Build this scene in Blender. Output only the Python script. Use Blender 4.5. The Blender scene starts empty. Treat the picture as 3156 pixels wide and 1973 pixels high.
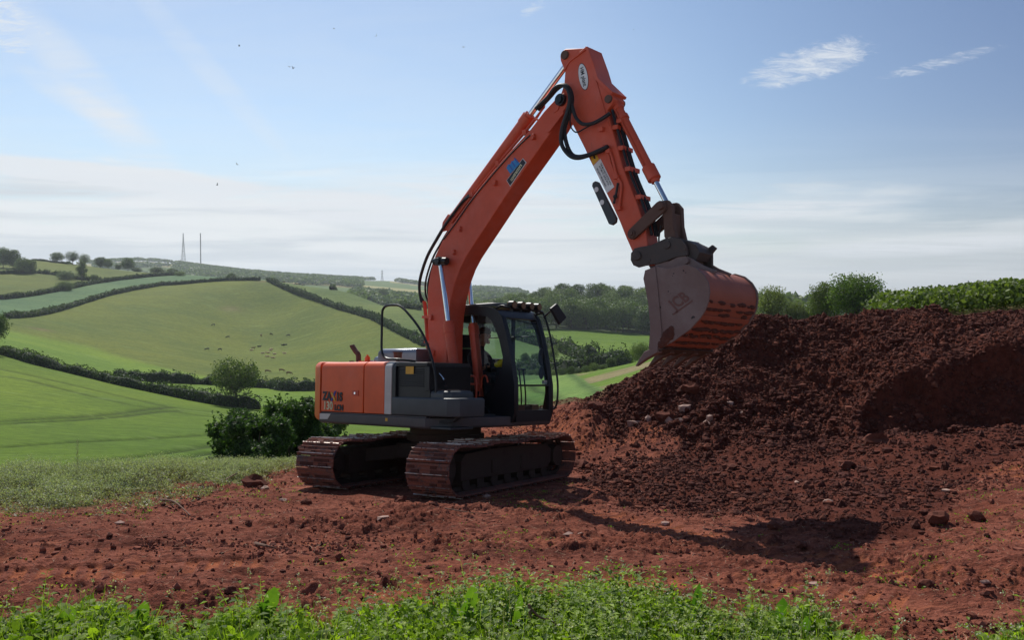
import bpy, math, random
import numpy as np
from mathutils import Vector, Matrix
D = bpy.data
SC = bpy.context.scene
COL = SC.collection
R = math.radians
PI = math.pi
rng = np.random.default_rng(7)
random.seed(7)

# ------------------------------------------------------------------ camera, sky, sun
FPX, CX, CY, HOR = 2820.0, 1578.0, 986.5, 900.0          # photograph: focal length, centre, eye level (px)
cam_d = D.cameras.new("camera")
cam = D.objects.new("camera", cam_d)
COL.objects.link(cam)
cam_d.sensor_width = 36.0
cam_d.lens = 36.0 * FPX / 3156.0
cam_d.clip_start = 0.1
cam_d.clip_end = 30000.0
cam.location = (0, 0, 0)
PITCH = math.atan((CY - HOR) / FPX)
cam.rotation_euler = (R(90) - PITCH, 0, 0)
SC.camera = cam
SC.view_settings.view_transform = 'Standard'
SC.view_settings.look = 'None'
SC.view_settings.exposure = 0.0
SC.view_settings.gamma = 1.0
SC.render.film_transparent = False

SUN_DIR = Vector((-0.2354, 0.6469, 0.7254)).normalized()   # azimuth -20, height 46.5 degrees, from the boom's shadow       # towards the sun
SUN_EL = math.asin(SUN_DIR.z)
SUN_AZ = math.atan2(SUN_DIR.x, SUN_DIR.y)
sl = D.lights.new("sun", 'SUN')
sl.energy = 4.9
sl.angle = R(0.55)
sl.color = (1.0, 0.955, 0.88)
sun = D.objects.new("sun", sl)
COL.objects.link(sun)
sun.rotation_euler = (-SUN_DIR).to_track_quat('-Z', 'Y').to_euler()

W = D.worlds.new("World")
SC.world = W
W.use_nodes = True
nt = W.node_tree
nt.nodes.clear()


def N(nt, typ, **kw):
    n = nt.nodes.new(typ)
    for k, v in kw.items():
        if k in n.inputs.keys():
            n.inputs[k].default_value = v
        else:
            setattr(n, k, v)
    return n


def L(nt, a, b):
    nt.links.new(a, b)


def M_(nt, op, a, b=None, c=None, clamp=False):
    n = nt.nodes.new('ShaderNodeMath')
    n.operation = op
    n.use_clamp = clamp
    for i, v in enumerate((a, b, c)):
        if v is None:
            continue
        if isinstance(v, (int, float)):
            n.inputs[i].default_value = v
        else:
            nt.links.new(v, n.inputs[i])
    return n.outputs[0]


def MIX(nt, fac, a, b, blend='MIX'):
    n = nt.nodes.new('ShaderNodeMix')
    n.data_type = 'RGBA'
    n.blend_type = blend
    for s, v in ((n.inputs[0], fac), (n.inputs[6], a), (n.inputs[7], b)):
        if isinstance(v, (int, float)):
            s.default_value = v
        elif isinstance(v, tuple):
            s.default_value = v if len(v) == 4 else v + (1,)
        else:
            nt.links.new(v, s)
    return n.outputs[2]


def SMOOTH(nt, x, lo, hi, a=0.0, b=1.0):
    n = nt.nodes.new('ShaderNodeMapRange')
    n.interpolation_type = 'SMOOTHSTEP'
    nt.links.new(x, n.inputs[0])
    n.inputs[1].default_value = lo
    n.inputs[2].default_value = hi
    n.inputs[3].default_value = a
    n.inputs[4].default_value = b
    return n.outputs[0]


sky = N(nt, 'ShaderNodeTexSky', sky_type='NISHITA')
sky.sun_disc = False
sky.sun_elevation = SUN_EL
sky.sun_rotation = SUN_AZ
sky.altitude = 100
sky.air_density = 1.0
sky.dust_density = 0.35
sky.ozone_density = 1.6
tc = N(nt, 'ShaderNodeTexCoord')
sx = N(nt, 'ShaderNodeSeparateXYZ')
L(nt, tc.outputs['Generated'], sx.inputs[0])
zc = M_(nt, 'MAXIMUM', sx.outputs[2], 0.0)


def cloudnoise(sc, rot, off, detail=6, rough=0.6, dist=0.4, curve=0.10):
    """noise on a cloud layer: the view direction met with a flat layer high above"""
    inv = M_(nt, 'DIVIDE', 1.0, M_(nt, 'ADD', zc, curve))
    px = M_(nt, 'MULTIPLY', sx.outputs[0], inv)
    py = M_(nt, 'MULTIPLY', sx.outputs[1], inv)
    cb = N(nt, 'ShaderNodeCombineXYZ')
    L(nt, px, cb.inputs[0])
    L(nt, py, cb.inputs[1])
    mp = N(nt, 'ShaderNodeMapping')
    mp.inputs['Rotation'].default_value = (0, 0, rot)
    mp.inputs['Scale'].default_value = sc
    mp.inputs['Location'].default_value = off
    L(nt, cb.outputs[0], mp.inputs[0])
    n = N(nt, 'ShaderNodeTexNoise', Scale=1.0, Detail=detail, Roughness=rough, Distortion=dist)
    L(nt, mp.outputs[0], n.inputs['Vector'])
    return n.outputs[0]


def patch(cxp, cyp, rx, ry, rot, soft=1.0):
    """soft elliptic window of sky around one direction (the clouds of the photograph have places)"""
    d = Vector(((cxp - CX) / FPX, 1.0, -(cyp - HOR) / FPX))
    az, el = math.atan2(d.x, d.y), math.atan2(d.z, math.hypot(d.x, d.y))
    a = M_(nt, 'SUBTRACT', M_(nt, 'ARCTAN2', sx.outputs[0], sx.outputs[1]), az)
    e = M_(nt, 'SUBTRACT', M_(nt, 'ARCSINE', sx.outputs[2]), el)
    c, s = math.cos(rot), math.sin(rot)
    u = M_(nt, 'MULTIPLY_ADD', a, c / rx, M_(nt, 'MULTIPLY', e, s / rx))
    v = M_(nt, 'MULTIPLY_ADD', e, c / ry, M_(nt, 'MULTIPLY', a, -s / ry))
    r2 = M_(nt, 'ADD', M_(nt, 'MULTIPLY', u, u), M_(nt, 'MULTIPLY', v, v))
    return SMOOTH(nt, r2, 0.0, 1.0 * soft, 1.0, 0.0)


# veil of thin cirrostratus towards the horizon, streaked and layered
nz = cloudnoise((0.34, 0.9, 1), 0.12, (3.1, 1.7, 0), 7, 0.62, 0.9, 0.035)
nz2 = cloudnoise((1.1, 2.2, 1), -0.25, (1.1, 4.2, 0), 8, 0.65, 0.6, 0.05)
low = SMOOTH(nt, sx.outputs[2], 0.03, 0.19, 1.0, 0.0)
side = SMOOTH(nt, sx.outputs[0], -0.3, 0.50, 1.0, 0.62)
veil = M_(nt, 'MULTIPLY', M_(nt, 'MULTIPLY', low, side), SMOOTH(nt, nz, 0.28, 0.58, 0.5, 0.9))
# streaks higher up on the left
s1 = M_(nt, 'MULTIPLY', patch(330, 330, 0.16, 0.028, -0.85, 1), 0.33)
s2 = M_(nt, 'MULTIPLY', patch(640, 210, 0.15, 0.016, -0.80, 1), 0.18)
s3 = M_(nt, 'MULTIPLY', patch(260, 320, 0.07, 0.016, -0.45, 1), 0.4)
s4 = M_(nt, 'MULTIPLY', patch(300, 540, 0.17, 0.014, -0.05, 1), 0.8)
s5 = M_(nt, 'MULTIPLY', patch(500, 300, 0.62, 0.34, 0.0, 1), 0.16)
streak = M_(nt, 'ADD', M_(nt, 'ADD', s1, s2), M_(nt, 'ADD', M_(nt, 'ADD', s3, s5), s4))
streak = M_(nt, 'MULTIPLY', streak, SMOOTH(nt, nz2, 0.3, 0.62, 0.55, 1.25))
# small broken clouds
nf = cloudnoise((16.0, 34.0, 1), 0.15, (0.4, 0.3, 0), 8, 0.74, 0.8, 0.25)
p1 = patch(2490, 200, 0.085, 0.024, 0.20, 1)
p2 = M_(nt, 'MULTIPLY', patch(2880, 200, 0.075, 0.008, 0.17, 1), 0.65)
p3 = patch(25, 80, 0.055, 0.030, -0.35, 1.3)
p4 = M_(nt, 'MULTIPLY', patch(1650, 25, 0.026, 0.011, 0.5, 1), 0.7)
p5 = M_(nt, 'MULTIPLY', patch(15, 280, 0.015, 0.006, 0, 1), 0.6)
pat = M_(nt, 'MAXIMUM', M_(nt, 'MAXIMUM', p1, p2), M_(nt, 'MAXIMUM', M_(nt, 'MAXIMUM', p3, p5), p4))
puff = SMOOTH(nt, M_(nt, 'ADD', nf, M_(nt, 'MULTIPLY', pat, 0.30)), 0.56, 0.98, 0.0, 0.9)
puff = M_(nt, 'MULTIPLY', puff, SMOOTH(nt, pat, 0.0, 0.45))
# wide streaks of mid-height cloud in the lower sky
m1 = M_(nt, 'MULTIPLY', patch(850, 620, 0.36, 0.022, -0.10, 1), 0.8)
m2 = M_(nt, 'MULTIPLY', patch(2350, 650, 0.17, 0.013, 0.03, 1), 0.8)
m3 = M_(nt, 'MULTIPLY', patch(2850, 760, 0.16, 0.012, 0.04, 1), 0.8)
m4 = M_(nt, 'MULTIPLY', patch(1450, 620, 0.22, 0.05, 0.0, 1), 0.6)
mid = M_(nt, 'ADD', M_(nt, 'ADD', m1, m2), M_(nt, 'ADD', m3, m4))
mid = M_(nt, 'MULTIPLY', mid, SMOOTH(nt, nz2, 0.34, 0.6, 0.4, 1.2))
# the soft white bank lying over the hills: blobs in bearing and height
cbk = N(nt, 'ShaderNodeCombineXYZ')
azn = M_(nt, 'ARCTAN2', sx.outputs[0], sx.outputs[1])
eln = M_(nt, 'ARCSINE', sx.outputs[2])
L(nt, M_(nt, 'MULTIPLY', azn, 4.2), cbk.inputs[0])
L(nt, M_(nt, 'MULTIPLY', eln, 30.0), cbk.inputs[1])
nbk = N(nt, 'ShaderNodeTexNoise', Scale=1.0, Detail=9, Roughness=0.56, Distortion=0.35)
L(nt, cbk.outputs[0], nbk.inputs['Vector'])
lim = M_(nt, 'MULTIPLY_ADD', azn, -0.045, 0.098)             # the bank's upper edge sinks to the right
bank = SMOOTH(nt, M_(nt, 'ADD', nbk.outputs[0], M_(nt, 'MULTIPLY', M_(nt, 'SUBTRACT', lim, eln), 4.2)), 0.44, 0.66, 0.0, 0.95)
bank = M_(nt, 'MULTIPLY', bank, SMOOTH(nt, azn, -0.1, 0.62, 1.0, 0.45))
cbk2 = N(nt, 'ShaderNodeCombineXYZ')
L(nt, M_(nt, 'MULTIPLY', azn, 2.6), cbk2.inputs[0])
L(nt, M_(nt, 'MULTIPLY', eln, 42.0), cbk2.inputs[1])
nbk2 = N(nt, 'ShaderNodeTexNoise', Scale=1.0, Detail=6, Roughness=0.5, Distortion=0.5)
L(nt, cbk2.outputs[0], nbk2.inputs['Vector'])
high = M_(nt, 'MULTIPLY', M_(nt, 'MAXIMUM', M_(nt, 'ADD', streak, mid, clamp=True), puff), 0.92)
# cloud brightness: grey undersides in bands
cg = MIX(nt, SMOOTH(nt, nz, 0.40, 0.60), (5.5, 6.1, 6.8), (8.4, 8.8, 9.2))
skb = MIX(nt, 1.0, sky.outputs[0], (1.19, 1.22, 1.24), 'MULTIPLY')
skb = MIX(nt, 1.0, skb, MIX(nt, SMOOTH(nt, sx.outputs[0], -0.05, 0.62), (1, 1, 1), (0.56, 0.56, 0.66)), 'MULTIPLY')
skc = MIX(nt, M_(nt, 'MULTIPLY', veil, 0.72, clamp=True), skb, cg)
bcol = MIX(nt, SMOOTH(nt, nbk2.outputs[0], 0.38, 0.58), (6.9, 7.5, 8.1), (9.5, 9.8, 10.0))
skc = MIX(nt, bank, skc, bcol)
skc = MIX(nt, high, skc, (8.9, 9.3, 9.8))
bg = N(nt, 'ShaderNodeBackground', Strength=0.088)
L(nt, skc, bg.inputs[0])
out = N(nt, 'ShaderNodeOutputWorld')
L(nt, bg.outputs[0], out.inputs[0])
# ------------------------------------------------------------------ terrain height
GX, GY, EYE = -0.007, -0.095, 1.631


def plane_z(x, y):
    return -EYE + GX * x + GY * y


CP = []                                                   # (u px, distance, v px) of ground seen or inferred


def cp(u, d, v=None):
    x = (u - CX) / FPX * d
    z = plane_z(x, d) if v is None else -(v - HOR) / FPX * d
    CP.append(((u - CX) / FPX, math.log(d), (z - plane_z(x, d)) / d))


for u in (-3400, -1800, -900, -200, 450, 1100, 1600):
    for d in (1.2, 2.2, 4, 6.5, 9.5, 12):
        cp(u, d)
for u in (1800, 2300, 2800, 3400, 5200):
    for d in (1.2, 2.5, 4.2):
        cp(u, d)
for u, d in ((900, 14), (900, 16.5), (1150, 14), (1150, 17.5), (1400, 14), (1400, 17.8), (1600, 13.5), (1600, 15.5), (1740, 14.5), (1750, 12.5),
             (1785, 11.5), (500, 14), (200, 13), (700, 15.8)):
    cp(u, d)
CPT = [
 # left bank, field edge and near field
 (-900,13,1530),(-900,17,1560),(-900,30,1560),(-900,60,1420),(-900,120,1230),(-900,230,1060),
 (0,14.5,1497),(0,18,1525),(0,24,1535),(0,30,1515),(0,45,1455),(0,75,1350),(0,120,1240),(0,180,1140),(0,230,1090),
 (450,15,1482),(450,19,1515),(450,30,1525),(450,45,1460),(450,75,1375),(450,120,1295),(450,200,1208),
 (800,17.5,1450),(800,22,1500),(800,30,1510),(800,45,1460),(800,75,1390),(800,120,1315),(800,190,1262),
 (1200,18.3,1400),(1200,21,1440),(1200,30,1460),(1200,50,1420),(1200,100,1330),(1200,190,1270),(1450,18.2,1345),(1450,20,1345),(1450,24,1420),(1450,50,1400),(1450,100,1330),(1450,180,1250),
 # beyond the near hedge
 (0,330,1040),(0,450,983),(0,600,922),(0,750,852),(0,900,815),
 (-900,450,970),(-900,700,880),(-900,900,830),(110,950,803),(300,260,1160),(300,380,1100),(300,520,1000),(300,640,922),(300,760,870),(300,860,842),(300,930,824),
 (560,280,1182),(560,420,1110),(560,560,1015),(560,680,925),(560,780,873),(560,840,852),(560,900,846),
 (810,290,1194),(810,430,1140),(810,560,1070),(810,690,960),(810,790,864),
 (1030,270,1200),(1030,400,1130),(1030,530,1040),(1030,640,955),(1030,720,896),
 (1300,260,1200),(1300,350,1130),(1300,430,1067),(1300,520,1000),(1300,600,948),
 (1450,400,1080),(1450,600,990),
 # backs of the hills, valleys behind
 (0,1200,850),(300,1150,870),(560,1050,885),(810,930,890),(1030,850,920),(1300,720,985),
 (0,1900,880),(560,1600,885),(1000,1250,915),(1300,1100,965),(560,2300,845),(900,1900,880),(1100,1900,890),(1300,1700,925),
 (0,3000,835),(300,3000,812),(450,3000,806),(600,3000,822),(700,3000,835),(850,3000,850),(1000,3000,858),(1150,3000,866),(1200,3000,866),(1300,3000,880),(1400,3000,890),(1500,3000,893),(1600,3000,900),
 (1480,2300,908),(1480,1800,925),(1480,1200,955),(1600,2300,912),
 (-900,3000,850),(-900,1900,880),
 # right of the machine: near field, valley, wooded hill
 (1650,19,1300),(1650,20.5,1262),(1650,24,1340),(1650,60,1330),(1650,100,1265),(1650,150,1215),(1650,215,1172),
 (1850,19,1224),(1850,23,1330),(1850,60,1300),(1850,95,1240),(1850,150,1180),(1850,215,1140),
 (1980,30,1280),(1980,80,1200),(1980,150,1140),(1980,210,1113),
 (1650,240,1160),(1650,300,1135),(1650,380,1085),(1650,470,1045),(1650,560,1014),(1650,700,965),(1650,820,930),(1650,1000,935),
 (1850,240,1140),(1850,320,1120),(1850,400,1085),(1850,560,1021),(1850,700,955),(1850,820,915),(1850,1000,930),
 (1500,560,1015),(1500,800,950),(1980,260,1118),(1980,340,1095),(1980,560,1030),(1980,800,925),
 (2400,150,1010),(2400,300,1030),(2400,600,990),(2400,1500,965),(2400,3000,950),(2000,1500,950),(2000,3000,935),
 (2400,60,1030),(2400,34,1040),(2750,60,985),(2750,150,1000),(2750,600,985),(2750,3000,955),
 (3156,60,925),(3156,150,960),(3156,600,975),(3156,3000,955),(3156,30,940),(3156,26,957),(2800,30,975),(2950,45,950),
 (4400,30,900),(4400,100,930),(4400,3000,930),(5200,12,1180),(5200,20,960),(5200,600,960),
 # far
 (-900,6500,860),(300,6500,855),(1300,6500,895),(2400,6500,925),(4400,6500,925),(600,4500,850),(1500,4500,900),(2400,4500,930),
 # berm behind the machine
 (1700,16.6,1420),(1700,18,1345),(1700,19.2,1262),(1700,20.5,1250),
 (1800,15.8,1452),(1800,16.8,1400),(1800,17.4,1330),(1800,18,1275),(1800,18.8,1240),
 (1900,10.6,None),(1900,12.5,None),(1900,15,1462),(1900,16.3,1408),(1900,17.3,1340),(1900,18.2,1265),(1900,19.3,1203),(1900,21,1235),
 (1830,12.2,None),(1830,14,None),
 # spoil heap, row by row (None: on the plane of the trodden ground)
 (2000,10,None),(2000,12,1546),(2000,14,1470),(2000,16,1395),(2000,17.3,1325),(2000,18.3,1240),(2000,19.5,1150),(2000,21,1170),(2000,25,1230),
 (2150,10,None),(2150,12,1544),(2150,14,1465),(2150,16,1385),(2150,17.2,1310),(2150,18.2,1210),(2150,19.2,1110),(2150,20,1072),(2150,22,1100),
 (2300,9.5,None),(2300,12,1540),(2300,14,1460),(2300,15.8,1380),(2300,17,1312),(2300,18,1210),(2300,19,1100),(2300,20.3,985),(2300,22,1010),(2300,25,1040),
 (2450,9,None),(2450,12,1535),(2450,14,1450),(2450,16,1370),(2450,17.2,1290),(2450,18.2,1190),(2450,19.3,1080),(2450,20.6,982),(2450,23,1010),
 (2600,5.6,None),(2600,7.2,None),(2600,8.6,None),(2600,10,1615),(2600,12,1520),(2600,14,1440),(2600,16,1360),(2600,17.2,1280),(2600,18.2,1180),(2600,19.3,1075),(2600,20.6,990),(2600,23,1015),
 (2750,8.4,None),(2750,10,1600),(2750,12,1500),(2750,14,1410),(2750,15.5,1345),(2750,16.3,1300),(2750,16.8,1210),(2750,17.6,1140),(2750,19,1050),(2750,20.8,977),(2750,23,992),
 (2900,5.5,None),(2900,6.9,None),(2900,8,1735),(2900,10,1590),(2900,12,1480),(2900,14,1390),(2900,15.5,1335),(2900,16.3,1300),(2900,16.8,1180),(2900,18,1090),(2900,20.5,966),(2900,23,980),
 (3100,5.3,None),(3100,6.8,None),(3100,8,1720),(3100,10,1560),(3100,12,1450),(3100,14,1370),(3100,15.5,1325),(3100,16.4,1290),(3100,16.9,1150),(3100,18.5,1050),(3100,21,952),(3100,23.5,962),
 (3400,5.0,None),(3400,7,None),(3400,10,1530),(3400,12,1430),(3400,14,1350),(3400,16,1300),(3400,17,1140),(3400,19,1020),(3400,21.5,940),(3400,24,945),
]
for t in CPT:
    cp(*t)
CPA = np.array(CP)
SA = 1.6                                                  # weight of the sideways axis against ln(distance)


def _K(a0, b0, a1, b1):
    r2 = ((a0[:, None] - a1[None]) * SA) ** 2 + (b0[:, None] - b1[None]) ** 2 + 1e-4
    return r2 * np.log(r2) * 0.5


_n = len(CPA)
_A = np.zeros((_n + 3, _n + 3))
_A[:_n, :_n] = _K(CPA[:, 0], CPA[:, 1], CPA[:, 0], CPA[:, 1]) + np.eye(_n) * 3e-5
_P = np.stack([np.ones(_n), CPA[:, 0], CPA[:, 1]], 1)
_A[:_n, _n:] = _P
_A[_n:, :_n] = _P.T
_w = np.linalg.solve(_A, np.concatenate([CPA[:, 2], [0, 0, 0]]))


def hash2(ix, iy, seed):
    h = (ix * 374761393 + iy * 668265263 + seed * 974634777) & 0xFFFFFFFF
    h = ((h ^ (h >> 13)) * 1274126177) & 0xFFFFFFFF
    h = h ^ (h >> 16)
    return (h & 0xFFFF) / 65535.0


def vnoise(x, y, seed=0):
    ix = np.floor(x).astype(np.int64)
    iy = np.floor(y).astype(np.int64)
    fx = x - ix
    fy = y - iy
    fx = fx * fx * (3 - 2 * fx)
    fy = fy * fy * (3 - 2 * fy)
    a = hash2(ix, iy, seed)
    b = hash2(ix + 1, iy, seed)
    c = hash2(ix, iy + 1, seed)
    d = hash2(ix + 1, iy + 1, seed)
    return (a * (1 - fx) + b * fx) * (1 - fy) + (c * (1 - fx) + d * fx) * fy - 0.5


def fbm(x, y, octv=4, seed=0, gain=0.55):
    s = 0
    a = 1.0
    for i in range(octv):
        s = s + a * vnoise(x * 2 ** i + 17.3 * i, y * 2 ** i - 9.1 * i, seed + i)
        a *= gain
    return s


def hash3(ix, iy, iz, seed):
    h = (ix * 374761393 + iy * 668265263 + iz * 2147483647 + iz * 69069 + seed * 974634777) & 0xFFFFFFFF
    h = ((h ^ (h >> 13)) * 1274126177) & 0xFFFFFFFF
    h = ((h ^ (h >> 15)) * 2246822519) & 0xFFFFFFFF
    return ((h ^ (h >> 16)) & 0xFFFF) / 65535.0


def vnoise3(x, y, z, seed=0):
    ix, iy, iz = (np.floor(a).astype(np.int64) for a in (x, y, z))
    fx, fy, fz = x - ix, y - iy, z - iz
    fx, fy, fz = (a * a * (3 - 2 * a) for a in (fx, fy, fz))
    r = 0
    for i in (0, 1):
        for j in (0, 1):
            for k in (0, 1):
                r = r + hash3(ix + i, iy + j, iz + k, seed) * (fx if i else 1 - fx) * (fy if j else 1 - fy) * (fz if k else 1 - fz)
    return r - 0.5


def fbm3(x, y, z, octv=3, seed=0, gain=0.55):
    s = 0
    a = 1.0
    for i in range(octv):
        f = 2.0 ** i
        s = s + a * vnoise3(x * f + 17.3 * i, y * f - 9.1 * i, z * f + 5.7 * i, seed + i)
        a *= gain
    return s


TOE = np.array([(-4000, 12.2), (-200, 13.2), (450, 14.6), (700, 15.6), (900, 16.8), (1150, 17.6), (1450, 17.4), (1650, 15.9), (1740, 15.6), (1790, 15.0), (1830, 14.0), (1900, 12.6), (2000, 11.3), (2150, 11.0), (2300, 10.4),
                (2450, 9.8), (2600, 9.1), (2750, 8.5), (2870, 7.6), (3000, 6.9), (3300, 6.6), (6500, 6.2)])


def base_h(x, y):
    x = np.asarray(x, float)
    y = np.asarray(y, float)
    sh = x.shape
    xf, yf = x.ravel(), np.maximum(y.ravel(), 1.0)
    out = np.empty(len(xf))
    for i in range(0, len(xf), 60000):
        a = xf[i:i + 60000] / yf[i:i + 60000]
        b = np.log(yf[i:i + 60000])
        r = _K(a, b, CPA[:, 0], CPA[:, 1]) @ _w[:_n] + _w[_n] + _w[_n + 1] * a + _w[_n + 2] * b
        toe = np.interp(CX + FPX * a, TOE[:, 0], TOE[:, 1])
        e_ = yf[i:i + 60000] - toe
        r = r * (np.clip((e_ + 0.25) / 0.75, 0, 1) ** 2 * (3 - 2 * np.clip((e_ + 0.25) / 0.75, 0, 1)))
        out[i:i + 60000] = plane_z(xf[i:i + 60000], yf[i:i + 60000]) + r * yf[i:i + 60000]
    return out.reshape(sh)


def sstep(x, a, b):
    t = np.clip((x - a) / (b - a), 0, 1)
    return t * t * (3 - 2 * t)


# the machine's own frame: F forward along the boom, Lf to its left, U up
MO = Vector((-1.052, 14.262, -2.9785))
MF = Vector((0.74317, -0.66658, 0.05812))
MR = Vector((-0.66907, -0.73941, 0.07493))
MU = Vector((0.00697, 0.09457, 0.99549))
TRK_A = R(90 - 30.278 + 42.141)                           # tracks against the upper body


def flat_mask(x, y):
    """1 where the machine stands (ground kept even there)"""
    dx, dy = x - MO.x, y - MO.y
    a = R(30.278)
    f = dx * math.sin(a) + dy * math.cos(a)
    r = dx * math.cos(a) - dy * math.sin(a)
    return (1 - sstep(np.abs(f), 1.9, 2.6)) * (1 - sstep(np.abs(r), 1.35, 1.9))


def heap_mask(x, y, zb):
    """1 on freshly dug loose soil, 0 on trodden ground"""
    n = fbm(x * 0.9, y * 0.9, 3, 31)
    u = CX + FPX * x / y
    e = y - ycurve(FRESH, x / y) + n * 0.9
    back = 1 - sstep(y + n * 1.5, 14.4, 15.4) * (1 - sstep(u + n * 160, 2010, 2110)) * (1 - sstep(y + n, 16.9, 17.4) * sstep(u, 1840, 1900))
    m = sstep(e + fbm(x * 2.6, y * 2.6, 3, 731) * 0.9, -0.7, 0.9)
    return m * sstep(u + n * 60, 1740, 1800) * np.maximum(back, 0.36) * (1 - sstep(y, 24, 27))


def scoops(x, y):
    """the two bites dug out of the heap on the right"""
    d = 0
    for cx_, cy_, rx, ry, dep in ((7.1, 16.35, 0.95, 0.7, 0.45), (8.9, 16.5, 1.25, 0.75, 0.5)):
        r = np.sqrt(((x - cx_ - 0.25 * (y - cy_)) / rx) ** 2 + ((y - cy_) / ry) ** 2) + fbm(x * 1.7, y * 1.7, 3, 77) * 0.25
        d = np.maximum(d, dep * (1 - sstep(r, 0.72, 1.05)))
    return d


PATHS = []                                                # worn tracks left by the machine (world polylines, width)


def seg_dist(x, y, pts):
    best = np.full(x.shape, 1e9)
    along = np.zeros(x.shape)
    acc = 0
    for (x0, y0), (x1, y1) in zip(pts[:-1], pts[1:]):
        dx, dy = x1 - x0, y1 - y0
        l = math.hypot(dx, dy)
        t = np.clip(((x - x0) * dx + (y - y0) * dy) / l / l, 0, 1)
        dd = np.hypot(x - x0 - t * dx, y - y0 - t * dy)
        m = dd < best
        best = np.where(m, dd, best)
        along = np.where(m, acc + t * l, along)
        acc += l
    return best, along


def gp(u, v, d0=3.0, d1=6000.0):
    """where the line of sight of photograph pixel (u, v) first meets the ground (used for surveying the fields)"""
    d = np.exp(np.linspace(math.log(d0), math.log(d1), 700))
    z = base_h((u - CX) / FPX * d, d)
    s = -(v - HOR) / FPX * d
    i = np.nonzero(z >= s)[0]
    i = i[0] if len(i) else len(d) - 1
    return Vector(((u - CX) / FPX * d[i], d[i], float(base_h(np.array([(u - CX) / FPX * d[i]]), np.array([d[i]]))[0])))


def gpl(pts, d0=3.0, d1=6000.0):
    return [gp(u, v, d0, d1) for u, v in pts]


def pl2(pts, *a):
    return [(p.x, p.y) for p in gpl(pts, *a)]


def ycurve(P, a):
    """distance of boundary P at view slope a = x/y"""
    aa = np.array([p[0] / p[1] for p in P])
    yy = np.array([p[1] for p in P])
    o = np.argsort(aa)
    return np.interp(a, aa[o], yy[o])


FRESH = pl2([(1690, 1420), (1760, 1500), (1850, 1545), (2050, 1575), (2300, 1622), (2576, 1672), (2750, 1680), (2900, 1600), (3000, 1500), (3100, 1420), (3400, 1360), (5000, 1330)], 4)
PATHS = [(pl2([(-300, 1745), (450, 1705), (1000, 1665), (1500, 1648)], 5), 0.22, 0), (pl2([(-300, 1800), (400, 1760), (1000, 1735)], 5), 0.2, 6),
         (pl2([(900, 1890), (1500, 1790), (2300, 1800), (2800, 1870)], 4), 0.3, 1),
         (pl2([(1350, 1520), (1800, 1590), (2300, 1690), (2800, 1780), (3300, 1830)], 5), 0.34, 2),
         (pl2([(1500, 1352), (1650, 1330), (1800, 1345), (2080, 1352)], 12), 0.42, 3), (pl2([(1480, 1325), (1650, 1300), (1800, 1318), (2000, 1335)], 12), 0.35, 7),
         (pl2([(3300, 1480), (2900, 1430), (2600, 1370)], 5), 0.35, 4)]


def site_detail(x, y, zb):
    """lumps, ruts and clods of the dug ground; returns height offset, heap mask, rut mask"""
    hm = heap_mask(x, y, zb)
    fm = flat_mask(x, y)
    site = 1 - sstep(y, 23, 25.5)
    n1 = fbm(x * 1.1, y * 1.1, 3, 3)
    n2 = fbm(x * 3.6, y * 3.6, 3, 11)
    n3 = fbm(x * 9.0, y * 9.0, 3, 23)
    n4 = fbm(x * 26.0, y * 26.0, 2, 41)
    lump = np.maximum(fbm(x * 5.2, y * 5.2, 2, 57), 0)
    far_ = sstep(y, 14.5, 18)
    n0 = fbm(x * 0.42, y * 0.42, 3, 611)
    ridge_ = 0.5 - np.abs(fbm(x * 0.75 + 0.3 * y, y * 0.5, 3, 621))
    h = hm * (n1 * 0.16 + far_ * (n0 * 0.40 + (ridge_ - 0.36) * 0.40))
    crumb = sstep(fbm(x * 0.55, y * 0.9, 3, 421), -0.12, 0.2)
    h = h + (1 - hm) * (n1 * 0.06 + n2 * 0.04 + (0.35 + crumb) * (n3 * 0.042 + n4 * 0.026 + lump * 0.06))
    drag = fbm(x * 0.9 + y * 0.25, y * 5.5, 4, 701)
    h = h + (1 - hm) * (drag * 0.035 + np.maximum(fbm(x * 2.2 + y, y * 11.0, 3, 711), 0) * 0.03)
    rut = np.zeros(x.shape)
    for pts, w, k in PATHS:
        dd, al = seg_dist(x, y, pts)
        dd = dd + fbm(x * 1.3, y * 1.3, 2, 90 + k) * 0.12
        m = (1 - sstep(dd, w * 0.8, w * 1.1))
        broken = sstep(fbm(x * 1.1, y * 1.1, 3, 70 + k), -0.12, 0.1)
        m = m * (0.25 + 0.75 * broken) * (1 - hm)
        tooth = np.abs(((al / 0.19) % 1.0) - 0.5) * 2
        h = h * (1 - 0.55 * m) - m * (0.02 + 0.018 * sstep(tooth, 0.35, 0.65)) * (1 - hm * 0.7)
        rut = np.maximum(rut, m * sstep(tooth, 0.3, 0.6))
    h = h * (1 - fm) * site - scoops(x, y) - fm * 0.012
    return h, hm * site, rut * site


def full_h(x, y):
    zb = base_h(x, y)
    near = y < 26
    if near.any():
        h, _, _ = site_detail(x[near], y[near], zb[near])
        zb = zb.copy()
        zb[near] += h
    return zb


def ground_at(x, y):
    return float(full_h(np.array([float(x)]), np.array([float(y)]))[0])


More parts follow.
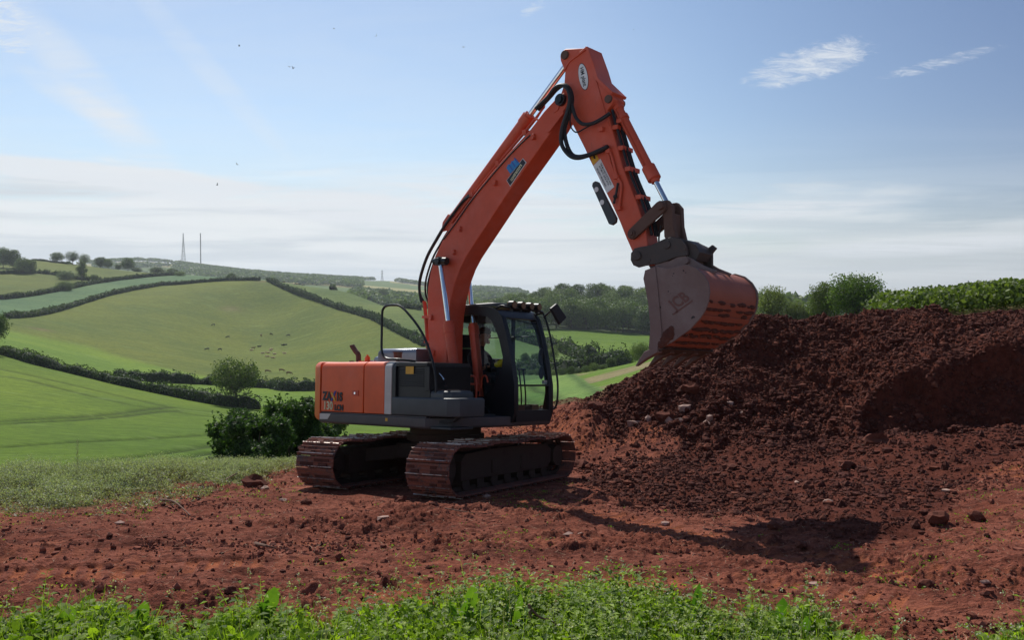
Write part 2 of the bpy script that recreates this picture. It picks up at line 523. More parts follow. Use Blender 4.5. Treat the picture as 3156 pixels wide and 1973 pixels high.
def mesh_np(name, V, F, mats=(), smooth=True, matidx=None):
    """mesh from arrays; F is (n,3) or (n,4)"""
    me = D.meshes.new(name)
    V = np.asarray(V, np.float32)
    F = np.asarray(F, np.int32)
    k = F.shape[1]
    me.vertices.add(len(V))
    me.vertices.foreach_set('co', V.ravel())
    me.loops.add(F.size)
    me.loops.foreach_set('vertex_index', F.ravel())
    me.polygons.add(len(F))
    me.polygons.foreach_set('loop_start', np.arange(0, F.size, k, dtype=np.int32))
    me.polygons.foreach_set('loop_total', np.full(len(F), k, np.int32))
    for m in mats:
        me.materials.append(m)
    if matidx is not None:
        me.polygons.foreach_set('material_index', np.asarray(matidx, np.int32))
    me.polygons.foreach_set('use_smooth', np.full(len(F), smooth, bool))
    me.update()
    return me


def link(name, me, parent=None, **props):
    o = D.objects.new(name, me)
    COL.objects.link(o)
    if parent:
        o.parent = parent
    for k, v in props.items():
        if v is not None:
            o[k] = v
    return o


def bsdf_mat(name):
    m = D.materials.new(name)
    m.use_nodes = True
    t = m.node_tree
    b = t.nodes['Principled BSDF']
    return m, t, b


# ------------------------------------------------------------------ field colours
C_WHEAT = np.array((0.104, 0.165, 0.009))
C_BRIGHT = np.array((0.116, 0.190, 0.012))
C_PAST = np.array((0.096, 0.128, 0.012))
C_TURQ = np.array((0.078, 0.148, 0.062))
C_OLIVE = np.array((0.092, 0.120, 0.014))
C_MID = np.array((0.085, 0.135, 0.030))
C_PALE = np.array((0.150, 0.235, 0.050))
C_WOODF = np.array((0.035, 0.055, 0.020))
HA = [(0,1093),(124,1131),(248,1160),(372,1191),(496,1217),(620,1242),(723,1259),(806,1263)]
HB = [(339,1162),(455,1178),(579,1184),(661,1188),(827,1197),(880,1207),(967,1205),(1100,1203)]
HC = [(17,982),(83,978),(165,963),(248,938),(331,912),(413,895),(496,880),(620,870),(703,866),(806,866)]
HD = [(0,924),(103,912),(207,893),(289,876),(372,864),(455,854),(537,849),(620,849),(719,859)]
HE = [(0,846),(112,842),(178,849),(248,864),(330,868)]
HF = [(99,803),(157,808),(207,814),(351,829),(455,839),(558,846)]
HG = [(826,867),(872,889),(942,916),(1012,940),(1082,963),(1153,984),(1224,1023),(1270,1046),(1312,1069)]
HH = [(1023,894),(1085,904),(1141,920),(1187,932),(1247,950),(1300,957)]
PHA, PHB, PHC, PHD = pl2(HA, 100), pl2(HB, 240, 500), pl2(HC, 350), pl2(HD, 450)
PHE, PHF, PHG, PHH = pl2(HE, 560), pl2(HF, 700), pl2(HG, 320), pl2(HH, 450)
NF = [(1520,1190),(1595,1180),(1697,1162),(1770,1152),(1863,1135),(1958,1115),(2100,1100)]
RH1 = [(1500,1018),(1562,1031),(1598,1046),(1664,1066),(1717,1080),(1780,1103),(1830,1119)]
RH2 = [(1560,1152),(1600,1149),(1664,1149),(1730,1151),(1797,1141),(1863,1136),(1930,1122)]
WE = [(1400,1010),(1565,1017),(1674,1013),(1764,1017),(1863,1021),(2002,1031),(2200,1035)]
PNF, PRH1, PRH2, PWE = pl2(NF, 120), pl2(RH1, 300), pl2(RH2, 215), pl2(WE, 400)


def ycurve(P, a):
    """distance of boundary P at view slope a = x/y"""
    aa = np.array([p[0] / p[1] for p in P])
    yy = np.array([p[1] for p in P])
    o = np.argsort(aa)
    return np.interp(a, aa[o], yy[o])


def mixc(c, k, w):
    return c * (1 - w[:, None]) + k[None] * w[:, None]


WORN = {}


def field_colour(x, y):
    a = x / y
    u = CX + FPX * a
    C = np.tile(C_WHEAT, (len(x), 1))

    def edge(P, soft=0.004):
        yc = ycurve(P, a)
        return sstep(y / yc, 1 - soft, 1 + soft)
    left = u < 1340
    wB = edge(PHA)
    C = mixc(C, C_BRIGHT * 1.02, wB)
    wP = edge(PHB, 0.01) * 1.0
    wP = np.where(u < 339, wB, wP)
    C = mixc(C, C_PAST, wP)
    # greener lower corner of the big pasture
    PG = [(u_, v_) for u_, v_ in ((-200, 985), (0, 1015), (270, 1070), (413, 1110), (530, 1140), (650, 1163), (700, 1190))]
    if not hasattr(field_colour, 'pg'):
        field_colour.pg = pl2(PG, 235)
    yg = ycurve(field_colour.pg, a)
    wg = (1 - sstep(y / (yg * (1 + 0.02 * fbm(x * 0.02, y * 0.02, 3, 5))), 0.97, 1.03)) * (u < 760) * wP
    C = mixc(C, C_BRIGHT * 1.05, wg)
    wC = edge(PHC) * (u < 820)
    C = mixc(C, C_TURQ, wC)
    wD = edge(PHD) * (u < 822)
    C = mixc(C, C_OLIVE, wD)
    wE = edge(PHE, 0.01) * (u < 330)
    C = mixc(C, C_OLIVE * np.array((1.05, 1.05, 1.0)), wE)
    wF = edge(PHF, 0.01) * (u < 822)
    C = mixc(C, C_MID, wF)
    wG = edge(PHG) * (u >= 820)
    C = mixc(C, C_MID * np.array((1.15, 1.05, 1)), wG)
    # right-hand valley
    r = sstep(u + 25 * fbm(x * 0.05, y * 0.02, 2, 88), 1312, 1450)
    CR = np.tile(C_PALE, (len(x), 1))
    div = (u - 1770) - (1213 - 0) * 0
    if not hasattr(field_colour, 'dv'):
        field_colour.dv = pl2([(1765, 1152), (1800, 1170), (1840, 1192), (1885, 1225), (1930, 1262)], 60, 260)
    dvx = np.interp(y, [p[1] for p in field_colour.dv[::-1]], [p[0] for p in field_colour.dv[::-1]])
    wr = sstep(x - dvx, -0.3, 0.3) * (y < 260)
    nb = fbm(x * 0.06, y * 0.06, 4, 15)
    rc = C_BRIGHT[None] * (1 - sstep(nb, -0.05, 0.2))[:, None] + np.array((0.24, 0.19, 0.09))[None] * sstep(nb, -0.05, 0.2)[:, None]
    CR = CR * (1 - wr[:, None]) + rc * wr[:, None]
    dl = np.exp(-((x - dvx + 0.9) / 1.0) ** 2) * (y < 240)
    CR = mixc(CR, np.array((0.05, 0.095, 0.02)), dl * 0.8)
    CR = mixc(CR, C_MID * 1.1, edge(PNF, 0.01))
    CR = mixc(CR, C_BRIGHT * np.array((0.8, 0.85, 1.0)), edge(PRH1, 0.01) * (u < 1840) + edge(PRH2, 0.3) * (u >= 1840))
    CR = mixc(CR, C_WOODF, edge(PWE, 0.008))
    C = C * (1 - r[:, None]) + CR * r[:, None]
    worn = np.zeros(len(x))
    for wu, wv, ru, rv in ((715, 957, 34, 5), (812, 868, 16, 3), (120, 1015, 40, 6), (980, 1150, 40, 5)):
        if (wu, wv) not in WORN:
            WORN[(wu, wv)] = gp(wu, wv, 250)
        p_ = WORN[(wu, wv)]
        k_ = p_.y / FPX
        worn = np.maximum(worn, np.exp(-((x - p_.x) / (ru * k_)) ** 2 - ((y - p_.y) / (rv * k_ * 9)) ** 2))
    C = mixc(C, np.array((0.17, 0.115, 0.060)), worn * 0.55 * (0.6 + fbm(x * 0.08, y * 0.05, 3, 55)))
    big = fbm(x * 0.011, y * 0.007, 4, 66)
    C = C * (1 + 0.30 * big[:, None] * np.array((1.0, 0.55, 0.3)))
    # beyond the first hills: far fields
    far = sstep(y, 1050, 1150)
    nf_ = vnoise(x / 260.0, y / 420.0, 200)
    FC = np.where(nf_[:, None] > 0.12, C_TURQ[None] * 1.15, np.where(nf_[:, None] < -0.22, np.array((0.30, 0.27, 0.11))[None], C_MID[None]))
    C = C * (1 - far[:, None]) + FC * far[:, None]
    pale = (np.abs(u - 1530) < 130) * sstep(y, 2150, 2200) * (1 - sstep(y, 2450, 2500))
    C = mixc(C, np.array((0.36, 0.32, 0.15)), pale * 0.9)
    return C


TRAM = [pl2(p, 45, 260) for p in (
    [(-100, 1120), (0, 1139), (83, 1155), (207, 1184), (372, 1222), (537, 1259), (703, 1276), (800, 1280)],
    [(-100, 1148), (0, 1160), (83, 1172), (207, 1204), (372, 1243), (480, 1262), (640, 1285), (760, 1296)],
    [(-200, 1312), (0, 1299), (200, 1288), (330, 1277), (450, 1262), (530, 1255)],
    [(-200, 1321), (0, 1308), (200, 1297), (340, 1286), (470, 1270), (560, 1266)],
    [(-200, 1385), (0, 1380), (300, 1360), (640, 1340)],
    [(150, 1443), (300, 1420), (480, 1400), (660, 1370)], [(250, 1455), (450, 1430), (650, 1395)],
    [(1640, 1190), (1700, 1215), (1760, 1245)], [(1600, 1230), (1680, 1245), (1750, 1262)],
)]


def grid(t, ys, fn):
    T, Y = np.meshgrid(t, ys)
    X = T * Y
    Z = fn(X.ravel(), Y.ravel()).reshape(X.shape)
    nx, ny = len(t), len(ys)
    idx = np.arange(nx * ny).reshape(ny, nx)
    F = np.stack([idx[:-1, :-1], idx[:-1, 1:], idx[1:, 1:], idx[1:, :-1]], -1).reshape(-1, 4)
    return np.stack([X, Y, Z], -1).reshape(-1, 3), F


tcore = np.linspace(-0.60, 0.60, 1100)
tl = -np.exp(np.linspace(math.log(1.7), math.log(0.605), 50))
TT = np.concatenate([tl, tcore, -tl[::-1]])
YJ = 26.0
ys1 = np.exp(np.concatenate([np.linspace(math.log(1.0), math.log(4.6), 60)[:-1], np.linspace(math.log(4.6), math.log(YJ), 760)]))
ys2 = np.exp(np.concatenate([np.linspace(math.log(YJ), math.log(1000), 560)[:-1], np.linspace(math.log(1000), math.log(9000), 70)]))

# dug ground of the site
V, F = grid(TT, ys1, lambda x, y: base_h(x, y))
zb = V[:, 2].copy()
h, hm, rut = site_detail(V[:, 0], V[:, 1], zb)
V[:, 2] = zb + h * (1 - sstep(V[:, 1], 25.0, 26.0))
weedline = [(-3400, 1700), (-900, 1640), (0, 1592), (250, 1582), (450, 1560), (620, 1525), (760, 1500), (910, 1455), (1300, 1400)]
WL = pl2(weedline, 4, 19)


def grassy(x, y, w=1.0):
    """how far past the field edge, in metres, on the left bank"""
    return y - ycurve(WL, x / y) + fbm(x * 1.5, y * 1.5, 3, 61) * 1.2


# clods on the loose soil stand out along the slope's own normal
nearm = (V[:, 1] < 24)
P3 = V.reshape(len(ys1), len(TT), 3)
gx_ = np.gradient(P3, axis=1)
gy_ = np.gradient(P3, axis=0)
NN = np.cross(gx_, gy_).reshape(-1, 3)
NN /= np.linalg.norm(NN, axis=1)[:, None] + 1e-9
NN[NN[:, 2] < 0] *= -1
sel = np.nonzero((hm > 0.02) & nearm)[0]
px_, py_, pz_ = V[sel, 0], V[sel, 1], V[sel, 2]
o1 = fbm3(px_ * 3.2, py_ * 3.2, pz_ * 3.2, 2, 301)
o2 = np.maximum(fbm3(px_ * 7.5, py_ * 7.5, pz_ * 7.5, 2, 311), -0.12)
o3 = np.maximum(fbm3(px_ * 17.0, py_ * 17.0, pz_ * 17.0, 2, 321), -0.15)
rough_ = 0.65 + 0.7 * sstep(fbm(px_ * 0.7, py_ * 0.7, 2, 333), -0.25, 0.25)
o4 = np.maximum(fbm3(px_ * 36.0, py_ * 36.0, pz_ * 36.0, 1, 341), -0.2)
V[sel] += NN[sel] * ((o1 * 0.11 + o2 * 0.085 + o3 * 0.07 + o4 * 0.035) * (0.22 + 0.9 * sstep(py_, 14.5, 17.5)) * rough_ * hm[sel] * (1 - flat_mask(px_, py_)))[:, None]
gm = sstep(grassy(V[:, 0], V[:, 1]), 0.3, 1.6) * (1 - hm)
beyond = np.where(CX + FPX * V[:, 0] / V[:, 1] < 1850, sstep(V[:, 1], 19.6, 20.6), sstep(V[:, 1], 23.6, 25.0))
gm = np.maximum(gm, beyond)
dryn = fbm(V[:, 0] * 0.8, V[:, 1] * 0.8, 4, 13)
me_ground = mesh_np('ground', V, F)
att = me_ground.color_attributes.new('mask', 'FLOAT_COLOR', 'POINT')
att.data.foreach_set('color', np.stack([hm, rut, gm, sstep(dryn, -0.3, 0.4)], 1).astype(np.float32).ravel())
SITE_V, SITE_HM = V, hm

V2, F2 = grid(TT, ys2, lambda x, y: base_h(x, y))
C2 = field_colour(V2[:, 0], V2[:, 1])
wear = np.zeros(len(V2))
for pts in TRAM:
    sel = (V2[:, 1] > 40) & (V2[:, 1] < 300)
    dd, _ = seg_dist(V2[sel, 0], V2[sel, 1], pts)
    wear[sel] = np.maximum(wear[sel], np.exp(-(dd / (0.35 + 0.004 * V2[sel, 1])) ** 2))
C2 = C2 * (1 - 0.52 * wear[:, None])
# crop height falls in the wheelings
V2[:, 2] -= 0.25 * wear
me_hills = mesh_np('hills', V2, F2)
att = me_hills.color_attributes.new('Col', 'FLOAT_COLOR', 'POINT')
att.data.foreach_set('color', np.concatenate([C2, wear[:, None]], 1).astype(np.float32).ravel())

# soil material
m_soil, t, b = bsdf_mat('red_soil')
at = N(t, 'ShaderNodeVertexColor', layer_name='mask')
sep = N(t, 'ShaderNodeSeparateColor')
L(t, at.outputs[0], sep.inputs[0])
geo = N(t, 'ShaderNodeNewGeometry')


def pnoise(t, scale, detail=6, rough=0.6, dist=0.0, stretch=None):
    g = N(t, 'ShaderNodeNewGeometry').outputs['Position']
    if stretch:
        mp = N(t, 'ShaderNodeMapping')
        mp.inputs['Scale'].default_value = stretch
        L(t, g, mp.inputs[0])
        g = mp.outputs[0]
    n = N(t, 'ShaderNodeTexNoise', Scale=scale, Detail=detail, Roughness=rough, Distortion=dist)
    L(t, g, n.inputs['Vector'])
    return n.outputs[0]


nA = pnoise(t, 0.9, 8, 0.65)
nB = pnoise(t, 7.0, 8, 0.7)
nC = pnoise(t, 38.0, 5, 0.7)
fresh = MIX(t, SMOOTH(t, nB, 0.3, 0.7), (0.070, 0.020, 0.013), (0.138, 0.041, 0.026))
dry = MIX(t, SMOOTH(t, nA, 0.32, 0.62), (0.185, 0.053, 0.031), (0.275, 0.092, 0.058))
dry = MIX(t, SMOOTH(t, nB, 0.46, 0.60), dry, (0.125, 0.038, 0.024))
nD = pnoise(t, 26.0, 4, 0.75, 0.5, (0.8, 1.6, 1.0))
dry = MIX(t, SMOOTH(t, nD, 0.30, 0.46, 0.7, 0.0), dry, (0.075, 0.024, 0.017))
dry = MIX(t, SMOOTH(t, nD, 0.56, 0.70, 0.0, 0.75), dry, (0.36, 0.165, 0.115))
nS = pnoise(t, 1.0, 8, 0.72, 0.3, (0.55, 3.6, 1.0))
dry = MIX(t, SMOOTH(t, nS, 0.52, 0.64, 0, 0.75), dry, (0.092, 0.029, 0.020))
dry = MIX(t, SMOOTH(t, nS, 0.46, 0.36, 0, 0.8), dry, (0.330, 0.110, 0.062))
fr = M_(t, 'ADD', sep.outputs[0], M_(t, 'MULTIPLY', M_(t, 'SUBTRACT', nB, 0.5), 0.7), clamp=True)
fr = SMOOTH(t, fr, 0.2, 0.7)
fresh = MIX(t, SMOOTH(t, nD, 0.58, 0.72, 0.0, 0.55), fresh, (0.20, 0.080, 0.058))
c = MIX(t, fr, dry, fresh)
c = MIX(t, M_(t, 'MULTIPLY', sep.outputs[1], SMOOTH(t, nB, 0.30, 0.52)), c, (0.36, 0.115, 0.055))
straw = SMOOTH(t, pnoise(t, 60.0, 3, 0.6, 0, (1.0, 0.35, 1.0)), 0.66, 0.72, 0, 0.55)
c = MIX(t, M_(t, 'MULTIPLY', straw, M_(t, 'SUBTRACT', 1.0, fr)), c, (0.42, 0.30, 0.19))
grc = MIX(t, SMOOTH(t, nB, 0.35, 0.65), (0.085, 0.085, 0.035), (0.165, 0.150, 0.075))
c = MIX(t, M_(t, 'MULTIPLY', sep.outputs[2], SMOOTH(t, nC, 0.25, 0.5, 0.6, 1.0)), c, grc)
L(t, c, b.inputs['Base Color'])
b.inputs['Roughness'].default_value = 0.92
b.inputs['Specular IOR Level'].default_value = 0.05
bp = N(t, 'ShaderNodeBump', Strength=1.0, Distance=0.035)
hsum = M_(t, 'ADD', M_(t, 'MULTIPLY', nB, 0.8), M_(t, 'ADD', M_(t, 'MULTIPLY', nC, 0.5), M_(t, 'MULTIPLY', nD, 0.7)))
L(t, hsum, bp.inputs['Height'])
L(t, bp.outputs[0], b.inputs['Normal'])
me_ground.materials.append(m_soil)
g_ob = link('ground', me_ground, kind='structure')

m_field, t, b = bsdf_mat('field_grass')
at = N(t, 'ShaderNodeVertexColor', layer_name='Col')
n1 = pnoise(t, 0.02, 8, 0.62)
n2 = pnoise(t, 0.35, 6, 0.7)
n3 = pnoise(t, 2.6, 6, 0.7, 0, (0.5, 1.6, 1))
n4 = pnoise(t, 0.14, 5, 0.7, 0.3, (0.35, 1.5, 1))
c = MIX(t, 1.0, at.outputs[0], MIX(t, SMOOTH(t, n1, 0.3, 0.7), (0.80, 0.86, 0.85), (1.18, 1.10, 1.05)), 'MULTIPLY')
c = MIX(t, 1.0, c, MIX(t, SMOOTH(t, n2, 0.3, 0.7), (0.84, 0.86, 0.8), (1.14, 1.13, 1.15)), 'MULTIPLY')
c = MIX(t, 1.0, c, MIX(t, SMOOTH(t, n3, 0.3, 0.7), (0.80, 0.82, 0.78), (1.18, 1.16, 1.2)), 'MULTIPLY')
c = MIX(t, SMOOTH(t, n4, 0.54, 0.68, 0, 0.33), c, (0.20, 0.28, 0.08))
n5 = pnoise(t, 0.22, 6, 0.75, 0.6, (0.3, 1.4, 1))
c = MIX(t, SMOOTH(t, n5, 0.30, 0.42, 0.42, 0.0), c, (0.040, 0.075, 0.012))
n6 = pnoise(t, 1.1, 4, 0.8, 0, (0.6, 1.2, 1))
c = MIX(t, 1.0, c, MIX(t, SMOOTH(t, n6, 0.3, 0.7), (0.78, 0.80, 0.76), (1.22, 1.20, 1.2)), 'MULTIPLY')
L(t, c, b.inputs['Base Color'])
b.inputs['Roughness'].default_value = 0.85
b.inputs['Specular IOR Level'].default_value = 0.06
bp = N(t, 'ShaderNodeBump', Strength=0.6, Distance=0.25)
L(t, M_(t, 'ADD', n3, n2), bp.inputs['Height'])
L(t, bp.outputs[0], b.inputs['Normal'])
me_hills.materials.append(m_field)
h_ob = link('hills', me_hills, kind='structure')
# ------------------------------------------------------------------ mesh builder
class MB:
    """collects shapes; build() links them as ONE mesh object"""

    def __init__(s):
        s.v, s.f, s.m = [], [], []

    def add(s, vs, fs, mat=0):
        o = len(s.v)
        s.v += [tuple(p) for p in vs]
        s.f += [tuple(i + o for i in f) for f in fs]
        s.m += [mat] * len(fs)
        return s

    def box(s, x0, x1, y0, y1, z0, z1, mat=0):
        v = [(x, y, z) for x in (x0, x1) for y in (y0, y1) for z in (z0, z1)]
        return s.add(v, [(0, 1, 3, 2), (4, 6, 7, 5), (0, 4, 5, 1), (2, 3, 7, 6), (0, 2, 6, 4), (1, 5, 7, 3)], mat)

    def prism(s, pts, y0, y1, mat=0, axis='y'):
        """outline in (x, z) pulled along y (or another axis)"""
        def p(a, b, c):
            return {'y': (a, c, b), 'x': (c, a, b), 'z': (a, b, c)}[axis]
        n = len(pts)
        v = [p(a, b, y0) for a, b in pts] + [p(a, b, y1) for a, b in pts]
        area = sum(pts[i][0] * pts[(i + 1) % n][1] - pts[(i + 1) % n][0] * pts[i][1] for i in range(n))
        f0, f1 = list(range(n)), list(range(n, 2 * n))
        fs = [tuple(f0), tuple(f1[::-1])]
        fs += [(i, i + n, (i + 1) % n + n, (i + 1) % n) for i in range(n)]
        ccw = (area > 0) == (axis in ('y',))
        if (y1 < y0):
            ccw = not ccw
        if axis in ('x', 'z'):
            ccw = not (area > 0) if y1 > y0 else (area > 0)
        if not ccw:
            fs = [f[::-1] for f in fs]
        return s.add(v, fs, mat)

    def ring(s, outer, inner, y0, y1, mat=0, axis='y'):
        """plate with a window: outer and inner loops of equal length"""
        def p(a, b, c):
            return {'y': (a, c, b), 'x': (c, a, b), 'z': (a, b, c)}[axis]
        n = len(outer)
        v = [p(a, b, y) for y in (y0, y1) for lp in (outer, inner) for a, b in lp]
        fs = []
        for i in range(n):
            j = (i + 1) % n
            fs += [(i, j, j + n, i + n), (2 * n + i, 3 * n + i, 3 * n + j, 2 * n + j),
                   (i, 2 * n + i, 2 * n + j, j), (n + i, n + j, 3 * n + j, 3 * n + i)]
        return s.add(v, fs, mat)

    def tube(s, pts, r, seg=8, smooth=0, mat=0, cap=True, r1=None):
        P = [Vector(p) for p in pts]
        if smooth:
            Q = []
            for i in range(len(P) - 1):
                p0, p1, p2, p3 = P[max(i - 1, 0)], P[i], P[i + 1], P[min(i + 2, len(P) - 1)]
                for k in range(smooth):
                    t = k / smooth
                    Q.append(0.5 * (2 * p1 + (p2 - p0) * t + (2 * p0 - 5 * p1 + 4 * p2 - p3) * t * t + (3 * p1 - p0 - 3 * p2 + p3) * t ** 3))
            Q.append(P[-1])
            P = Q
        n = len(P)
        v, fs = [], []
        ref = None
        for i, p in enumerate(P):
            d = (P[min(i + 1, n - 1)] - P[max(i - 1, 0)]).normalized()
            if ref is None:
                ref = d.orthogonal().normalized()
            else:
                ref = (ref - d * ref.dot(d))
                ref = ref.normalized() if ref.length > 1e-6 else d.orthogonal().normalized()
            b = d.cross(ref)
            rr = r if r1 is None else r + (r1 - r) * i / max(n - 1, 1)
            for k in range(seg):
                a = 2 * PI * k / seg
                v.append(p + (ref * math.cos(a) + b * math.sin(a)) * rr)
        for i in range(n - 1):
            for k in range(seg):
                k2 = (k + 1) % seg
                fs.append((i * seg + k, i * seg + k2, (i + 1) * seg + k2, (i + 1) * seg + k))
        if cap:
            fs.append(tuple(range(seg))[::-1])
            fs.append(tuple(range((n - 1) * seg, n * seg)))
        return s.add(v, fs, mat)

    def cyl(s, a, b, r, seg=16, mat=0, r1=None):
        return s.tube([a, b], r, seg, 0, mat, True, r1)

    def rod(s, c, r, y0, y1, seg=16, mat=0):
        """cylinder across the machine at (x, z)"""
        return s.cyl((c[0], y0, c[1]), (c[0], y1, c[1]), r, seg, mat)

    def ball(s, c, r, mat=0, n=8, sc=(1, 1, 1)):
        v, fs = [], []
        for i in range(n + 1):
            for k in range(2 * n):
                th, ph = PI * i / n, PI * k / n
                v.append((c[0] + r * sc[0] * math.sin(th) * math.cos(ph), c[1] + r * sc[1] * math.sin(th) * math.sin(ph), c[2] + r * sc[2] * math.cos(th)))
        for i in range(n):
            for k in range(2 * n):
                k2 = (k + 1) % (2 * n)
                fs.append((i * 2 * n + k, (i + 1) * 2 * n + k, (i + 1) * 2 * n + k2, i * 2 * n + k2))
        return s.add(v, fs, mat)

    def slab(s, plan, z0, z1, rt=0.0, rb=0.0, n=5, mat=0):
        """solid on an outline (x, y), rounded where the top and bottom meet the sides"""
        area = sum(plan[i][0] * plan[(i + 1) % len(plan)][1] - plan[(i + 1) % len(plan)][0] * plan[i][1] for i in range(len(plan)))
        if area < 0:
            plan = plan[::-1]
        m = len(plan)
        nor = []
        for i in range(m):
            a, b, c = Vector(plan[i - 1]), Vector(plan[i]), Vector(plan[(i + 1) % m])
            d1, d2 = (b - a).normalized(), (c - b).normalized()
            n1, n2 = Vector((d1.y, -d1.x)), Vector((d2.y, -d2.x))
            nn = (n1 + n2)
            nn = nn / max(nn.length_squared / 2, 0.35)
            nor.append(nn)
        rings = []
        if rb > 0:
            for k in range(n + 1):
                t = PI / 2 * k / n
                rings.append((rb * (1 - math.sin(t)), z0 + rb * (1 - math.cos(t))))
        else:
            rings.append((0, z0))
        if rt > 0:
            for k in range(n + 1):
                t = PI / 2 * k / n
                rings.append((rt * (1 - math.cos(t)), z1 - rt * (1 - math.sin(t))))
        else:
            rings.append((0, z1))
        v = [(plan[i][0] - nor[i].x * ins, plan[i][1] - nor[i].y * ins, z) for ins, z in rings for i in range(m)]
        fs = []
        for r_ in range(len(rings) - 1):
            for i in range(m):
                j = (i + 1) % m
                fs.append((r_ * m + i, r_ * m + j, (r_ + 1) * m + j, (r_ + 1) * m + i))
        fs.append(tuple(range(m))[::-1])
        fs.append(tuple(range((len(rings) - 1) * m, len(rings) * m)))
        return s.add(v, fs, mat)

    def xform(s, fn):
        s.v = [tuple(fn(Vector(p))) for p in s.v]
        return s

    def cut(s):
        s.cuts = getattr(s, 'cuts', [0]) + [len(s.f)]
        return s

    def build_each(s, name, mats, parent=None, **kw):
        """one object for every piece ended with cut()"""
        cs = getattr(s, 'cuts', [0])
        if cs[-1] != len(s.f):
            cs = cs + [len(s.f)]
        for a, b_ in zip(cs[:-1], cs[1:]):
            q = MB()
            fs = s.f[a:b_]
            used = sorted({i for f in fs for i in f})
            mp_ = {i: k for k, i in enumerate(used)}
            q.v = [s.v[i] for i in used]
            q.f = [tuple(mp_[i] for i in f) for f in fs]
            q.m = s.m[a:b_]
            q.build(name, mats, parent, **kw)

    def build(s, name, mats, parent=None, bevel=0, sharp=35, seg=2, **props):
        if not isinstance(mats, (list, tuple)):
            mats = [mats]
        me = D.meshes.new(name)
        me.from_pydata(s.v, [], s.f)
        for m in mats:
            me.materials.append(m)
        me.polygons.foreach_set('material_index', s.m)
        me.polygons.foreach_set('use_smooth', [True] * len(s.f))
        me.update()
        me.set_sharp_from_angle(angle=R(sharp))
        o = link(name, me, parent, **props)
        if bevel:
            b = o.modifiers.new('bevel', 'BEVEL')
            b.width = bevel
            b.segments = seg
            b.limit_method = 'ANGLE'
            b.angle_limit = R(40)
        return o


def empty(name, label=None, category=None, group=None, loc=(0, 0, 0), rot=(0, 0, 0)):
    o = D.objects.new(name, None)
    COL.objects.link(o)
    o.location = loc
    o.rotation_euler = rot
    o.empty_display_size = 0.2
    if label:
        o['label'] = label
    if category:
        o['category'] = category
    if group:
        o['group'] = group
    return o


def text_mesh(txt, size, loc, ang, mat, parent, name='lettering', depth=0.002, bold=0.0, shear=0.0, sx=1.0, face=-1, mirror=False, align='CENTER'):
    """letters standing on a side plate: face -1 looks to the machine's right"""
    cu = D.curves.new(name, 'FONT')
    cu.body = txt
    cu.size = size
    cu.extrude = depth
    cu.offset = bold
    cu.shear = shear
    cu.align_x = align
    cu.align_y = 'CENTER'
    cu.resolution_u = 3
    ob = D.objects.new('tmp', cu)
    COL.objects.link(ob)
    dg = bpy.context.evaluated_depsgraph_get()
    me = D.meshes.new_from_object(ob.evaluated_get(dg))
    D.objects.remove(ob)
    D.curves.remove(cu)
    me.name = name
    # text x -> forward, text y -> up, text z -> towards the viewer on the right (local -y)
    ca, sa = math.cos(ang), math.sin(ang)
    for v in me.vertices:
        x, y, z = v.co.x * sx * (-1 if mirror else 1), v.co.y, v.co.z
        a, b = x * ca - y * sa, x * sa + y * ca
        v.co = (loc[0] + a, loc[1] + face * z, loc[2] + b)
    me.materials.clear()
    me.materials.append(mat)
    o = link(name, me, parent)
    return o


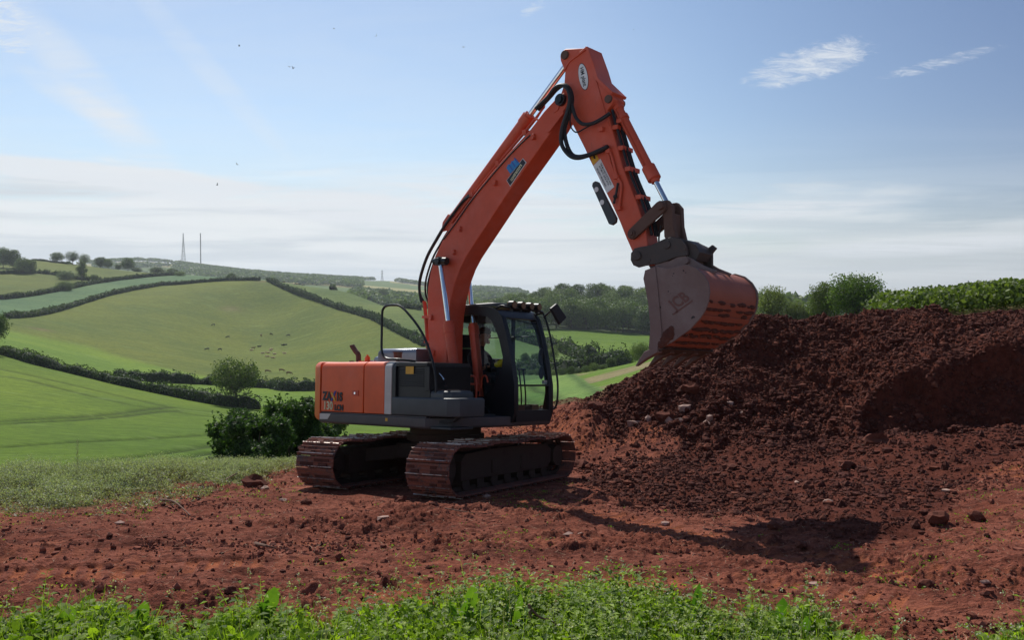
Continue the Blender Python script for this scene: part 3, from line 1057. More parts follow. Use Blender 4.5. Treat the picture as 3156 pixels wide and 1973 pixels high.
# ------------------------------------------------------------------ machine materials
def paint(name, col, rough=0.42, dirt=0.35, dirtcol=(0.16, 0.065, 0.04), scale=3.0, metal=0.0, coat=0.0, spots=0.0, fade=0.0):
    m, t, b = bsdf_mat(name)
    tc_ = N(t, 'ShaderNodeTexCoord').outputs['Object']
    n1 = N(t, 'ShaderNodeTexNoise', Scale=scale, Detail=9, Roughness=0.68)
    L(t, tc_, n1.inputs['Vector'])
    n2 = N(t, 'ShaderNodeTexNoise', Scale=scale * 9, Detail=6, Roughness=0.7)
    L(t, tc_, n2.inputs['Vector'])
    s = M_(t, 'ADD', M_(t, 'MULTIPLY', n1.outputs[0], 0.65), M_(t, 'MULTIPLY', n2.outputs[0], 0.35))
    k = SMOOTH(t, s, 0.62 - dirt * 0.35, 0.74 - dirt * 0.1, 0.0, min(1.0, 0.35 + dirt))
    c_ = MIX(t, SMOOTH(t, n1.outputs[0], 0.3, 0.7), tuple(x * 0.88 for x in col), tuple(min(1, x * 1.08) for x in col))
    c_ = MIX(t, k, c_, dirtcol)
    if fade:
        n4_ = N(t, 'ShaderNodeTexNoise', Scale=0.9, Detail=7, Roughness=0.7, Distortion=0.4)
        L(t, tc_, n4_.inputs['Vector'])
        c_ = MIX(t, SMOOTH(t, n4_.outputs[0], 0.42, 0.66, 0, fade), c_, tuple(min(1, x * 0.9 + 0.10) for x in col))
        n5_ = N(t, 'ShaderNodeTexNoise', Scale=6.0, Detail=8, Roughness=0.75)
        mp_ = N(t, 'ShaderNodeMapping')
        mp_.inputs['Scale'].default_value = (2.5, 2.5, 0.35)
        L(t, tc_, mp_.inputs[0])
        L(t, mp_.outputs[0], n5_.inputs['Vector'])
        c_ = MIX(t, SMOOTH(t, n5_.outputs[0], 0.56, 0.72, 0, fade * 0.9), c_, (0.20, 0.075, 0.05))
    if spots:
        n3 = N(t, 'ShaderNodeTexNoise', Scale=14.0, Detail=2, Roughness=0.5)
        L(t, tc_, n3.inputs['Vector'])
        c_ = MIX(t, SMOOTH(t, n3.outputs[0], 0.70, 0.72, 0, spots), c_, (0.02, 0.015, 0.015))
    L(t, c_, b.inputs['Base Color'])
    L(t, SMOOTH(t, k, 0.0, 1.0, rough, 0.9), b.inputs['Roughness'])
    b.inputs['Metallic'].default_value = metal
    b.inputs['Coat Weight'].default_value = coat
    b.inputs['Specular IOR Level'].default_value = 0.32
    bp_ = N(t, 'ShaderNodeBump', Strength=0.25, Distance=0.004)
    L(t, n2.outputs[0], bp_.inputs['Height'])
    L(t, bp_.outputs[0], b.inputs['Normal'])
    return m


MAT = {
    'orange': paint('orange_paint', (0.68, 0.098, 0.018), 0.42, 0.04, scale=2.0, fade=0.22),
    'boom': paint('boom_paint', (0.53, 0.076, 0.032), 0.5, 0.12, scale=2.2, fade=0.38),
    'grey': paint('dark_grey_paint', (0.040, 0.045, 0.050), 0.45, 0.20, (0.10, 0.065, 0.05), 3.5),
    'frame': paint('chassis_paint', (0.075, 0.070, 0.072), 0.5, 0.30, (0.14, 0.075, 0.055), 3.0),
    'black': paint('black_paint', (0.014, 0.015, 0.017), 0.4, 0.12, (0.06, 0.04, 0.03), 4.0),
    'pale': paint('pale_grey_paint', (0.52, 0.50, 0.46), 0.5, 0.12, (0.30, 0.20, 0.15), 3.0),
    'hood': paint('hood_metal', (0.16, 0.17, 0.19), 0.28, 0.08, (0.18, 0.12, 0.09), 3.0, metal=0.7),
    'rust': paint('rusty_steel', (0.11, 0.060, 0.045), 0.75, 0.35, (0.055, 0.028, 0.020), 5.0),
    'hitch': paint('worn_hitch_steel', (0.060, 0.045, 0.040), 0.6, 0.35, (0.10, 0.05, 0.035), 6.0),
    'chrome': paint('chrome', (0.75, 0.76, 0.78), 0.12, 0.0, scale=3, metal=1.0),
    'rubber': paint('hose_rubber', (0.018, 0.018, 0.020), 0.55, 0.15, (0.05, 0.035, 0.03), 8.0),
    'under': paint('muddy_frame', (0.055, 0.034, 0.022), 0.8, 0.5, (0.040, 0.018, 0.014), 4.0),
    'bside': paint('bucket_side_paint', (0.165, 0.104, 0.092), 0.62, 0.05, (0.24, 0.10, 0.075), 1.6, spots=0.9, fade=0.5),
    'bshell': paint('bucket_shell_paint', (0.30, 0.088, 0.052), 0.6, 0.3, (0.12, 0.045, 0.035), 2.5),
    'mud': paint('caked_mud', (0.085, 0.030, 0.021), 0.95, 0.4, (0.14, 0.05, 0.032), 8.0),
    'white': paint('sticker_white', (0.66, 0.65, 0.64), 0.5, 0.05, scale=6),
    'ink': paint('black_print', (0.020, 0.022, 0.03), 0.5, 0.0),
    'blue': paint('blue_print', (0.03, 0.20, 0.45), 0.5, 0.0),
    'navy': paint('navy_print', (0.05, 0.06, 0.30), 0.5, 0.0),
    'cream': paint('cream_print', (0.62, 0.60, 0.38), 0.5, 0.0),
    'yellow': paint('yellow_print', (0.62, 0.34, 0.04), 0.5, 0.0),
    'sponge': paint('yellow_sponge', (0.75, 0.55, 0.03), 0.9, 0.0),
    'seat': paint('seat_cloth', (0.03, 0.03, 0.035), 0.9, 0.1),
    'amberlamp': paint('lamp_lens', (0.16, 0.075, 0.03), 0.25, 0.1, scale=20),
    'plastic': paint('box_plastic', (0.055, 0.062, 0.066), 0.45, 0.12, (0.13, 0.10, 0.09), 5.0),
    'lgreen': paint('pale_sticker', (0.40, 0.40, 0.40), 0.5, 0.0),
}
m_shoe, t, b = bsdf_mat('track_steel')
tcx = N(t, 'ShaderNodeTexCoord').outputs['Object']
na = N(t, 'ShaderNodeTexNoise', Scale=5.0, Detail=8, Roughness=0.7)
nb_ = N(t, 'ShaderNodeTexNoise', Scale=30.0, Detail=5, Roughness=0.7)
L(t, tcx, na.inputs['Vector'])
L(t, tcx, nb_.inputs['Vector'])
mudk = SMOOTH(t, M_(t, 'ADD', M_(t, 'MULTIPLY', na.outputs[0], 0.6), M_(t, 'MULTIPLY', nb_.outputs[0], 0.4)), 0.40, 0.52)
L(t, MIX(t, mudk, (0.10, 0.065, 0.06), MIX(t, nb_.outputs[0], (0.13, 0.042, 0.028), (0.36, 0.130, 0.080))), b.inputs['Base Color'])
L(t, SMOOTH(t, mudk, 0, 1, 0.45, 0.95), b.inputs['Roughness'])
L(t, SMOOTH(t, mudk, 0, 1, 0.6, 0.0), b.inputs['Metallic'])
bp = N(t, 'ShaderNodeBump', Strength=0.9, Distance=0.015)
L(t, nb_.outputs[0], bp.inputs['Height'])
L(t, bp.outputs[0], b.inputs['Normal'])
MAT['shoe'] = m_shoe
MAT['emblem'] = paint('raised_emblem', (0.150, 0.070, 0.058), 0.7, 0.15, (0.10, 0.06, 0.05), 8.0)
m_tip, t, b = bsdf_mat('polished_grouser')
tcx = N(t, 'ShaderNodeTexCoord').outputs['Object']
na = N(t, 'ShaderNodeTexNoise', Scale=9.0, Detail=5, Roughness=0.7)
L(t, tcx, na.inputs['Vector'])
k = SMOOTH(t, na.outputs[0], 0.46, 0.58)
L(t, MIX(t, k, (0.46, 0.40, 0.37), (0.16, 0.06, 0.04)), b.inputs['Base Color'])
L(t, SMOOTH(t, k, 0, 1, 0.45, 0.9), b.inputs['Roughness'])
L(t, SMOOTH(t, k, 0, 1, 0.9, 0.0), b.inputs['Metallic'])
MAT['tip'] = m_tip
# thin flat glass: clear with a faint tint, mirrors at grazing angles
m_glass = D.materials.new('cab_glass')
m_glass.use_nodes = True
t = m_glass.node_tree
t.nodes.clear()
tr = N(t, 'ShaderNodeBsdfTransparent', Color=(0.76, 0.84, 0.84, 1))
gl = N(t, 'ShaderNodeBsdfGlossy', Roughness=0.02, Color=(1, 1, 1, 1))
fr_ = N(t, 'ShaderNodeFresnel', IOR=1.45)
mx = N(t, 'ShaderNodeMixShader')
L(t, M_(t, 'MULTIPLY', fr_.outputs[0], 0.7, clamp=True), mx.inputs[0])
L(t, tr.outputs[0], mx.inputs[1])
L(t, gl.outputs[0], mx.inputs[2])
oo = N(t, 'ShaderNodeOutputMaterial')
L(t, mx.outputs[0], oo.inputs[0])
MAT['glass'] = m_glass

# ------------------------------------------------------------------ the excavator (local: x forward, y to its left, z up)
EX = empty('excavator', 'orange tracked excavator with boom raised and muddy bucket hanging over the heap of soil', 'excavator')
ML = -MR
EXM = Matrix(((MF.x, ML.x, MU.x, MO.x), (MF.y, ML.y, MU.y, MO.y), (MF.z, ML.z, MU.z, MO.z), (0, 0, 0, 1)))
EX.matrix_world = EXM
ca, sa = math.cos(TRK_A), math.sin(TRK_A)


def trot(p):
    return Vector((p.x * ca - p.y * sa, p.x * sa + p.y * ca, p.z))


# running gear
TA, TR = 1.553, 0.335


def belt_path(s_):
    """point and direction on the closed track path; s_ in metres"""
    Lf_, arc = 2 * TA, PI * TR
    per = 2 * Lf_ + 2 * arc
    s_ = s_ % per
    zc_ = TR + 0.03
    if s_ < Lf_:                                            # top run, forwards, sagging a little
        x = -TA + s_
        sag = 0.028 * math.sin(s_ / Lf_ * PI * 3) ** 2
        return (x, zc_ + TR - sag), (1, 0)
    s_ -= Lf_
    if s_ < arc:
        a = PI / 2 - s_ / TR
        return (TA + TR * math.cos(a), zc_ + TR * math.sin(a)), (math.sin(a), -math.cos(a))
    s_ -= arc
    if s_ < Lf_:
        return (TA - s_, zc_ - TR), (-1, 0)
    s_ -= Lf_
    a = -PI / 2 - s_ / TR
    return (-TA + TR * math.cos(a), zc_ + TR * math.sin(a)), (math.sin(a), -math.cos(a))


PER = 4 * TA + 2 * PI * TR
NSH = 48
for side in (-1, 1):                                       # -1: the side nearer to us
    yc0, yc1 = (1.347 - 0.70) * side, 1.347 * side
    ylo, yhi = min(yc0, yc1), max(yc0, yc1)
    ymid = (ylo + yhi) / 2
    b_ = MB()
    for i in range(NSH):
        (px, pz), (dx, dz) = belt_path(i * PER / NSH + 0.03)
        nx, nz = -dz, dx                                   # outward
        def q(a_, h_):
            return (px + dx * a_ + nx * h_, pz + dz * a_ + nz * h_)
        rot_ = random.uniform(-0.004, 0.004)
        outl = [q(-0.082, -0.012), q(0.080, -0.012), q(0.080, 0.0), q(0.068, 0.006 + rot_), q(-0.070, 0.002), q(-0.082, 0.004)]
        b_.prism(outl, ylo, yhi, 0)
        for g, hh in ((-0.066, 0.036), (-0.004, 0.022), (0.055, 0.024)):
            b_.prism([q(g - 0.008, 0.0), q(g + 0.008, 0.0), q(g + 0.0055, hh * 0.7), q(g - 0.0055, hh * 0.7)], ylo + 0.004, yhi - 0.004, 0)
            b_.prism([q(g - 0.0052, hh * 0.7), q(g + 0.0052, hh * 0.7), q(g + 0.004, hh), q(g - 0.004, hh)], ylo + 0.006, yhi - 0.006, 1 if g < -0.05 else 0)
        for k_ in (-1, 1):
            b_.prism([q(-0.085, -0.075), q(0.085, -0.075), q(0.085, -0.012), q(-0.085, -0.012)], ymid + k_ * 0.085 - 0.02, ymid + k_ * 0.085 + 0.02, 2)
        # caked soil between the grousers
        for k_ in range(5):
            yy = random.uniform(ylo + 0.05, yhi - 0.05)
            aa = random.choice((-0.034, 0.026))
            b_.prism([q(aa - 0.026, 0.0), q(aa + 0.026, 0.0), q(aa + 0.02, random.uniform(0.008, 0.024)), q(aa - 0.018, random.uniform(0.008, 0.024))],
                     yy - random.uniform(0.03, 0.09), yy + random.uniform(0.03, 0.09), 3)
    b_.xform(trot)
    tr_ob = b_.build('track', [MAT['shoe'], MAT['tip'], MAT['under'], MAT['mud']], EX)
    zc_ = TR + 0.03
    f_ = MB()
    sl_ = [(-1.30, zc_ - 0.17), (1.25, zc_ - 0.17), (1.36, zc_ - 0.08), (1.36, zc_ + 0.12), (1.20, zc_ + 0.20), (0.55, zc_ + 0.235), (-0.55, zc_ + 0.235), (-1.2, zc_ + 0.20), (-1.30, zc_ + 0.10)]
    f_.prism(sl_, ymid - 0.16, ymid + 0.16)
    f_.box(-0.5, -0.38, ymid - 0.18, ymid + 0.18, zc_ - 0.12, zc_ + 0.08)
    f_.box(0.35, 0.47, ymid - 0.18, ymid + 0.18, zc_ - 0.12, zc_ + 0.08)
    f_.rod((0.4, zc_ + 0.23), 0.07, ymid - 0.12, ymid + 0.12)
    f_.rod((-0.5, zc_ + 0.23), 0.07, ymid - 0.12, ymid + 0.12)
    f_.xform(trot).build('track_frame', MAT['under'], tr_ob, bevel=0.01)
    w_ = MB()
    w_.rod((-TA, zc_), 0.255, ymid - 0.07, ymid + 0.07, 32)
    w_.rod((-TA, zc_), 0.285, ymid - 0.03, ymid + 0.03, 32)
    w_.rod((-TA, zc_), 0.10, ymid - 0.17, ymid + 0.17, 20)
    w_.xform(trot).build('idler', MAT['under'], tr_ob, bevel=0.008)
    w_ = MB()
    tee = []
    for k_ in range(42):
        a_ = 2 * PI * k_ / 42
        tee.append((TA + (0.285 if k_ % 2 else 0.235) * math.cos(a_), zc_ + (0.285 if k_ % 2 else 0.235) * math.sin(a_)))
    w_.prism(tee, ymid - 0.03, ymid + 0.03)
    w_.rod((TA, zc_), 0.17, ymid - 0.19, ymid + 0.19, 28)
    w_.xform(trot).build('sprocket', MAT['under'], tr_ob, bevel=0.004)
    for k_ in range(7):
        xx = -1.15 + k_ * 0.385
        w_ = MB()
        w_.rod((xx, 0.15), 0.075, ymid - 0.13, ymid + 0.13, 16)
        w_.rod((xx, 0.15), 0.095, ymid - 0.14, ymid - 0.115, 16)
        w_.rod((xx, 0.15), 0.095, ymid + 0.115, ymid + 0.14, 16)
        w_.xform(trot).build('roller', MAT['under'], tr_ob)
u_ = MB()
u_.prism([(-0.62, 0.40), (-0.5, 0.34), (0.5, 0.34), (0.62, 0.40), (0.55, 0.62), (-0.55, 0.62)], -0.55, 0.55)
for sx_ in (-1, 1):
    for sy_ in (-1, 1):
        u_.add([(sx_ * 0.25, sy_ * 0.45, 0.36), (sx_ * 0.55, sy_ * 0.45, 0.38), (sx_ * 0.95, sy_ * 0.86, 0.34), (sx_ * 0.62, sy_ * 0.86, 0.34),
                (sx_ * 0.25, sy_ * 0.45, 0.60), (sx_ * 0.55, sy_ * 0.45, 0.60), (sx_ * 0.95, sy_ * 0.86, 0.53), (sx_ * 0.62, sy_ * 0.86, 0.53)],
               [(0, 1, 2, 3), (4, 7, 6, 5), (0, 4, 5, 1), (1, 5, 6, 2), (2, 6, 7, 3), (3, 7, 4, 0)])
u_.xform(trot).build('undercarriage_frame', MAT['under'], EX, bevel=0.01)
MB().cyl((0, 0, 0.60), (0, 0, 0.90), 0.56, 40).cyl((0, 0, 0.66), (0, 0, 0.76), 0.61, 40).build('swing_bearing', MAT['under'], EX)

# upper body
HW = 1.23
fr = MB()
fr.slab([(-1.62, -HW), (0.86, -HW), (1.10, -0.95), (1.10, -0.40), (1.18, -0.18), (1.18, 1.16), (-1.62, HW)], 0.90, 1.055, 0.0, 0.045)
fr.prism([(-1.60, 1.055), (0.86, 1.055), (0.86, 1.078), (-1.60, 1.078)], -HW + 0.02, HW - 0.02)
fr_ob = fr.build('upper_frame', MAT['frame'], EX, bevel=0.006)
MB().prism([(-1.60, 0.96), (-1.40, 0.965), (-1.32, 1.052), (-1.60, 1.05)], -HW - 0.004, -HW + 0.01).build('scuffed_corner', MAT['pale'], fr_ob)
# counterweight: bowed rear
plan = []
for i in range(-16, 17):
    y = HW * i / 16
    plan.append((-1.615 - 0.56 * (1 - abs(i / 16) ** 3.6) ** 0.55, y))
cw = MB()
cw.slab([(-1.615, HW), (-1.605, HW * 0.5), (-1.605, -HW * 0.5), (-1.615, -HW)][::1] + plan[1:-1], 0.93, 1.875, 0.10, 0.10, 6)
cwo = cw.build('counterweight', MAT['orange'], EX)
MB().cyl((-1.75, -0.5, 1.87), (-1.75, -0.5, 1.90), 0.045).build('lifting_plug', MAT['grey'], cwo)


def side_profile(w_in, w_out, zb_, zt_, r_, n=6, sgn=-1):
    """section across the body: rounded top outer edge; (y, z)"""
    pts = [(sgn * w_in, zb_), (sgn * w_out, zb_)]
    for k_ in range(n + 1):
        a_ = PI / 2 * k_ / n
        pts.append((sgn * (w_out - r_ + r_ * math.cos(a_)), zt_ - r_ + r_ * math.sin(a_)))
    pts.append((sgn * w_in, zt_))
    return pts


def body_seg(name, x0, x1, mat, w_in=0.0, r_=0.11, zt_=1.865, both=True, zb_=1.085, bev=0.008, parent=EX):
    m_ = MB()
    pr = side_profile(w_in, HW - 0.005, zb_, zt_, r_)
    m_.prism(pr, x0, x1, 0, 'x')
    if both:
        pl_ = side_profile(w_in, HW - 0.005, zb_, zt_, r_, sgn=1)
        m_.prism(pl_, x0, x1, 0, 'x')
    return m_.build(name, mat, parent, bevel=bev)


eng = MB()
eng.box(-1.59, -0.36, -1.19, 1.19, 1.09, 1.80)
eng.box(-0.36, 0.13, -1.19, -0.34, 1.09, 1.80)
eng.build('engine_bay', MAT['black'], EX)
d1 = body_seg('side_door', -1.585, -0.535, MAT['orange'], 0.02, both=True)
d2 = body_seg('side_panel', -0.515, -0.045, MAT['orange'], 0.34, both=False)
MB().prism(side_profile(0.34, HW - 0.02, 1.085, 1.85, 0.10, sgn=1), -0.515, -0.36, 0, 'x').build('left_panel', MAT['orange'], EX)
MB().box(-0.36, -0.02, -1.10, 1.15, 1.80, 1.845).build('deck', MAT['orange'], EX)
body_seg('pale_stripe', -0.040, 0.115, MAT['pale'], 0.34, both=False)
# dark end frame of the body with a deep louvred recess
ef = MB()
pr = side_profile(0.30, HW - 0.012, 1.085, 1.855, 0.10)
ef.prism(pr, 0.12, 0.20, 0, 'x')
ef.box(0.20, 0.86, -HW + 0.03, -0.34, 1.79, 1.845)
ef.box(0.20, 0.90, -HW + 0.05, -0.36, 1.08, 1.789)
ef.box(0.80, 0.90, -HW + 0.035, -0.36, 1.44, 1.788)
for k_ in range(9):
    ef.box(0.25, 0.78, -HW + 0.046, -HW + 0.035, 1.50 + k_ * 0.03, 1.512 + k_ * 0.03)
ef.build('louvre_housing', MAT['black'], EX, bevel=0.01)
MB().box(0.40, 0.57, -HW + 0.030, -HW + 0.034, 1.68, 1.79).build('warning_label', MAT['yellow'], EX)
lk = MB()
lk.box(-0.79, -0.64, -HW - 0.006, -HW + 0.01, 1.345, 1.425)
lk.build('door_latch', MAT['boom'], d1, bevel=0.004)
MB().cyl((-0.71, -HW - 0.02, 1.385), (-0.71, -HW, 1.385), 0.018).build('lock_barrel', MAT['chrome'], d1)
yl = -HW - 0.006 + 0.003
for ch, fx in (('Z', -1.480), ('A', -1.370), ('I', -1.150), ('S', -1.070)):
    text_mesh(ch, 0.182, (fx, yl, 1.318 - (fx + 1.25) * 0.02), 0, MAT['ink'], d1, bold=0.009, sx=0.88, depth=0.003)
xm = MB()
xm.prism([(-1.325, 1.385), (-1.280, 1.385), (-1.190, 1.255), (-1.235, 1.255)], yl - 0.0055, yl + 0.004)
xm.build('lettering', MAT['yellow'], d1)
xm = MB()
xm.prism([(-1.185, 1.410), (-1.228, 1.410), (-1.330, 1.250), (-1.287, 1.250)], yl - 0.0025, yl + 0.004)
xm.build('lettering', MAT['navy'], d1)
text_mesh('130', 0.178, (-1.390, yl, 1.172), 0, MAT['cream'], d1, bold=0.004, sx=0.92, depth=0.003)
text_mesh('LCN', 0.122, (-1.115, yl, 1.146), 0, MAT['ink'], d1, bold=0.006, sx=0.92, depth=0.003)
MB().box(0.0, 0.05, -HW - 0.004, -HW + 0.01, 0.985, 1.03).build('small_label', MAT['yellow'], fr_ob)
# hood of bare metal on the engine
MB().slab([(-1.60, -0.15), (-1.05, -0.25), (-1.05, 0.75), (-1.60, 0.6)], 1.86, 1.985, 0.06, 0, 5).slab(
    [(-1.12, -0.46), (-0.20, -0.46), (-0.20, 0.85), (-1.12, 0.80)], 1.85, 2.095, 0.085, 0, 6).build('engine_hood', MAT['hood'], EX)
MB().tube([(-1.30, -0.72, 1.80), (-1.30, -0.72, 1.98), (-1.36, -0.73, 2.05), (-1.43, -0.74, 2.13), (-1.44, -0.745, 2.155)], 0.042, 14, 4).build('exhaust_pipe', MAT['rust'], EX)
MB().cyl((-0.97, -0.80, 1.86), (-0.97, -0.80, 1.885), 0.14, 20).cyl((-0.97, -0.80, 1.885), (-0.97, -0.80, 1.955), 0.045, 14, 0, 0.038).cyl((-0.97, -0.80, 1.955), (-0.97, -0.80, 1.985), 0.018, 10).build('filler_neck', MAT['orange'], EX)
MB().cyl((-1.12, -0.62, 1.86), (-1.12, -0.62, 1.90), 0.10, 20, 0, 0.05).build('silver_cap', MAT['chrome'], EX)
MB().cyl((-0.24, -0.80, 1.90), (-0.24, -0.80, 2.01), 0.058, 18, 0, 0.068).cyl((-0.24, -0.80, 2.01), (-0.24, -0.80, 2.022), 0.082, 18).cyl((-0.24, -0.80, 1.86), (-0.24, -0.80, 1.90), 0.03).build('pre_cleaner', MAT['rust'], EX)
# right-hand boxes
tb = MB()
tb.slab([(0.13, -HW + 0.0), (1.30, -HW + 0.0), (1.44, -HW + 0.12), (1.44, -0.62), (0.13, -0.62)], 1.082, 1.345, 0.03, 0.02, 4)
tb.build('tool_box', MAT['plastic'], EX, bevel=0.006)
tb = MB()
tb.slab([(0.25, -1.17), (1.16, -1.17), (1.25, -1.08), (1.25, -0.66), (0.25, -0.66)], 1.343, 1.445, 0.055, 0, 5)
tb.box(0.55, 1.20, -1.10, -0.74, 1.444, 1.455)
tb.build('fuel_tank', MAT['plastic'], EX)
MB().box(0.45, 1.15, -1.10, -0.72, 1.456, 1.461).build('mud_layer', MAT['mud'], EX)
MB().box(0.92, 1.34, -1.18, -0.75, 0.905, 0.935).build('step', MAT['grey'], EX, bevel=0.006)
lv = MB()
for yy in (-1.06, -1.0):
    lv.tube([(0.95, yy, 1.0), (1.22, yy, 1.02), (1.36, yy, 1.10)], 0.02, 8, 3)
lv.build('step_bracket', MAT['grey'], EX)
# handrails
MB().tube([(0.30, -0.92, 1.87), (0.16, -1.13, 1.895), (-0.02, -1.15, 1.90), (-0.14, -1.15, 1.935), (-0.205, -1.15, 2.04), (-0.21, -1.15, 2.30), (-0.21, -1.15, 2.56), (-0.185, -1.15, 2.66), (-0.09, -1.15, 2.705), (0.14, -1.15, 2.70), (0.27, -1.15, 2.645), (0.41, -1.15, 2.54), (0.58, -1.15, 2.39), (0.71, -1.15, 2.24), (0.83, -1.15, 2.05), (0.91, -1.15, 1.87), (0.97, -1.15, 1.68), (0.99, -1.15, 1.5), (1.0, -1.15, 1.24), (0.96, -1.16, 1.12), (0.86, -1.17, 1.03), (0.77, -1.18, 0.95)], 0.019, 10, 4).build('handrail', MAT['black'], EX)
MB().tube([(0.57, -1.15, 1.53), (0.575, -1.15, 1.38), (0.60, -1.15, 1.325), (0.66, -1.15, 1.315), (0.98, -1.15, 1.315)], 0.015, 8, 3).ball((0.575, -1.15, 1.545), 0.024).build('handrail', MAT['black'], EX)
MB().tube([(0.84, -1.0, 1.72), (0.93, -1.0, 1.66), (1.0, -1.0, 1.60)], 0.012, 8, 2).cut().tube([(0.9, -0.9, 1.56), (0.98, -0.95, 1.52)], 0.012, 8).build_each('grab_handle', MAT['chrome'], EX)

# boom and its foot bracket
bk = MB()
for y in (-0.36, 0.20):
    bk.prism([(-0.32, 0.92), (0.80, 0.92), (0.74, 1.14), (0.55, 1.24), (0.28, 1.30), (-0.12, 1.28)], y, y + 0.05)
bk.box(-0.3, 0.45, -0.30, 0.20, 0.93, 1.02)
bk.box(0.1, 1.0, -0.7, -0.37, 0.93, 1.06)
bk.rod((0.12, 1.15), 0.06, -0.38, 0.28)
bk.build('boom_bracket', MAT['black'], EX, bevel=0.01)
BO = [(2.40, 5.63), (2.14, 5.46), (1.89, 5.25), (1.48, 4.98), (1.11, 4.72), (0.67, 4.37), (0.41, 4.14), (0.12, 3.88), (-0.10, 3.56), (-0.21, 3.30), (-0.265, 3.05),
      (-0.265, 2.77), (-0.25, 2.45), (-0.22, 2.15), (-0.16, 1.80), (-0.06, 1.42), (0.02, 1.20), (0.06, 1.09), (0.13, 1.05), (0.20, 1.10), (0.22, 1.22), (0.20, 1.5),
      (0.19, 1.9), (0.19, 2.3), (0.22, 2.62), (0.27, 2.85), (0.36, 3.12), (0.47, 3.33), (0.60, 3.50), (1.05, 3.96), (1.42, 4.34), (2.00, 4.88), (2.25, 5.12), (2.46, 5.36), (2.56, 5.47), (2.57, 5.56), (2.50, 5.66)]
BM = MB()
# side plates, with the top and bottom plates set between them
inn = [(x, z) for x, z in BO]
BM.prism(BO, -0.175, 0.175)
boom = BM.build('boom', MAT['boom'], EX, bevel=0.012)
bx = MB()
bx.rod((2.47, 5.555), 0.085, -0.235, 0.235, 20)
bx.rod((2.47, 5.555), 0.055, -0.26, 0.26, 14)
bx.build('boom_tip_pin', MAT['black'], boom)
cl = MB()
for c_ in ((1.95, 5.12), (1.2, 4.55), (0.46, 3.93), (0.33, 3.58), (-0.16, 2.58), (-0.10, 2.02)):
    cl.box(c_[0] - 0.03, c_[0] + 0.03, -0.215, -0.17, c_[1] - 0.04, c_[1] + 0.04)
    cl.rod((c_[0] + 0.02, c_[1] - 0.03), 0.018, -0.235, -0.17, 10)
    cl.cut()
cl.build_each('bracket', MAT['boom'], boom, bevel=0.006)
MB().prism([(2.20, 5.14), (2.25, 5.13), (2.52, 5.36), (2.50, 5.40)], -0.20, -0.17).prism([(2.33, 5.40), (2.40, 5.42), (2.46, 5.52), (2.40, 5.55)], -0.19, -0.17).build('stiffener', MAT['boom'], boom, bevel=0.005)
# haulier's sticker on the boom
dk = MB()
dk.prism([(1.425, 4.555), (1.50, 4.455), (1.815, 4.765), (1.745, 4.84)], -0.181, -0.174)
dk.build('sticker_border', MAT['white'], boom)
MB().prism([(1.433, 4.556), (1.50, 4.468), (1.803, 4.765), (1.744, 4.828)], -0.1835, -0.1805).build('sticker', MAT['ink'], boom)
MB().prism([(1.50, 4.645), (1.425, 4.74), (1.455, 4.79), (1.505, 4.79), (1.525, 4.83), (1.57, 4.83), (1.59, 4.87), (1.69, 4.765)], -0.1837, -0.176).build('sticker', MAT['blue'], boom)
text_mesh('contractors', 0.088, (1.617, -0.184, 4.648), 0.80, MAT['cream'], boom, bold=0.002, sx=0.70, depth=0.002)
sm = MB()
for k_ in range(3):
    ox, oz = 1.475 + k_ * 0.05, 4.775 + k_ * 0.045
    sm.prism([(ox, oz), (ox + 0.012, oz + 0.008), (ox + 0.078, oz - 0.075), (ox + 0.066, oz - 0.083)], -0.1850, -0.1838)
sm.build('lettering', MAT['navy'], boom)
# lamp on the boom's flank, hung ahead of the cylinder head
lm = MB()
lm.cyl((0.02, -0.30, 3.44), (0.11, -0.30, 3.45), 0.058, 16)
lm.cyl((0.21, -0.30, 3.44), (0.30, -0.30, 3.43), 0.058, 16)
lm.rod((0.15, 3.44), 0.05, -0.38, 0.38, 16)
lm.build('cylinder_pin', MAT['black'], boom, bevel=0.006)


def ram(name, a, b_, split, r_body, r_rod, y, eye=0.075, collar=0.0, par=EX, mat='boom'):
    """hydraulic cylinder from a (body end) to b (rod end) in the plane y"""
    A, B = Vector((a[0], y, a[1])), Vector((b_[0], y, b_[1]))
    S = A + (B - A) * split
    d = (B - A).normalized()
    m_ = MB()
    m_.cyl(A + d * 0.02, S, r_body, 20)
    m_.cyl(S - d * 0.13, S + d * 0.012, r_body * 1.13, 20)
    m_.cyl(S + d * 0.012, S + d * 0.05, r_body * 0.9, 20)
    m_.cyl(A - d * 0.01, A + d * 0.07, r_body * 1.06, 20)
    m_.rod((A.x, A.z), eye, y - 0.05, y + 0.05, 18)
    o = m_.build(name, MAT[mat], par)
    MB().cyl(S, B, r_rod, 18).build('piston_rod', MAT['chrome'], o)
    MB().rod((B.x, B.z), eye * 0.95, y - 0.05, y + 0.05, 18).build('rod_eye', MAT['black'], o)
    return o


bc1 = ram('boom_cylinder', (0.625, 1.10), (0.15, 3.44), 0.575, 0.076, 0.038, -0.30)
bc2 = ram('boom_cylinder', (0.50, 1.10), (0.15, 3.44), 0.575, 0.076, 0.038, 0.30)
ac = ram('arm_cylinder', (0.12, 4.13), (2.50, 6.205), 0.66, 0.090, 0.045, 0.0)
MB().prism([(-0.05, 3.95), (0.30, 3.98), (0.22, 4.18), (0.10, 4.22), (-0.02, 4.10)], -0.10, -0.07).prism([(-0.05, 3.95), (0.30, 3.98), (0.22, 4.18), (0.10, 4.22), (-0.02, 4.10)], 0.07, 0.10).build('cylinder_bracket', MAT['boom'], boom, bevel=0.006)
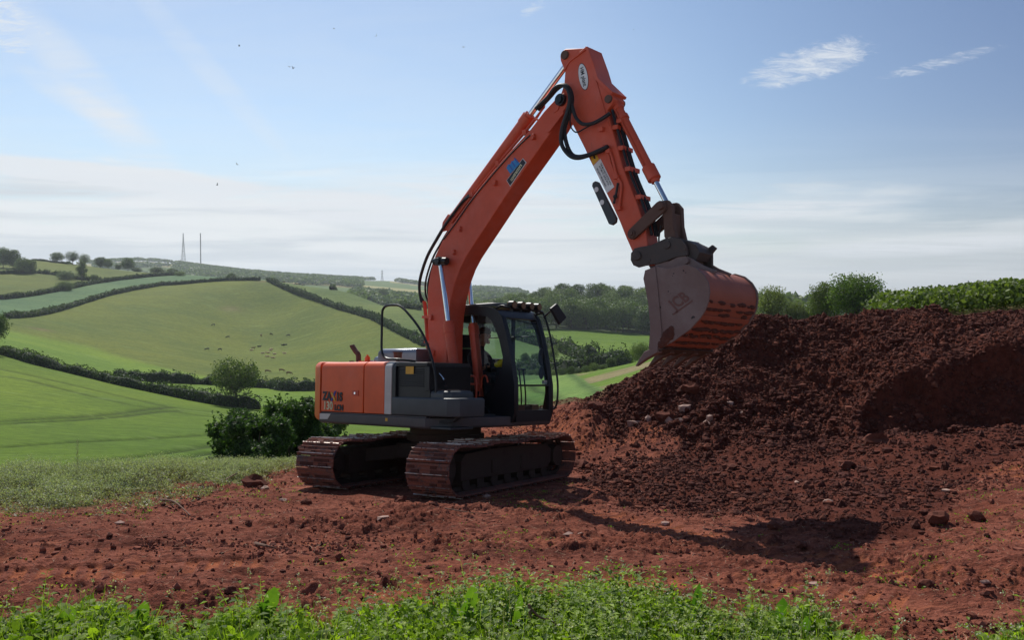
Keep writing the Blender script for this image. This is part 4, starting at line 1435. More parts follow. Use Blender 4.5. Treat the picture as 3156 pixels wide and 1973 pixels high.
# steel pipes and hoses
pp = MB()
for off, y in ((0.0, -0.12), (0.045, -0.06), (0.0, 0.10)):
    pp.tube([(2.10 - off, y, 5.55 + off), (1.87, y, 5.36 + off), (1.58, y, 5.14 + off), (1.22, y, 4.88 + off), (0.79, y, 4.55 + off), (0.46, y, 4.28 + off), (0.20, y, 4.06 + off)], 0.017, 8, 3)
    pp.cut()
    pp.tube([(-0.42 - off * 0.6, y, 2.86), (-0.37 - off * 0.6, y, 2.55), (-0.33 - off * 0.6, y, 2.2), (-0.28 - off * 0.6, y, 1.85), (-0.2, y, 1.5), (-0.1, y, 1.2)], 0.017, 8, 3)
    pp.cut()
for x_, z_ in ((1.74, 5.22), (1.20, 4.84), (0.66, 4.44)):
    pp.box(x_ - 0.04, x_ + 0.03, -0.15, 0.13, z_ - 0.02, z_ + 0.05)
    pp.cut()
for z_ in (2.6, 2.2, 1.8):
    pp.box(-0.42 + (2.6 - z_) * 0.14, -0.24, -0.15, 0.13, z_ - 0.02, z_ + 0.02)
    pp.cut()
pp.tube([(2.24, -0.15, 5.30), (2.02, -0.15, 5.36), (1.95, -0.15, 5.40)], 0.014, 8, 2)
pp.build_each('boom_pipe', MAT['boom'], boom)
hs = MB()
for k_, (off, y) in enumerate(((0.0, -0.13), (0.05, -0.08), (0.02, 0.02), (0.045, 0.10))):
    hs.tube([(0.66, y, 4.44 + off), (0.48, y, 4.38 + off), (0.24, y, 4.19 + off), (0.02, y, 3.99 + off), (-0.16 - off, y, 3.79), (-0.32 - off, y, 3.60), (-0.44 - off, y, 3.38), (-0.51 - off, y, 3.17), (-0.50 - off, y, 2.98), (-0.45, y, 2.84)], 0.022 if k_ < 2 else 0.016, 8, 4)
    hs.cut()
hs.tube([(1.9, -0.19, 5.16), (1.5, -0.19, 4.93), (0.8, -0.19, 4.42), (0.4, -0.19, 4.06), (0.1, -0.19, 3.80)], 0.010, 6, 3)
hs.cut()
hs.tube([(0.66, 0.0, 4.44), (0.60, 0.0, 4.56), (0.50, 0.0, 4.52), (0.42, 0.0, 4.36)], 0.03, 8, 4)
hs.cut()
for off in (0.0, 0.05):
    hs.tube([(2.05, -0.25 + off, 5.50), (2.27, -0.25 + off, 5.62 + off * 0.4), (2.40, -0.26 + off, 5.72), (2.54, -0.27 + off, 5.735 + off * 0.3), (2.65, -0.27 + off, 5.66), (2.69, -0.27 + off, 5.50), (2.64, -0.27 + off, 5.32), (2.555, -0.27 + off, 5.12), (2.54 + off, -0.27 + off, 4.91), (2.64 + off * 0.6, -0.26 + off, 4.75), (2.77, -0.25 + off, 4.67 + off * 0.5), (2.93, -0.24 + off, 4.665 + off * 0.5), (3.14, -0.21 + off * 0.5, 4.715), (3.28, -0.19, 4.755)], 0.030, 10, 4)
    hs.cut()
hs.tube([(2.69, -0.24, 5.50), (2.71, -0.24, 5.40), (2.77, -0.24, 5.24), (2.88, -0.24, 5.13), (3.04, -0.24, 5.10), (3.19, -0.22, 5.14), (3.31, -0.18, 5.21)], 0.026, 10, 4)
hs.cut()
hs.tube([(2.66, -0.22, 5.33), (2.66, -0.22, 5.15), (2.75, -0.21, 5.04), (2.89, -0.20, 5.07), (3.0, -0.18, 5.11)], 0.010, 8, 4)
hs.cut()
hs.build_each('hydraulic_hose', MAT['rubber'], EX)

# arm
AR = [(2.41, 6.15), (2.40, 6.22), (2.44, 6.29), (2.50, 6.305), (2.88, 6.225), (3.0, 5.92), (3.06, 5.74), (3.30, 5.50), (3.335, 5.42), (3.30, 5.34), (3.22, 5.27), (3.29, 5.05), (3.48, 4.45), (3.70, 3.95),
      (3.83, 3.62), (3.87, 3.39), (3.86, 3.22), (3.81, 3.13), (3.74, 3.13), (3.68, 3.21), (3.53, 3.51), (3.44, 3.71), (3.28, 4.02), (3.12, 4.30), (2.92, 4.66), (2.85, 4.80), (2.72, 5.03), (2.60, 5.24), (2.47, 5.40), (2.38, 5.48),
      (2.37, 5.58), (2.43, 5.70), (2.475, 5.80), (2.49, 5.97)]
arm = MB().prism(AR, -0.135, 0.135).build('arm', MAT['boom'], EX, bevel=0.012)
rb = MB()
rb.prism([(2.47, 6.00), (2.56, 6.10), (2.86, 6.235), (2.89, 6.225), (2.88, 6.20), (2.58, 6.09), (2.49, 5.98)], -0.155, -0.134)
rb.prism([(2.875, 6.22), (2.895, 6.21), (3.27, 5.05), (3.25, 5.05)], -0.150, -0.134)
rb.prism([(2.87, 6.24), (2.91, 6.23), (3.03, 5.93), (3.09, 5.75), (3.34, 5.50), (3.31, 5.47), (3.05, 5.73), (2.995, 5.92)], -0.17, 0.17)
rb.build('arm_rib', MAT['boom'], arm, bevel=0.005)
pn = MB()
pn.rod((2.50, 6.21), 0.062, -0.17, 0.17, 18)
pn.cut()
pn.rod((3.26, 5.42), 0.055, -0.17, 0.17, 18)
pn.cut()
pn.rod((3.67, 3.53), 0.055, -0.215, 0.215, 18)
pn.rod((3.67, 3.53), 0.03, -0.235, 0.235, 12)
pn.build_each('arm_pin', MAT['rust'], arm)
MB().prism([(2.905, 4.29), (2.915, 4.335), (2.96, 4.355), (3.01, 4.33), (3.16, 4.06), (3.31, 3.80), (3.30, 3.74), (3.24, 3.71), (3.19, 3.73)], -0.05, 0.0).build('lifting_bracket', MAT['grey'], arm, bevel=0.006)
MB().rod((2.985, 4.23), 0.036, -0.056, 0.006, 18).cut().rod((3.08, 4.04), 0.036, -0.056, 0.006, 18).build_each('daylight_disc', MAT['white'], arm)  # no openings cut: white discs painted as daylight showing through
ap = MB()
ap.tube([(3.24, -0.16, 4.78), (3.32, -0.16, 4.62), (3.40, -0.16, 4.36), (3.475, -0.16, 4.22), (3.46, -0.16, 4.02), (3.435, -0.16, 3.88)], 0.018, 8, 4)
ap.tube([(3.17, -0.155, 4.80), (3.26, -0.155, 4.66), (3.30, -0.155, 4.53), (3.39, -0.155, 4.33)], 0.014, 8, 3)
for c_ in ((3.27, 4.70), (3.40, 4.33), (3.44, 3.9), (3.15, 5.02)):
    ap.box(c_[0] - 0.035, c_[0] + 0.035, -0.19, -0.134, c_[1] - 0.03, c_[1] + 0.03)
for c_ in ((3.42, 4.72), (3.53, 4.42), (3.33, 5.02), (3.70, 4.02)):
    ap.box(c_[0] - 0.03, c_[0] + 0.055, -0.12, 0.12, c_[1] - 0.025, c_[1] + 0.035)
ap.build('arm_pipe', MAT['boom'], arm, bevel=0.003)
ah = MB()
for y, o_ in ((-0.09, 0.03), (-0.02, 0.045), (0.05, 0.03)):
    ah.tube([(3.25 + o_, y, 5.28), (3.31 + o_, y, 5.08), (3.40 + o_, y, 4.80), (3.48 + o_, y, 4.55), (3.58 + o_, y, 4.28), (3.72 + o_, y, 3.98), (3.82 + o_, y, 3.72), (3.88 + o_, y, 3.50)], 0.020, 8, 3)
ah.tube([(3.43, -0.17, 4.24), (3.40, -0.17, 4.10), (3.36, -0.17, 3.97)], 0.016, 8, 3)
ah.ball((3.385, -0.17, 4.06), 0.03)
ah.tube([(4.02, -0.05, 3.62), (3.99, -0.05, 3.45), (4.0, -0.05, 3.36)], 0.012, 8, 3)
ah.build('arm_hose', MAT['rubber'], arm)
# badge and stickers on the arm
ov = [(2.82 + 0.205 * math.cos(a_) * math.cos(-1.345) - 0.078 * math.sin(a_) * math.sin(-1.345),
       5.83 + 0.205 * math.cos(a_) * math.sin(-1.345) + 0.078 * math.sin(a_) * math.cos(-1.345)) for a_ in [2 * PI * k_ / 32 for k_ in range(32)]]
ovi = [(2.82 + (x - 2.82) * 0.94, 5.83 + (z - 5.83) * 0.94) for x, z in ov]
MB().prism(ov, -0.1385, -0.134).build('badge_rim', MAT['ink'], arm)
MB().prism(ovi, -0.1405, -0.1388).build('badge', MAT['white'], arm)
text_mesh('HM plant', 0.088, (2.82, -0.142, 5.83), -1.345, MAT['ink'], arm, bold=0.001, depth=0.0015, sx=0.86)
MB().prism([(2.94, 4.70), (3.04, 4.71), (3.09, 4.62), (2.99, 4.555)], -0.1385, -0.134).build('warning_sticker', MAT['yellow'], arm)
MB().prism([(2.995, 4.735 - 0.05), (3.025, 4.68), (3.04, 4.63), (3.005, 4.64)], -0.1405, -0.1388).build('symbol', MAT['ink'], arm)
MB().prism([(2.995, 4.545), (3.115, 4.625), (3.345, 4.205), (3.225, 4.135)], -0.1387, -0.134).build('notice', MAT['white'], arm)
ta = math.atan2(4.205 - 4.625, 3.345 - 3.115)
for i_, (s_, off) in enumerate((('THIS MACHINE IS FITTED WITH', 0.043), ('AUTOMATIC QUICK HITCH.', 0.010), ('NO SAFETY PIN REQUIRED.', -0.038))):
    nxp, nzp = -math.sin(ta), math.cos(ta)
    sxw = (0.445 if i_ == 0 else 0.40) / (len(s_) * 0.030 * 0.62 / 0.62)
    text_mesh(s_, 0.036, (3.168 + nxp * off, -0.1395, 4.378 + nzp * off), ta, MAT['ink'], arm, bold=0.0004, depth=0.001, sx=0.72)
# bucket cylinder, links, quick hitch
bcy = ram('bucket_cylinder', (3.255, 5.42), (4.12, 3.84), 0.735, 0.066, 0.036, 0.0, 0.06)
m_ = MB()
A, B = Vector((3.255, 0, 5.42)), Vector((4.12, 0, 3.84))
dd_ = (B - A).normalized()
m_.cyl(A + dd_ * 1.13, A + dd_ * 1.33, 0.092, 20)
m_.cyl(A + dd_ * 0.26, A + dd_ * 0.32, 0.082, 20)
m_.cyl(A + dd_ * 0.10, A + dd_ * 0.15, 0.078, 20)
m_.box(3.36, 3.44, -0.11, 0.11, 5.08, 5.13)
m_.tube([(3.30, -0.075, 5.30), (3.42, -0.085, 5.10), (3.60, -0.085, 4.78), (3.78, -0.085, 4.44)], 0.012, 6, 2)
m_.build('cylinder_fitting', MAT['boom'], bcy)
lk_ = MB()


def bar_outline(a, b_, ra, rb_):
    a, b_ = Vector(a), Vector(b_)
    an = math.atan2(b_.y - a.y, b_.x - a.x)
    pts = []
    for k_ in range(7):
        t_ = an + PI / 2 + PI * k_ / 6
        pts.append((a.x + ra * math.cos(t_), a.y + ra * math.sin(t_)))
    for k_ in range(7):
        t_ = an - PI / 2 + PI * k_ / 6
        pts.append((b_.x + rb_ * math.cos(t_), b_.y + rb_ * math.sin(t_)))
    return pts


for y in (-0.195, 0.150):
    lk_.prism(bar_outline((3.67, 3.53), (4.10, 3.83), 0.075, 0.085), y, y + 0.045)
lk_.rod((4.12, 3.84), 0.05, -0.24, 0.24, 16)
lk_.build('side_link', MAT['rust'], EX, bevel=0.006)
hl = MB()
hl.prism([(4.06, 3.86), (4.10, 3.92), (4.18, 3.92), (4.25, 3.84), (4.26, 3.60), (4.32, 3.36), (4.20, 3.33), (4.13, 3.45), (4.12, 3.68)], -0.145, -0.075)
hl.prism([(4.06, 3.86), (4.10, 3.92), (4.18, 3.92), (4.25, 3.84), (4.26, 3.60), (4.32, 3.36), (4.20, 3.33), (4.13, 3.45), (4.12, 3.68)], 0.075, 0.145)
hl.box(4.15, 4.24, -0.10, 0.10, 3.45, 3.75)
hl.build('bucket_link', MAT['rust'], EX, bevel=0.008)
qh = MB()
HO = [(3.665, 3.27), (3.66, 3.18), (3.70, 3.11), (3.78, 3.075), (3.88, 3.09), (4.10, 3.10), (4.35, 3.16), (4.52, 3.17), (4.50, 3.29), (4.43, 3.39), (4.28, 3.425), (4.17, 3.41), (3.98, 3.35), (3.80, 3.34), (3.72, 3.33)]
qh.prism(HO, -0.215, -0.175)
qh.prism(HO, 0.175, 0.215)
qh.box(4.05, 4.40, -0.175, 0.175, 3.15, 3.28)
qh.prism([(4.30, 3.30), (4.44, 3.385), (4.60, 3.30), (4.66, 3.20), (4.60, 3.10), (4.45, 3.16)], -0.16, 0.16)
qh.rod((3.77, 3.225), 0.06, -0.235, 0.235, 18)
qh.rod((4.22, 3.33), 0.055, -0.23, 0.23, 18)
qh.rod((3.95, 3.15), 0.025, -0.222, 0.222, 12)
qh.rod((4.48, 3.25), 0.022, -0.222, 0.222, 12)
qh.prism([(4.48, 3.10), (4.66, 3.00), (4.66, 3.22), (4.72, 3.28), (4.66, 3.33), (4.58, 3.28), (4.55, 3.2)], 0.13, 0.17)
qh.build('quick_hitch', MAT['hitch'], EX, bevel=0.008)

# bucket
BK = [(4.16, 2.97), (4.32, 3.01), (4.47, 2.975), (4.61, 2.985), (4.73, 3.0), (4.87, 2.95), (4.97, 2.865), (5.035, 2.76), (5.05, 2.65), (5.03, 2.53), (4.985, 2.43), (4.92, 2.345), (4.78, 2.215), (4.55, 2.08), (4.37, 2.0), (4.22, 1.975), (4.20, 2.02), (4.235, 2.27), (4.20, 2.58), (4.135, 2.87)]
bside = MB()
bside.prism(BK, -0.615, -0.590)
bk_side = None
bucket = MB()
BW = 0.59
curve = [(4.30, 2.985), (4.47, 2.955), (4.61, 2.965), (4.73, 2.978), (4.86, 2.93), (4.955, 2.85), (5.015, 2.755), (5.03, 2.65), (5.01, 2.54), (4.965, 2.445), (4.90, 2.36), (4.77, 2.235), (4.545, 2.10), (4.365, 2.02), (4.22, 1.985)]
th = 0.018
cen = Vector((4.5, 2.5))
inner = []
for x, z in curve:
    d_ = (cen - Vector((x, z))).normalized() * th
    inner.append((x + d_.x, z + d_.y))
loop_ = curve + inner[::-1]
bucket.prism(loop_, -BW, BW)
bk_o = bucket.build('bucket', MAT['bshell'], EX, bevel=0.004)
s1_ = MB().prism(BK, -0.615, -0.5905).build('side_plate', MAT['bside'], bk_o, bevel=0.006)
MB().prism(BK, 0.5905, 0.615).build('side_plate', MAT['bside'], bk_o, bevel=0.006)
for y0, y1 in ((-0.628, -0.6155), (0.6155, 0.628)):
    MB().prism([(4.135, 2.87), (4.16, 2.97), (4.31, 3.008), (4.36, 2.6), (4.40, 2.2), (4.385, 2.06), (4.30, 2.0), (4.21, 2.0), (4.235, 2.27), (4.20, 2.58)], y0, y1).build('side_cutter', MAT['bside'], bk_o, bevel=0.004)
wr = MB()
for k_, (i0, f_) in enumerate(((8, 0.3), (9, 0.9), (11, 0.15), (11, 0.8), (12, 0.5), (13, 0.2))):
    p0, p1 = Vector(curve[i0]), Vector(curve[i0 + 1])
    p_ = p0 + (p1 - p0) * f_
    d_ = (p1 - p0).normalized()
    n_ = (p_ - cen).normalized()
    n_ = Vector((-d_.y, d_.x)) if Vector((-d_.y, d_.x)).dot(n_) > 0 else Vector((d_.y, -d_.x))
    w_ = 0.035
    q_ = [p_ - d_ * w_, p_ + d_ * w_, p_ + d_ * w_ + n_ * 0.016, p_ - d_ * w_ + n_ * 0.016]
    wr.prism([(v_.x, v_.y) for v_ in q_], -0.585, 0.585)
wr.build('wear_bar', MAT['bshell'], bk_o, bevel=0.003)
md = MB()
for i0, f0_ in ((8, 0.0), (8, 0.75), (9, 0.45), (10, 0.3), (11, 0.0), (11, 0.5), (12, 0.1), (12, 0.85), (13, 0.6)):
    # soil left in rows between the wear bars
    for k_ in range(16):
        if random.random() < (0.55 if i0 < 10 else 0.25):
            continue
        p0, p1 = Vector(curve[i0]), Vector(curve[i0 + 1])
        p_ = p0 + (p1 - p0) * (f0_ + random.uniform(-0.10, 0.10))
        n_ = (p_ - cen).normalized()
        y = -0.54 + 1.08 * (k_ + random.random()) / 16
        md.ball((p_.x + n_.x * 0.004, y, p_.y + n_.y * 0.004), random.uniform(0.018, 0.032), 0, 4, (1, random.uniform(2.0, 4.5), 1))
for k_ in range(26):
    a_ = random.random()
    md.ball((4.38 + a_ * 0.16, -0.62, 2.06 + a_ * 0.10 + random.uniform(-0.03, 0.09)), random.uniform(0.02, 0.045), 0, 4, (1.2, 0.35, 1.2))
md.build('caked_soil', MAT['mud'], bk_o)
lip = MB()
lip.prism([(4.16, 1.955), (4.22, 1.93), (4.42, 1.995), (4.38, 2.02), (4.20, 2.0)], -0.60, 0.60)
lip.build('cutting_edge', MAT['hitch'], bk_o, bevel=0.004)
for k_ in range(5):
    y = -0.575 + k_ * 0.2875
    tth = MB()
    tth.add([(4.34, y - 0.055, 2.035), (4.34, y + 0.055, 2.035), (4.34, y + 0.055, 1.955), (4.34, y - 0.055, 1.955),
             (4.14, y - 0.045, 1.965), (4.14, y + 0.045, 1.965), (4.16, y + 0.045, 1.875), (4.16, y - 0.045, 1.875),
             (4.00, y - 0.028, 1.80), (4.00, y + 0.028, 1.80), (4.01, y + 0.028, 1.785), (4.01, y - 0.028, 1.785)],
            [(0, 1, 2, 3), (0, 4, 5, 1), (1, 5, 6, 2), (2, 6, 7, 3), (3, 7, 4, 0), (4, 8, 9, 5), (5, 9, 10, 6), (6, 10, 11, 7), (7, 11, 8, 4), (8, 11, 10, 9)])
    tth.build('tooth', MAT['bside'] if k_ == 0 else MAT['rust'], bk_o, bevel=0.006)
ear = MB()
for y in (-0.20, 0.165):
    ear.prism([(4.03, 3.00), (4.03, 3.09), (4.10, 3.12), (4.24, 3.12), (4.43, 3.19), (4.56, 3.13), (4.72, 3.03), (4.90, 2.95), (4.86, 2.90), (4.62, 2.955), (4.47, 2.945), (4.32, 2.975), (4.20, 2.94), (4.12, 2.93)], y, y + 0.035)
ear.rod((4.08, 3.03), 0.04, -0.24, 0.24, 14)
ear.rod((4.50, 3.10), 0.04, -0.24, 0.24, 14)
ear.build('mounting_ear', MAT['bside'], bk_o, bevel=0.005)
lg = MB()
cx_, cz_ = 4.655, 2.575
text_mesh('JCB', 0.20, (cx_, -0.6155, cz_), 0.52, MAT['emblem'], bk_o, bold=0.006, shear=-0.35, depth=0.003, sx=0.80)
lg2 = MB()
ax_, az_ = math.cos(0.52), math.sin(0.52)
c1 = (cx_ - ax_ * 0.17 + az_ * 0.105, cz_ - az_ * 0.17 - ax_ * 0.105)
lg2.prism([c1, (c1[0] + ax_ * 0.30, c1[1] + az_ * 0.30), (c1[0] + ax_ * 0.31 - az_ * 0.02, c1[1] + az_ * 0.31 + ax_ * 0.02), (c1[0] - az_ * 0.02, c1[1] + ax_ * 0.02)], -0.6185, -0.6150)
lg2.build('emblem_bar', MAT['emblem'], bk_o)

# cab
CN, CF_ = 0.22, 1.14                                      # near and far side planes (local y)
FCV = [(1.25, 1.08), (1.255, 1.30), (1.25, 1.52), (1.215, 1.72), (1.155, 2.01), (1.075, 2.31), (0.985, 2.56)]


def fcx(z):
    zs = [p[1] for p in FCV]
    return float(np.interp(z, zs, [p[0] for p in FCV]))


cab = MB()
outer = [(-0.34, 0.96), (0.30, 0.96), (1.20, 0.96), (1.25, 1.10), (1.25, 1.52), (1.155, 2.01), (1.075, 2.31), (0.985, 2.56), (0.90, 2.66), (0.76, 2.73), (0.45, 2.765), (-0.30, 2.76), (-0.38, 2.68), (-0.38, 1.6)]
innr = [(-0.24, 1.36), (0.30, 1.34), (0.62, 1.34), (0.80, 1.46), (0.98, 1.70), (1.01, 1.95), (0.93, 2.22), (0.84, 2.40), (0.76, 2.52), (0.66, 2.585), (0.45, 2.62), (-0.20, 2.62), (-0.26, 2.56), (-0.27, 1.7)]
cab.ring(outer, innr, CN, CN + 0.055)
inf = [(-0.20, 1.96), (0.30, 1.95), (0.36, 1.16), (1.08, 1.16), (1.15, 1.50), (1.04, 1.98), (0.96, 2.26), (0.90, 2.42), (0.82, 2.54), (0.70, 2.60), (0.45, 2.63), (-0.22, 2.63), (-0.27, 2.56), (-0.27, 2.1)]
cab.ring(outer, inf, CF_ - 0.055, CF_)
cab.prism([(-0.379, 0.965), (-0.32, 0.965), (-0.32, 1.75), (-0.379, 1.75)], CN + 0.056, CF_ - 0.056)
cab.prism([(-0.379, 2.55), (-0.32, 2.55), (-0.32, 2.70), (-0.379, 2.70)], CN + 0.056, CF_ - 0.056)
cab.box(-0.31, 1.20, CN + 0.056, CF_ - 0.056, 0.965, 1.06)
cab.box(1.19, 1.245, CN + 0.056, CF_ - 0.056, 0.97, 1.14)
# front posts, header and middle bar
for y0, y1 in ((CN + 0.0555, CN + 0.10), (CF_ - 0.10, CF_ - 0.0555)):
    strip = [(x - 0.006, z) for x, z in FCV] + [(x - 0.085, z) for x, z in FCV[::-1]]
    cab.prism(strip, y0, y1)
cab.prism([(0.975, 2.56), (0.90, 2.65), (0.84, 2.69), (0.80, 2.62), (0.90, 2.55)], CN + 0.056, CF_ - 0.056)
cab.box(1.20, 1.245, CN + 0.101, CF_ - 0.101, 1.505, 1.535)
cab.box(0.965, 0.985, CN + 0.3, CN + 0.32, 1.36, 1.361)
cabo = cab.build('cab', MAT['black'], EX, bevel=0.012)
rf = MB()
rf.slab([(-0.36, CN + 0.02), (0.74, CN + 0.02), (0.84, CN + 0.10), (0.84, CF_ - 0.10), (0.74, CF_ - 0.02), (-0.36, CF_ - 0.02)], 2.745, 2.80, 0.03, 0, 4)
rf.build('roof', MAT['grey'], cabo)
MB().box(0.10, 0.62, 0.42, 0.94, 2.80, 2.825).build('roof_hatch', MAT['grey'], cabo, bevel=0.008)
gls = MB()
gls.add([(fcx(z) - 0.03, y, z) for z in (1.14, 1.50) for y in (CN + 0.09, CF_ - 0.09)], [(0, 1, 3, 2)])
gls.build('lower_front_pane', MAT['glass'], cabo)
gls = MB()
zz = [1.54, 1.72, 1.9, 2.1, 2.31, 2.45, 2.56]
gls.add([(fcx(z) - 0.03, y, z) for z in zz for y in (CN + 0.09, CF_ - 0.09)], [(2 * i, 2 * i + 1, 2 * i + 3, 2 * i + 2) for i in range(len(zz) - 1)])
gls.build('windscreen', MAT['glass'], cabo)
MB().add([(x, CN + 0.03, z) for x, z in innr], [tuple(range(len(innr)))]).build('side_pane', MAT['glass'], cabo)
MB().add([(x, CF_ - 0.03, z) for x, z in inf], [tuple(range(len(inf)))]).build('door_pane', MAT['glass'], cabo)
MB().add([(-0.35, CN + 0.056, 1.75), (-0.35, CF_ - 0.056, 1.75), (-0.35, CF_ - 0.056, 2.55), (-0.35, CN + 0.056, 2.55)], [(0, 1, 2, 3)]).build('rear_pane', MAT['glass'], cabo)
dr = MB()
dr.box(0.40, 0.43, CF_ - 0.06, CF_ + 0.012, 1.42, 2.64)
dr.box(-0.30, 0.34, CF_ - 0.062, CF_ - 0.02, 1.10, 1.95)
dr.box(0.36, 1.10, CF_ - 0.062, CF_ - 0.02, 1.09, 1.15)
for z_ in (2.30,):
    dr.tube([(-0.27, CF_ - 0.10, z_), (0.95, CF_ - 0.10, z_)], 0.010, 6)
dr.build('door', MAT['black'], cabo, bevel=0.006)
gr = MB()
for z_ in (2.30, 2.12, 1.96):
    gr.tube([(-0.26, CN + 0.005, z_), (0.10, CN + 0.005, z_)], 0.010, 6)
    gr.cut()
gr.build_each('window_guard', MAT['black'], cabo)
MB().box(0.04, 0.13, CN - 0.004, CN + 0.004, 1.87, 1.97).build('paper_label', MAT['white'], cabo)
for x_ in (0.755, 0.90):
    MB().box(x_, x_ + 0.125, CN - 0.006, CN - 0.001, 0.972, 1.048).build('pale_label', MAT['lgreen'], cabo)
# inside
ins = MB()
ins.slab([(-0.12, 0.46), (0.36, 0.46), (0.40, 0.52), (0.40, 0.84), (0.36, 0.90), (-0.12, 0.90)], 1.42, 1.56, 0.05, 0.02, 4)
ins.prism([(-0.26, 1.50), (-0.12, 1.50), (-0.16, 2.10), (-0.28, 2.12)], 0.47, 0.89)
ins.prism([(-0.29, 2.12), (-0.19, 2.12), (-0.20, 2.34), (-0.28, 2.35)], 0.57, 0.79)
ins.box(0.0, 0.34, 0.52, 0.84, 1.061, 1.42)
ins.build('driver_seat', MAT['seat'], cabo, bevel=0.015)
co = MB()
co.slab([(0.02, 0.30), (0.55, 0.30), (0.58, 0.42), (0.02, 0.42)], 1.061, 1.68, 0.04, 0, 3)
co.slab([(0.02, 0.94), (0.55, 0.94), (0.58, 1.06), (0.02, 1.06)], 1.061, 1.68, 0.04, 0, 3)
co.slab([(0.80, 0.30), (1.05, 0.30), (1.05, 0.40), (0.80, 0.40)], 1.061, 1.80, 0.03, 0, 3)
co.cyl((0.5, 0.36, 1.66), (0.53, 0.37, 1.80), 0.012, 8)
co.ball((0.535, 0.37, 1.83), 0.032)
co.cyl((0.5, 1.0, 1.66), (0.53, 0.99, 1.80), 0.012, 8)
co.ball((0.535, 0.99, 1.83), 0.032)
co.build('control_console', MAT['seat'], cabo)
lvv = MB()
for y in (0.64, 0.74):
    lvv.tube([(1.02, y, 1.12), (1.02, y, 1.40), (0.97, y, 1.76)], 0.012, 8, 3)
    lvv.tube([(0.97, y - 0.04, 1.77), (0.97, y + 0.04, 1.77)], 0.016, 8)
lvv.box(0.94, 1.10, 0.50, 0.92, 1.13, 1.20)
lvv.build('travel_lever', MAT['black'], cabo)
MB().box(0.93, 1.12, 0.44, 0.62, 1.10, 1.22).cut().box(0.93, 1.12, 0.78, 0.95, 1.10, 1.22).cut().box(1.0, 1.16, 0.42, 1.0, 1.062, 1.11).build_each('pedal', MAT['rust'], cabo, bevel=0.01)
MB().box(1.17, 1.21, 0.96, 1.06, 1.54, 1.60).build('inspection_card', MAT['pale'], cabo)
fan = MB()
fan.ball((1.10, 1.02, 1.97), 0.11, 0, 8, (0.35, 0.55, 1.3))
fan.ball((1.12, 1.00, 1.72), 0.09, 0, 8, (0.35, 0.6, 1.2))
fan.build('cab_fan', MAT['black'], cabo)
MB().tube([(0.98, 0.50, 2.54), (1.02, 0.80, 2.50), (1.0, 1.0, 2.52)], 0.008, 6).build('wiper_arm', MAT['black'], cabo)
MB().box(0.35, 0.50, 0.34, 0.52, 2.50, 2.63).build('radio', MAT['black'], cabo, bevel=0.01)
# roof lamps, mirror, front guard rail
lb = MB()
lb.tube([(0.80, 0.26, 2.70), (0.92, 0.27, 2.74), (1.03, 0.30, 2.72), (1.04, 0.60, 2.71), (1.04, 1.05, 2.70), (1.02, 1.12, 2.68), (0.90, 1.12, 2.66)], 0.020, 8, 3)
lb.build('lamp_bar', MAT['black'], cabo)
for y in (0.39, 0.60, 0.80, 0.985):
    l_ = MB().cyl((1.00, y, 2.765), (1.09, y, 2.76), 0.060, 20)
    l_.box(1.01, 1.05, y - 0.012, y + 0.012, 2.66, 2.71)
    lo = l_.build('work_lamp', MAT['black'], cabo)
    MB().cyl((1.091, y, 2.76), (1.098, y, 2.76), 0.052, 20).build('lens', MAT['amberlamp'], lo)
    MB().cyl((0.985, y, 2.765), (0.999, y, 2.765), 0.055, 16).build('lamp_back', MAT['amberlamp'], lo)
mr = MB()
mr.add([(1.50, 0.72, 2.70), (1.50, 0.87, 2.79), (1.50, 1.11, 2.585), (1.50, 0.94, 2.465), (1.55, 0.72, 2.70), (1.55, 0.87, 2.79), (1.55, 1.11, 2.585), (1.55, 0.94, 2.465)],
       [(0, 1, 2, 3), (7, 6, 5, 4), (0, 4, 5, 1), (1, 5, 6, 2), (2, 6, 7, 3), (3, 7, 4, 0)])
mo = mr.build('mirror', MAT['rubber'], cabo, bevel=0.012)
MB().tube([(1.50, 0.80, 2.66), (1.42, 0.86, 2.70), (1.25, 1.10, 2.72), (0.98, 1.22, 2.62)], 0.014, 8, 3).build('mirror_arm', MAT['black'], mo)
MB().tube([(0.86, 1.15, 2.70), (0.95, 1.24, 2.68), (1.09, 1.25, 2.32), (1.19, 1.25, 1.88), (1.25, 1.25, 1.58), (1.245, 1.25, 1.30), (1.19, 1.25, 1.16), (1.08, 1.20, 1.13)], 0.017, 8, 4).build('front_handrail', MAT['black'], cabo)
# pipes at the cylinder feet
cpz = MB()
for x0_, y_ in ((0.36, -0.28), (0.42, -0.20), (0.40, -0.08), (0.46, 0.02)):
    cpz.tube([(x0_ - 0.05, y_ - 0.05, 1.60), (x0_ + 0.08, y_, 1.66), (x0_ + 0.17, y_, 1.62), (x0_ + 0.19, y_, 1.45), (x0_ + 0.17, y_, 1.15)], 0.016, 8, 3)
cpz.tube([(0.55, 0.22, 1.47), (0.60, 0.20, 1.64), (0.68, 0.20, 1.66), (0.70, 0.22, 1.56)], 0.014, 8, 3)
cpz.box(0.42, 0.52, -0.36, 0.36, 1.52, 1.55)
cpz.build('cylinder_pipe', MAT['boom'], EX)
ch = MB()
for k_ in range(5):
    ch.tube([(0.50 + k_ * 0.02, -0.22 + k_ * 0.09, 1.42), (0.48, -0.2 + k_ * 0.09, 1.2), (0.3, -0.18 + k_ * 0.08, 1.02)], 0.018, 8, 3)
ch.build('feed_hose', MAT['rubber'], EX)

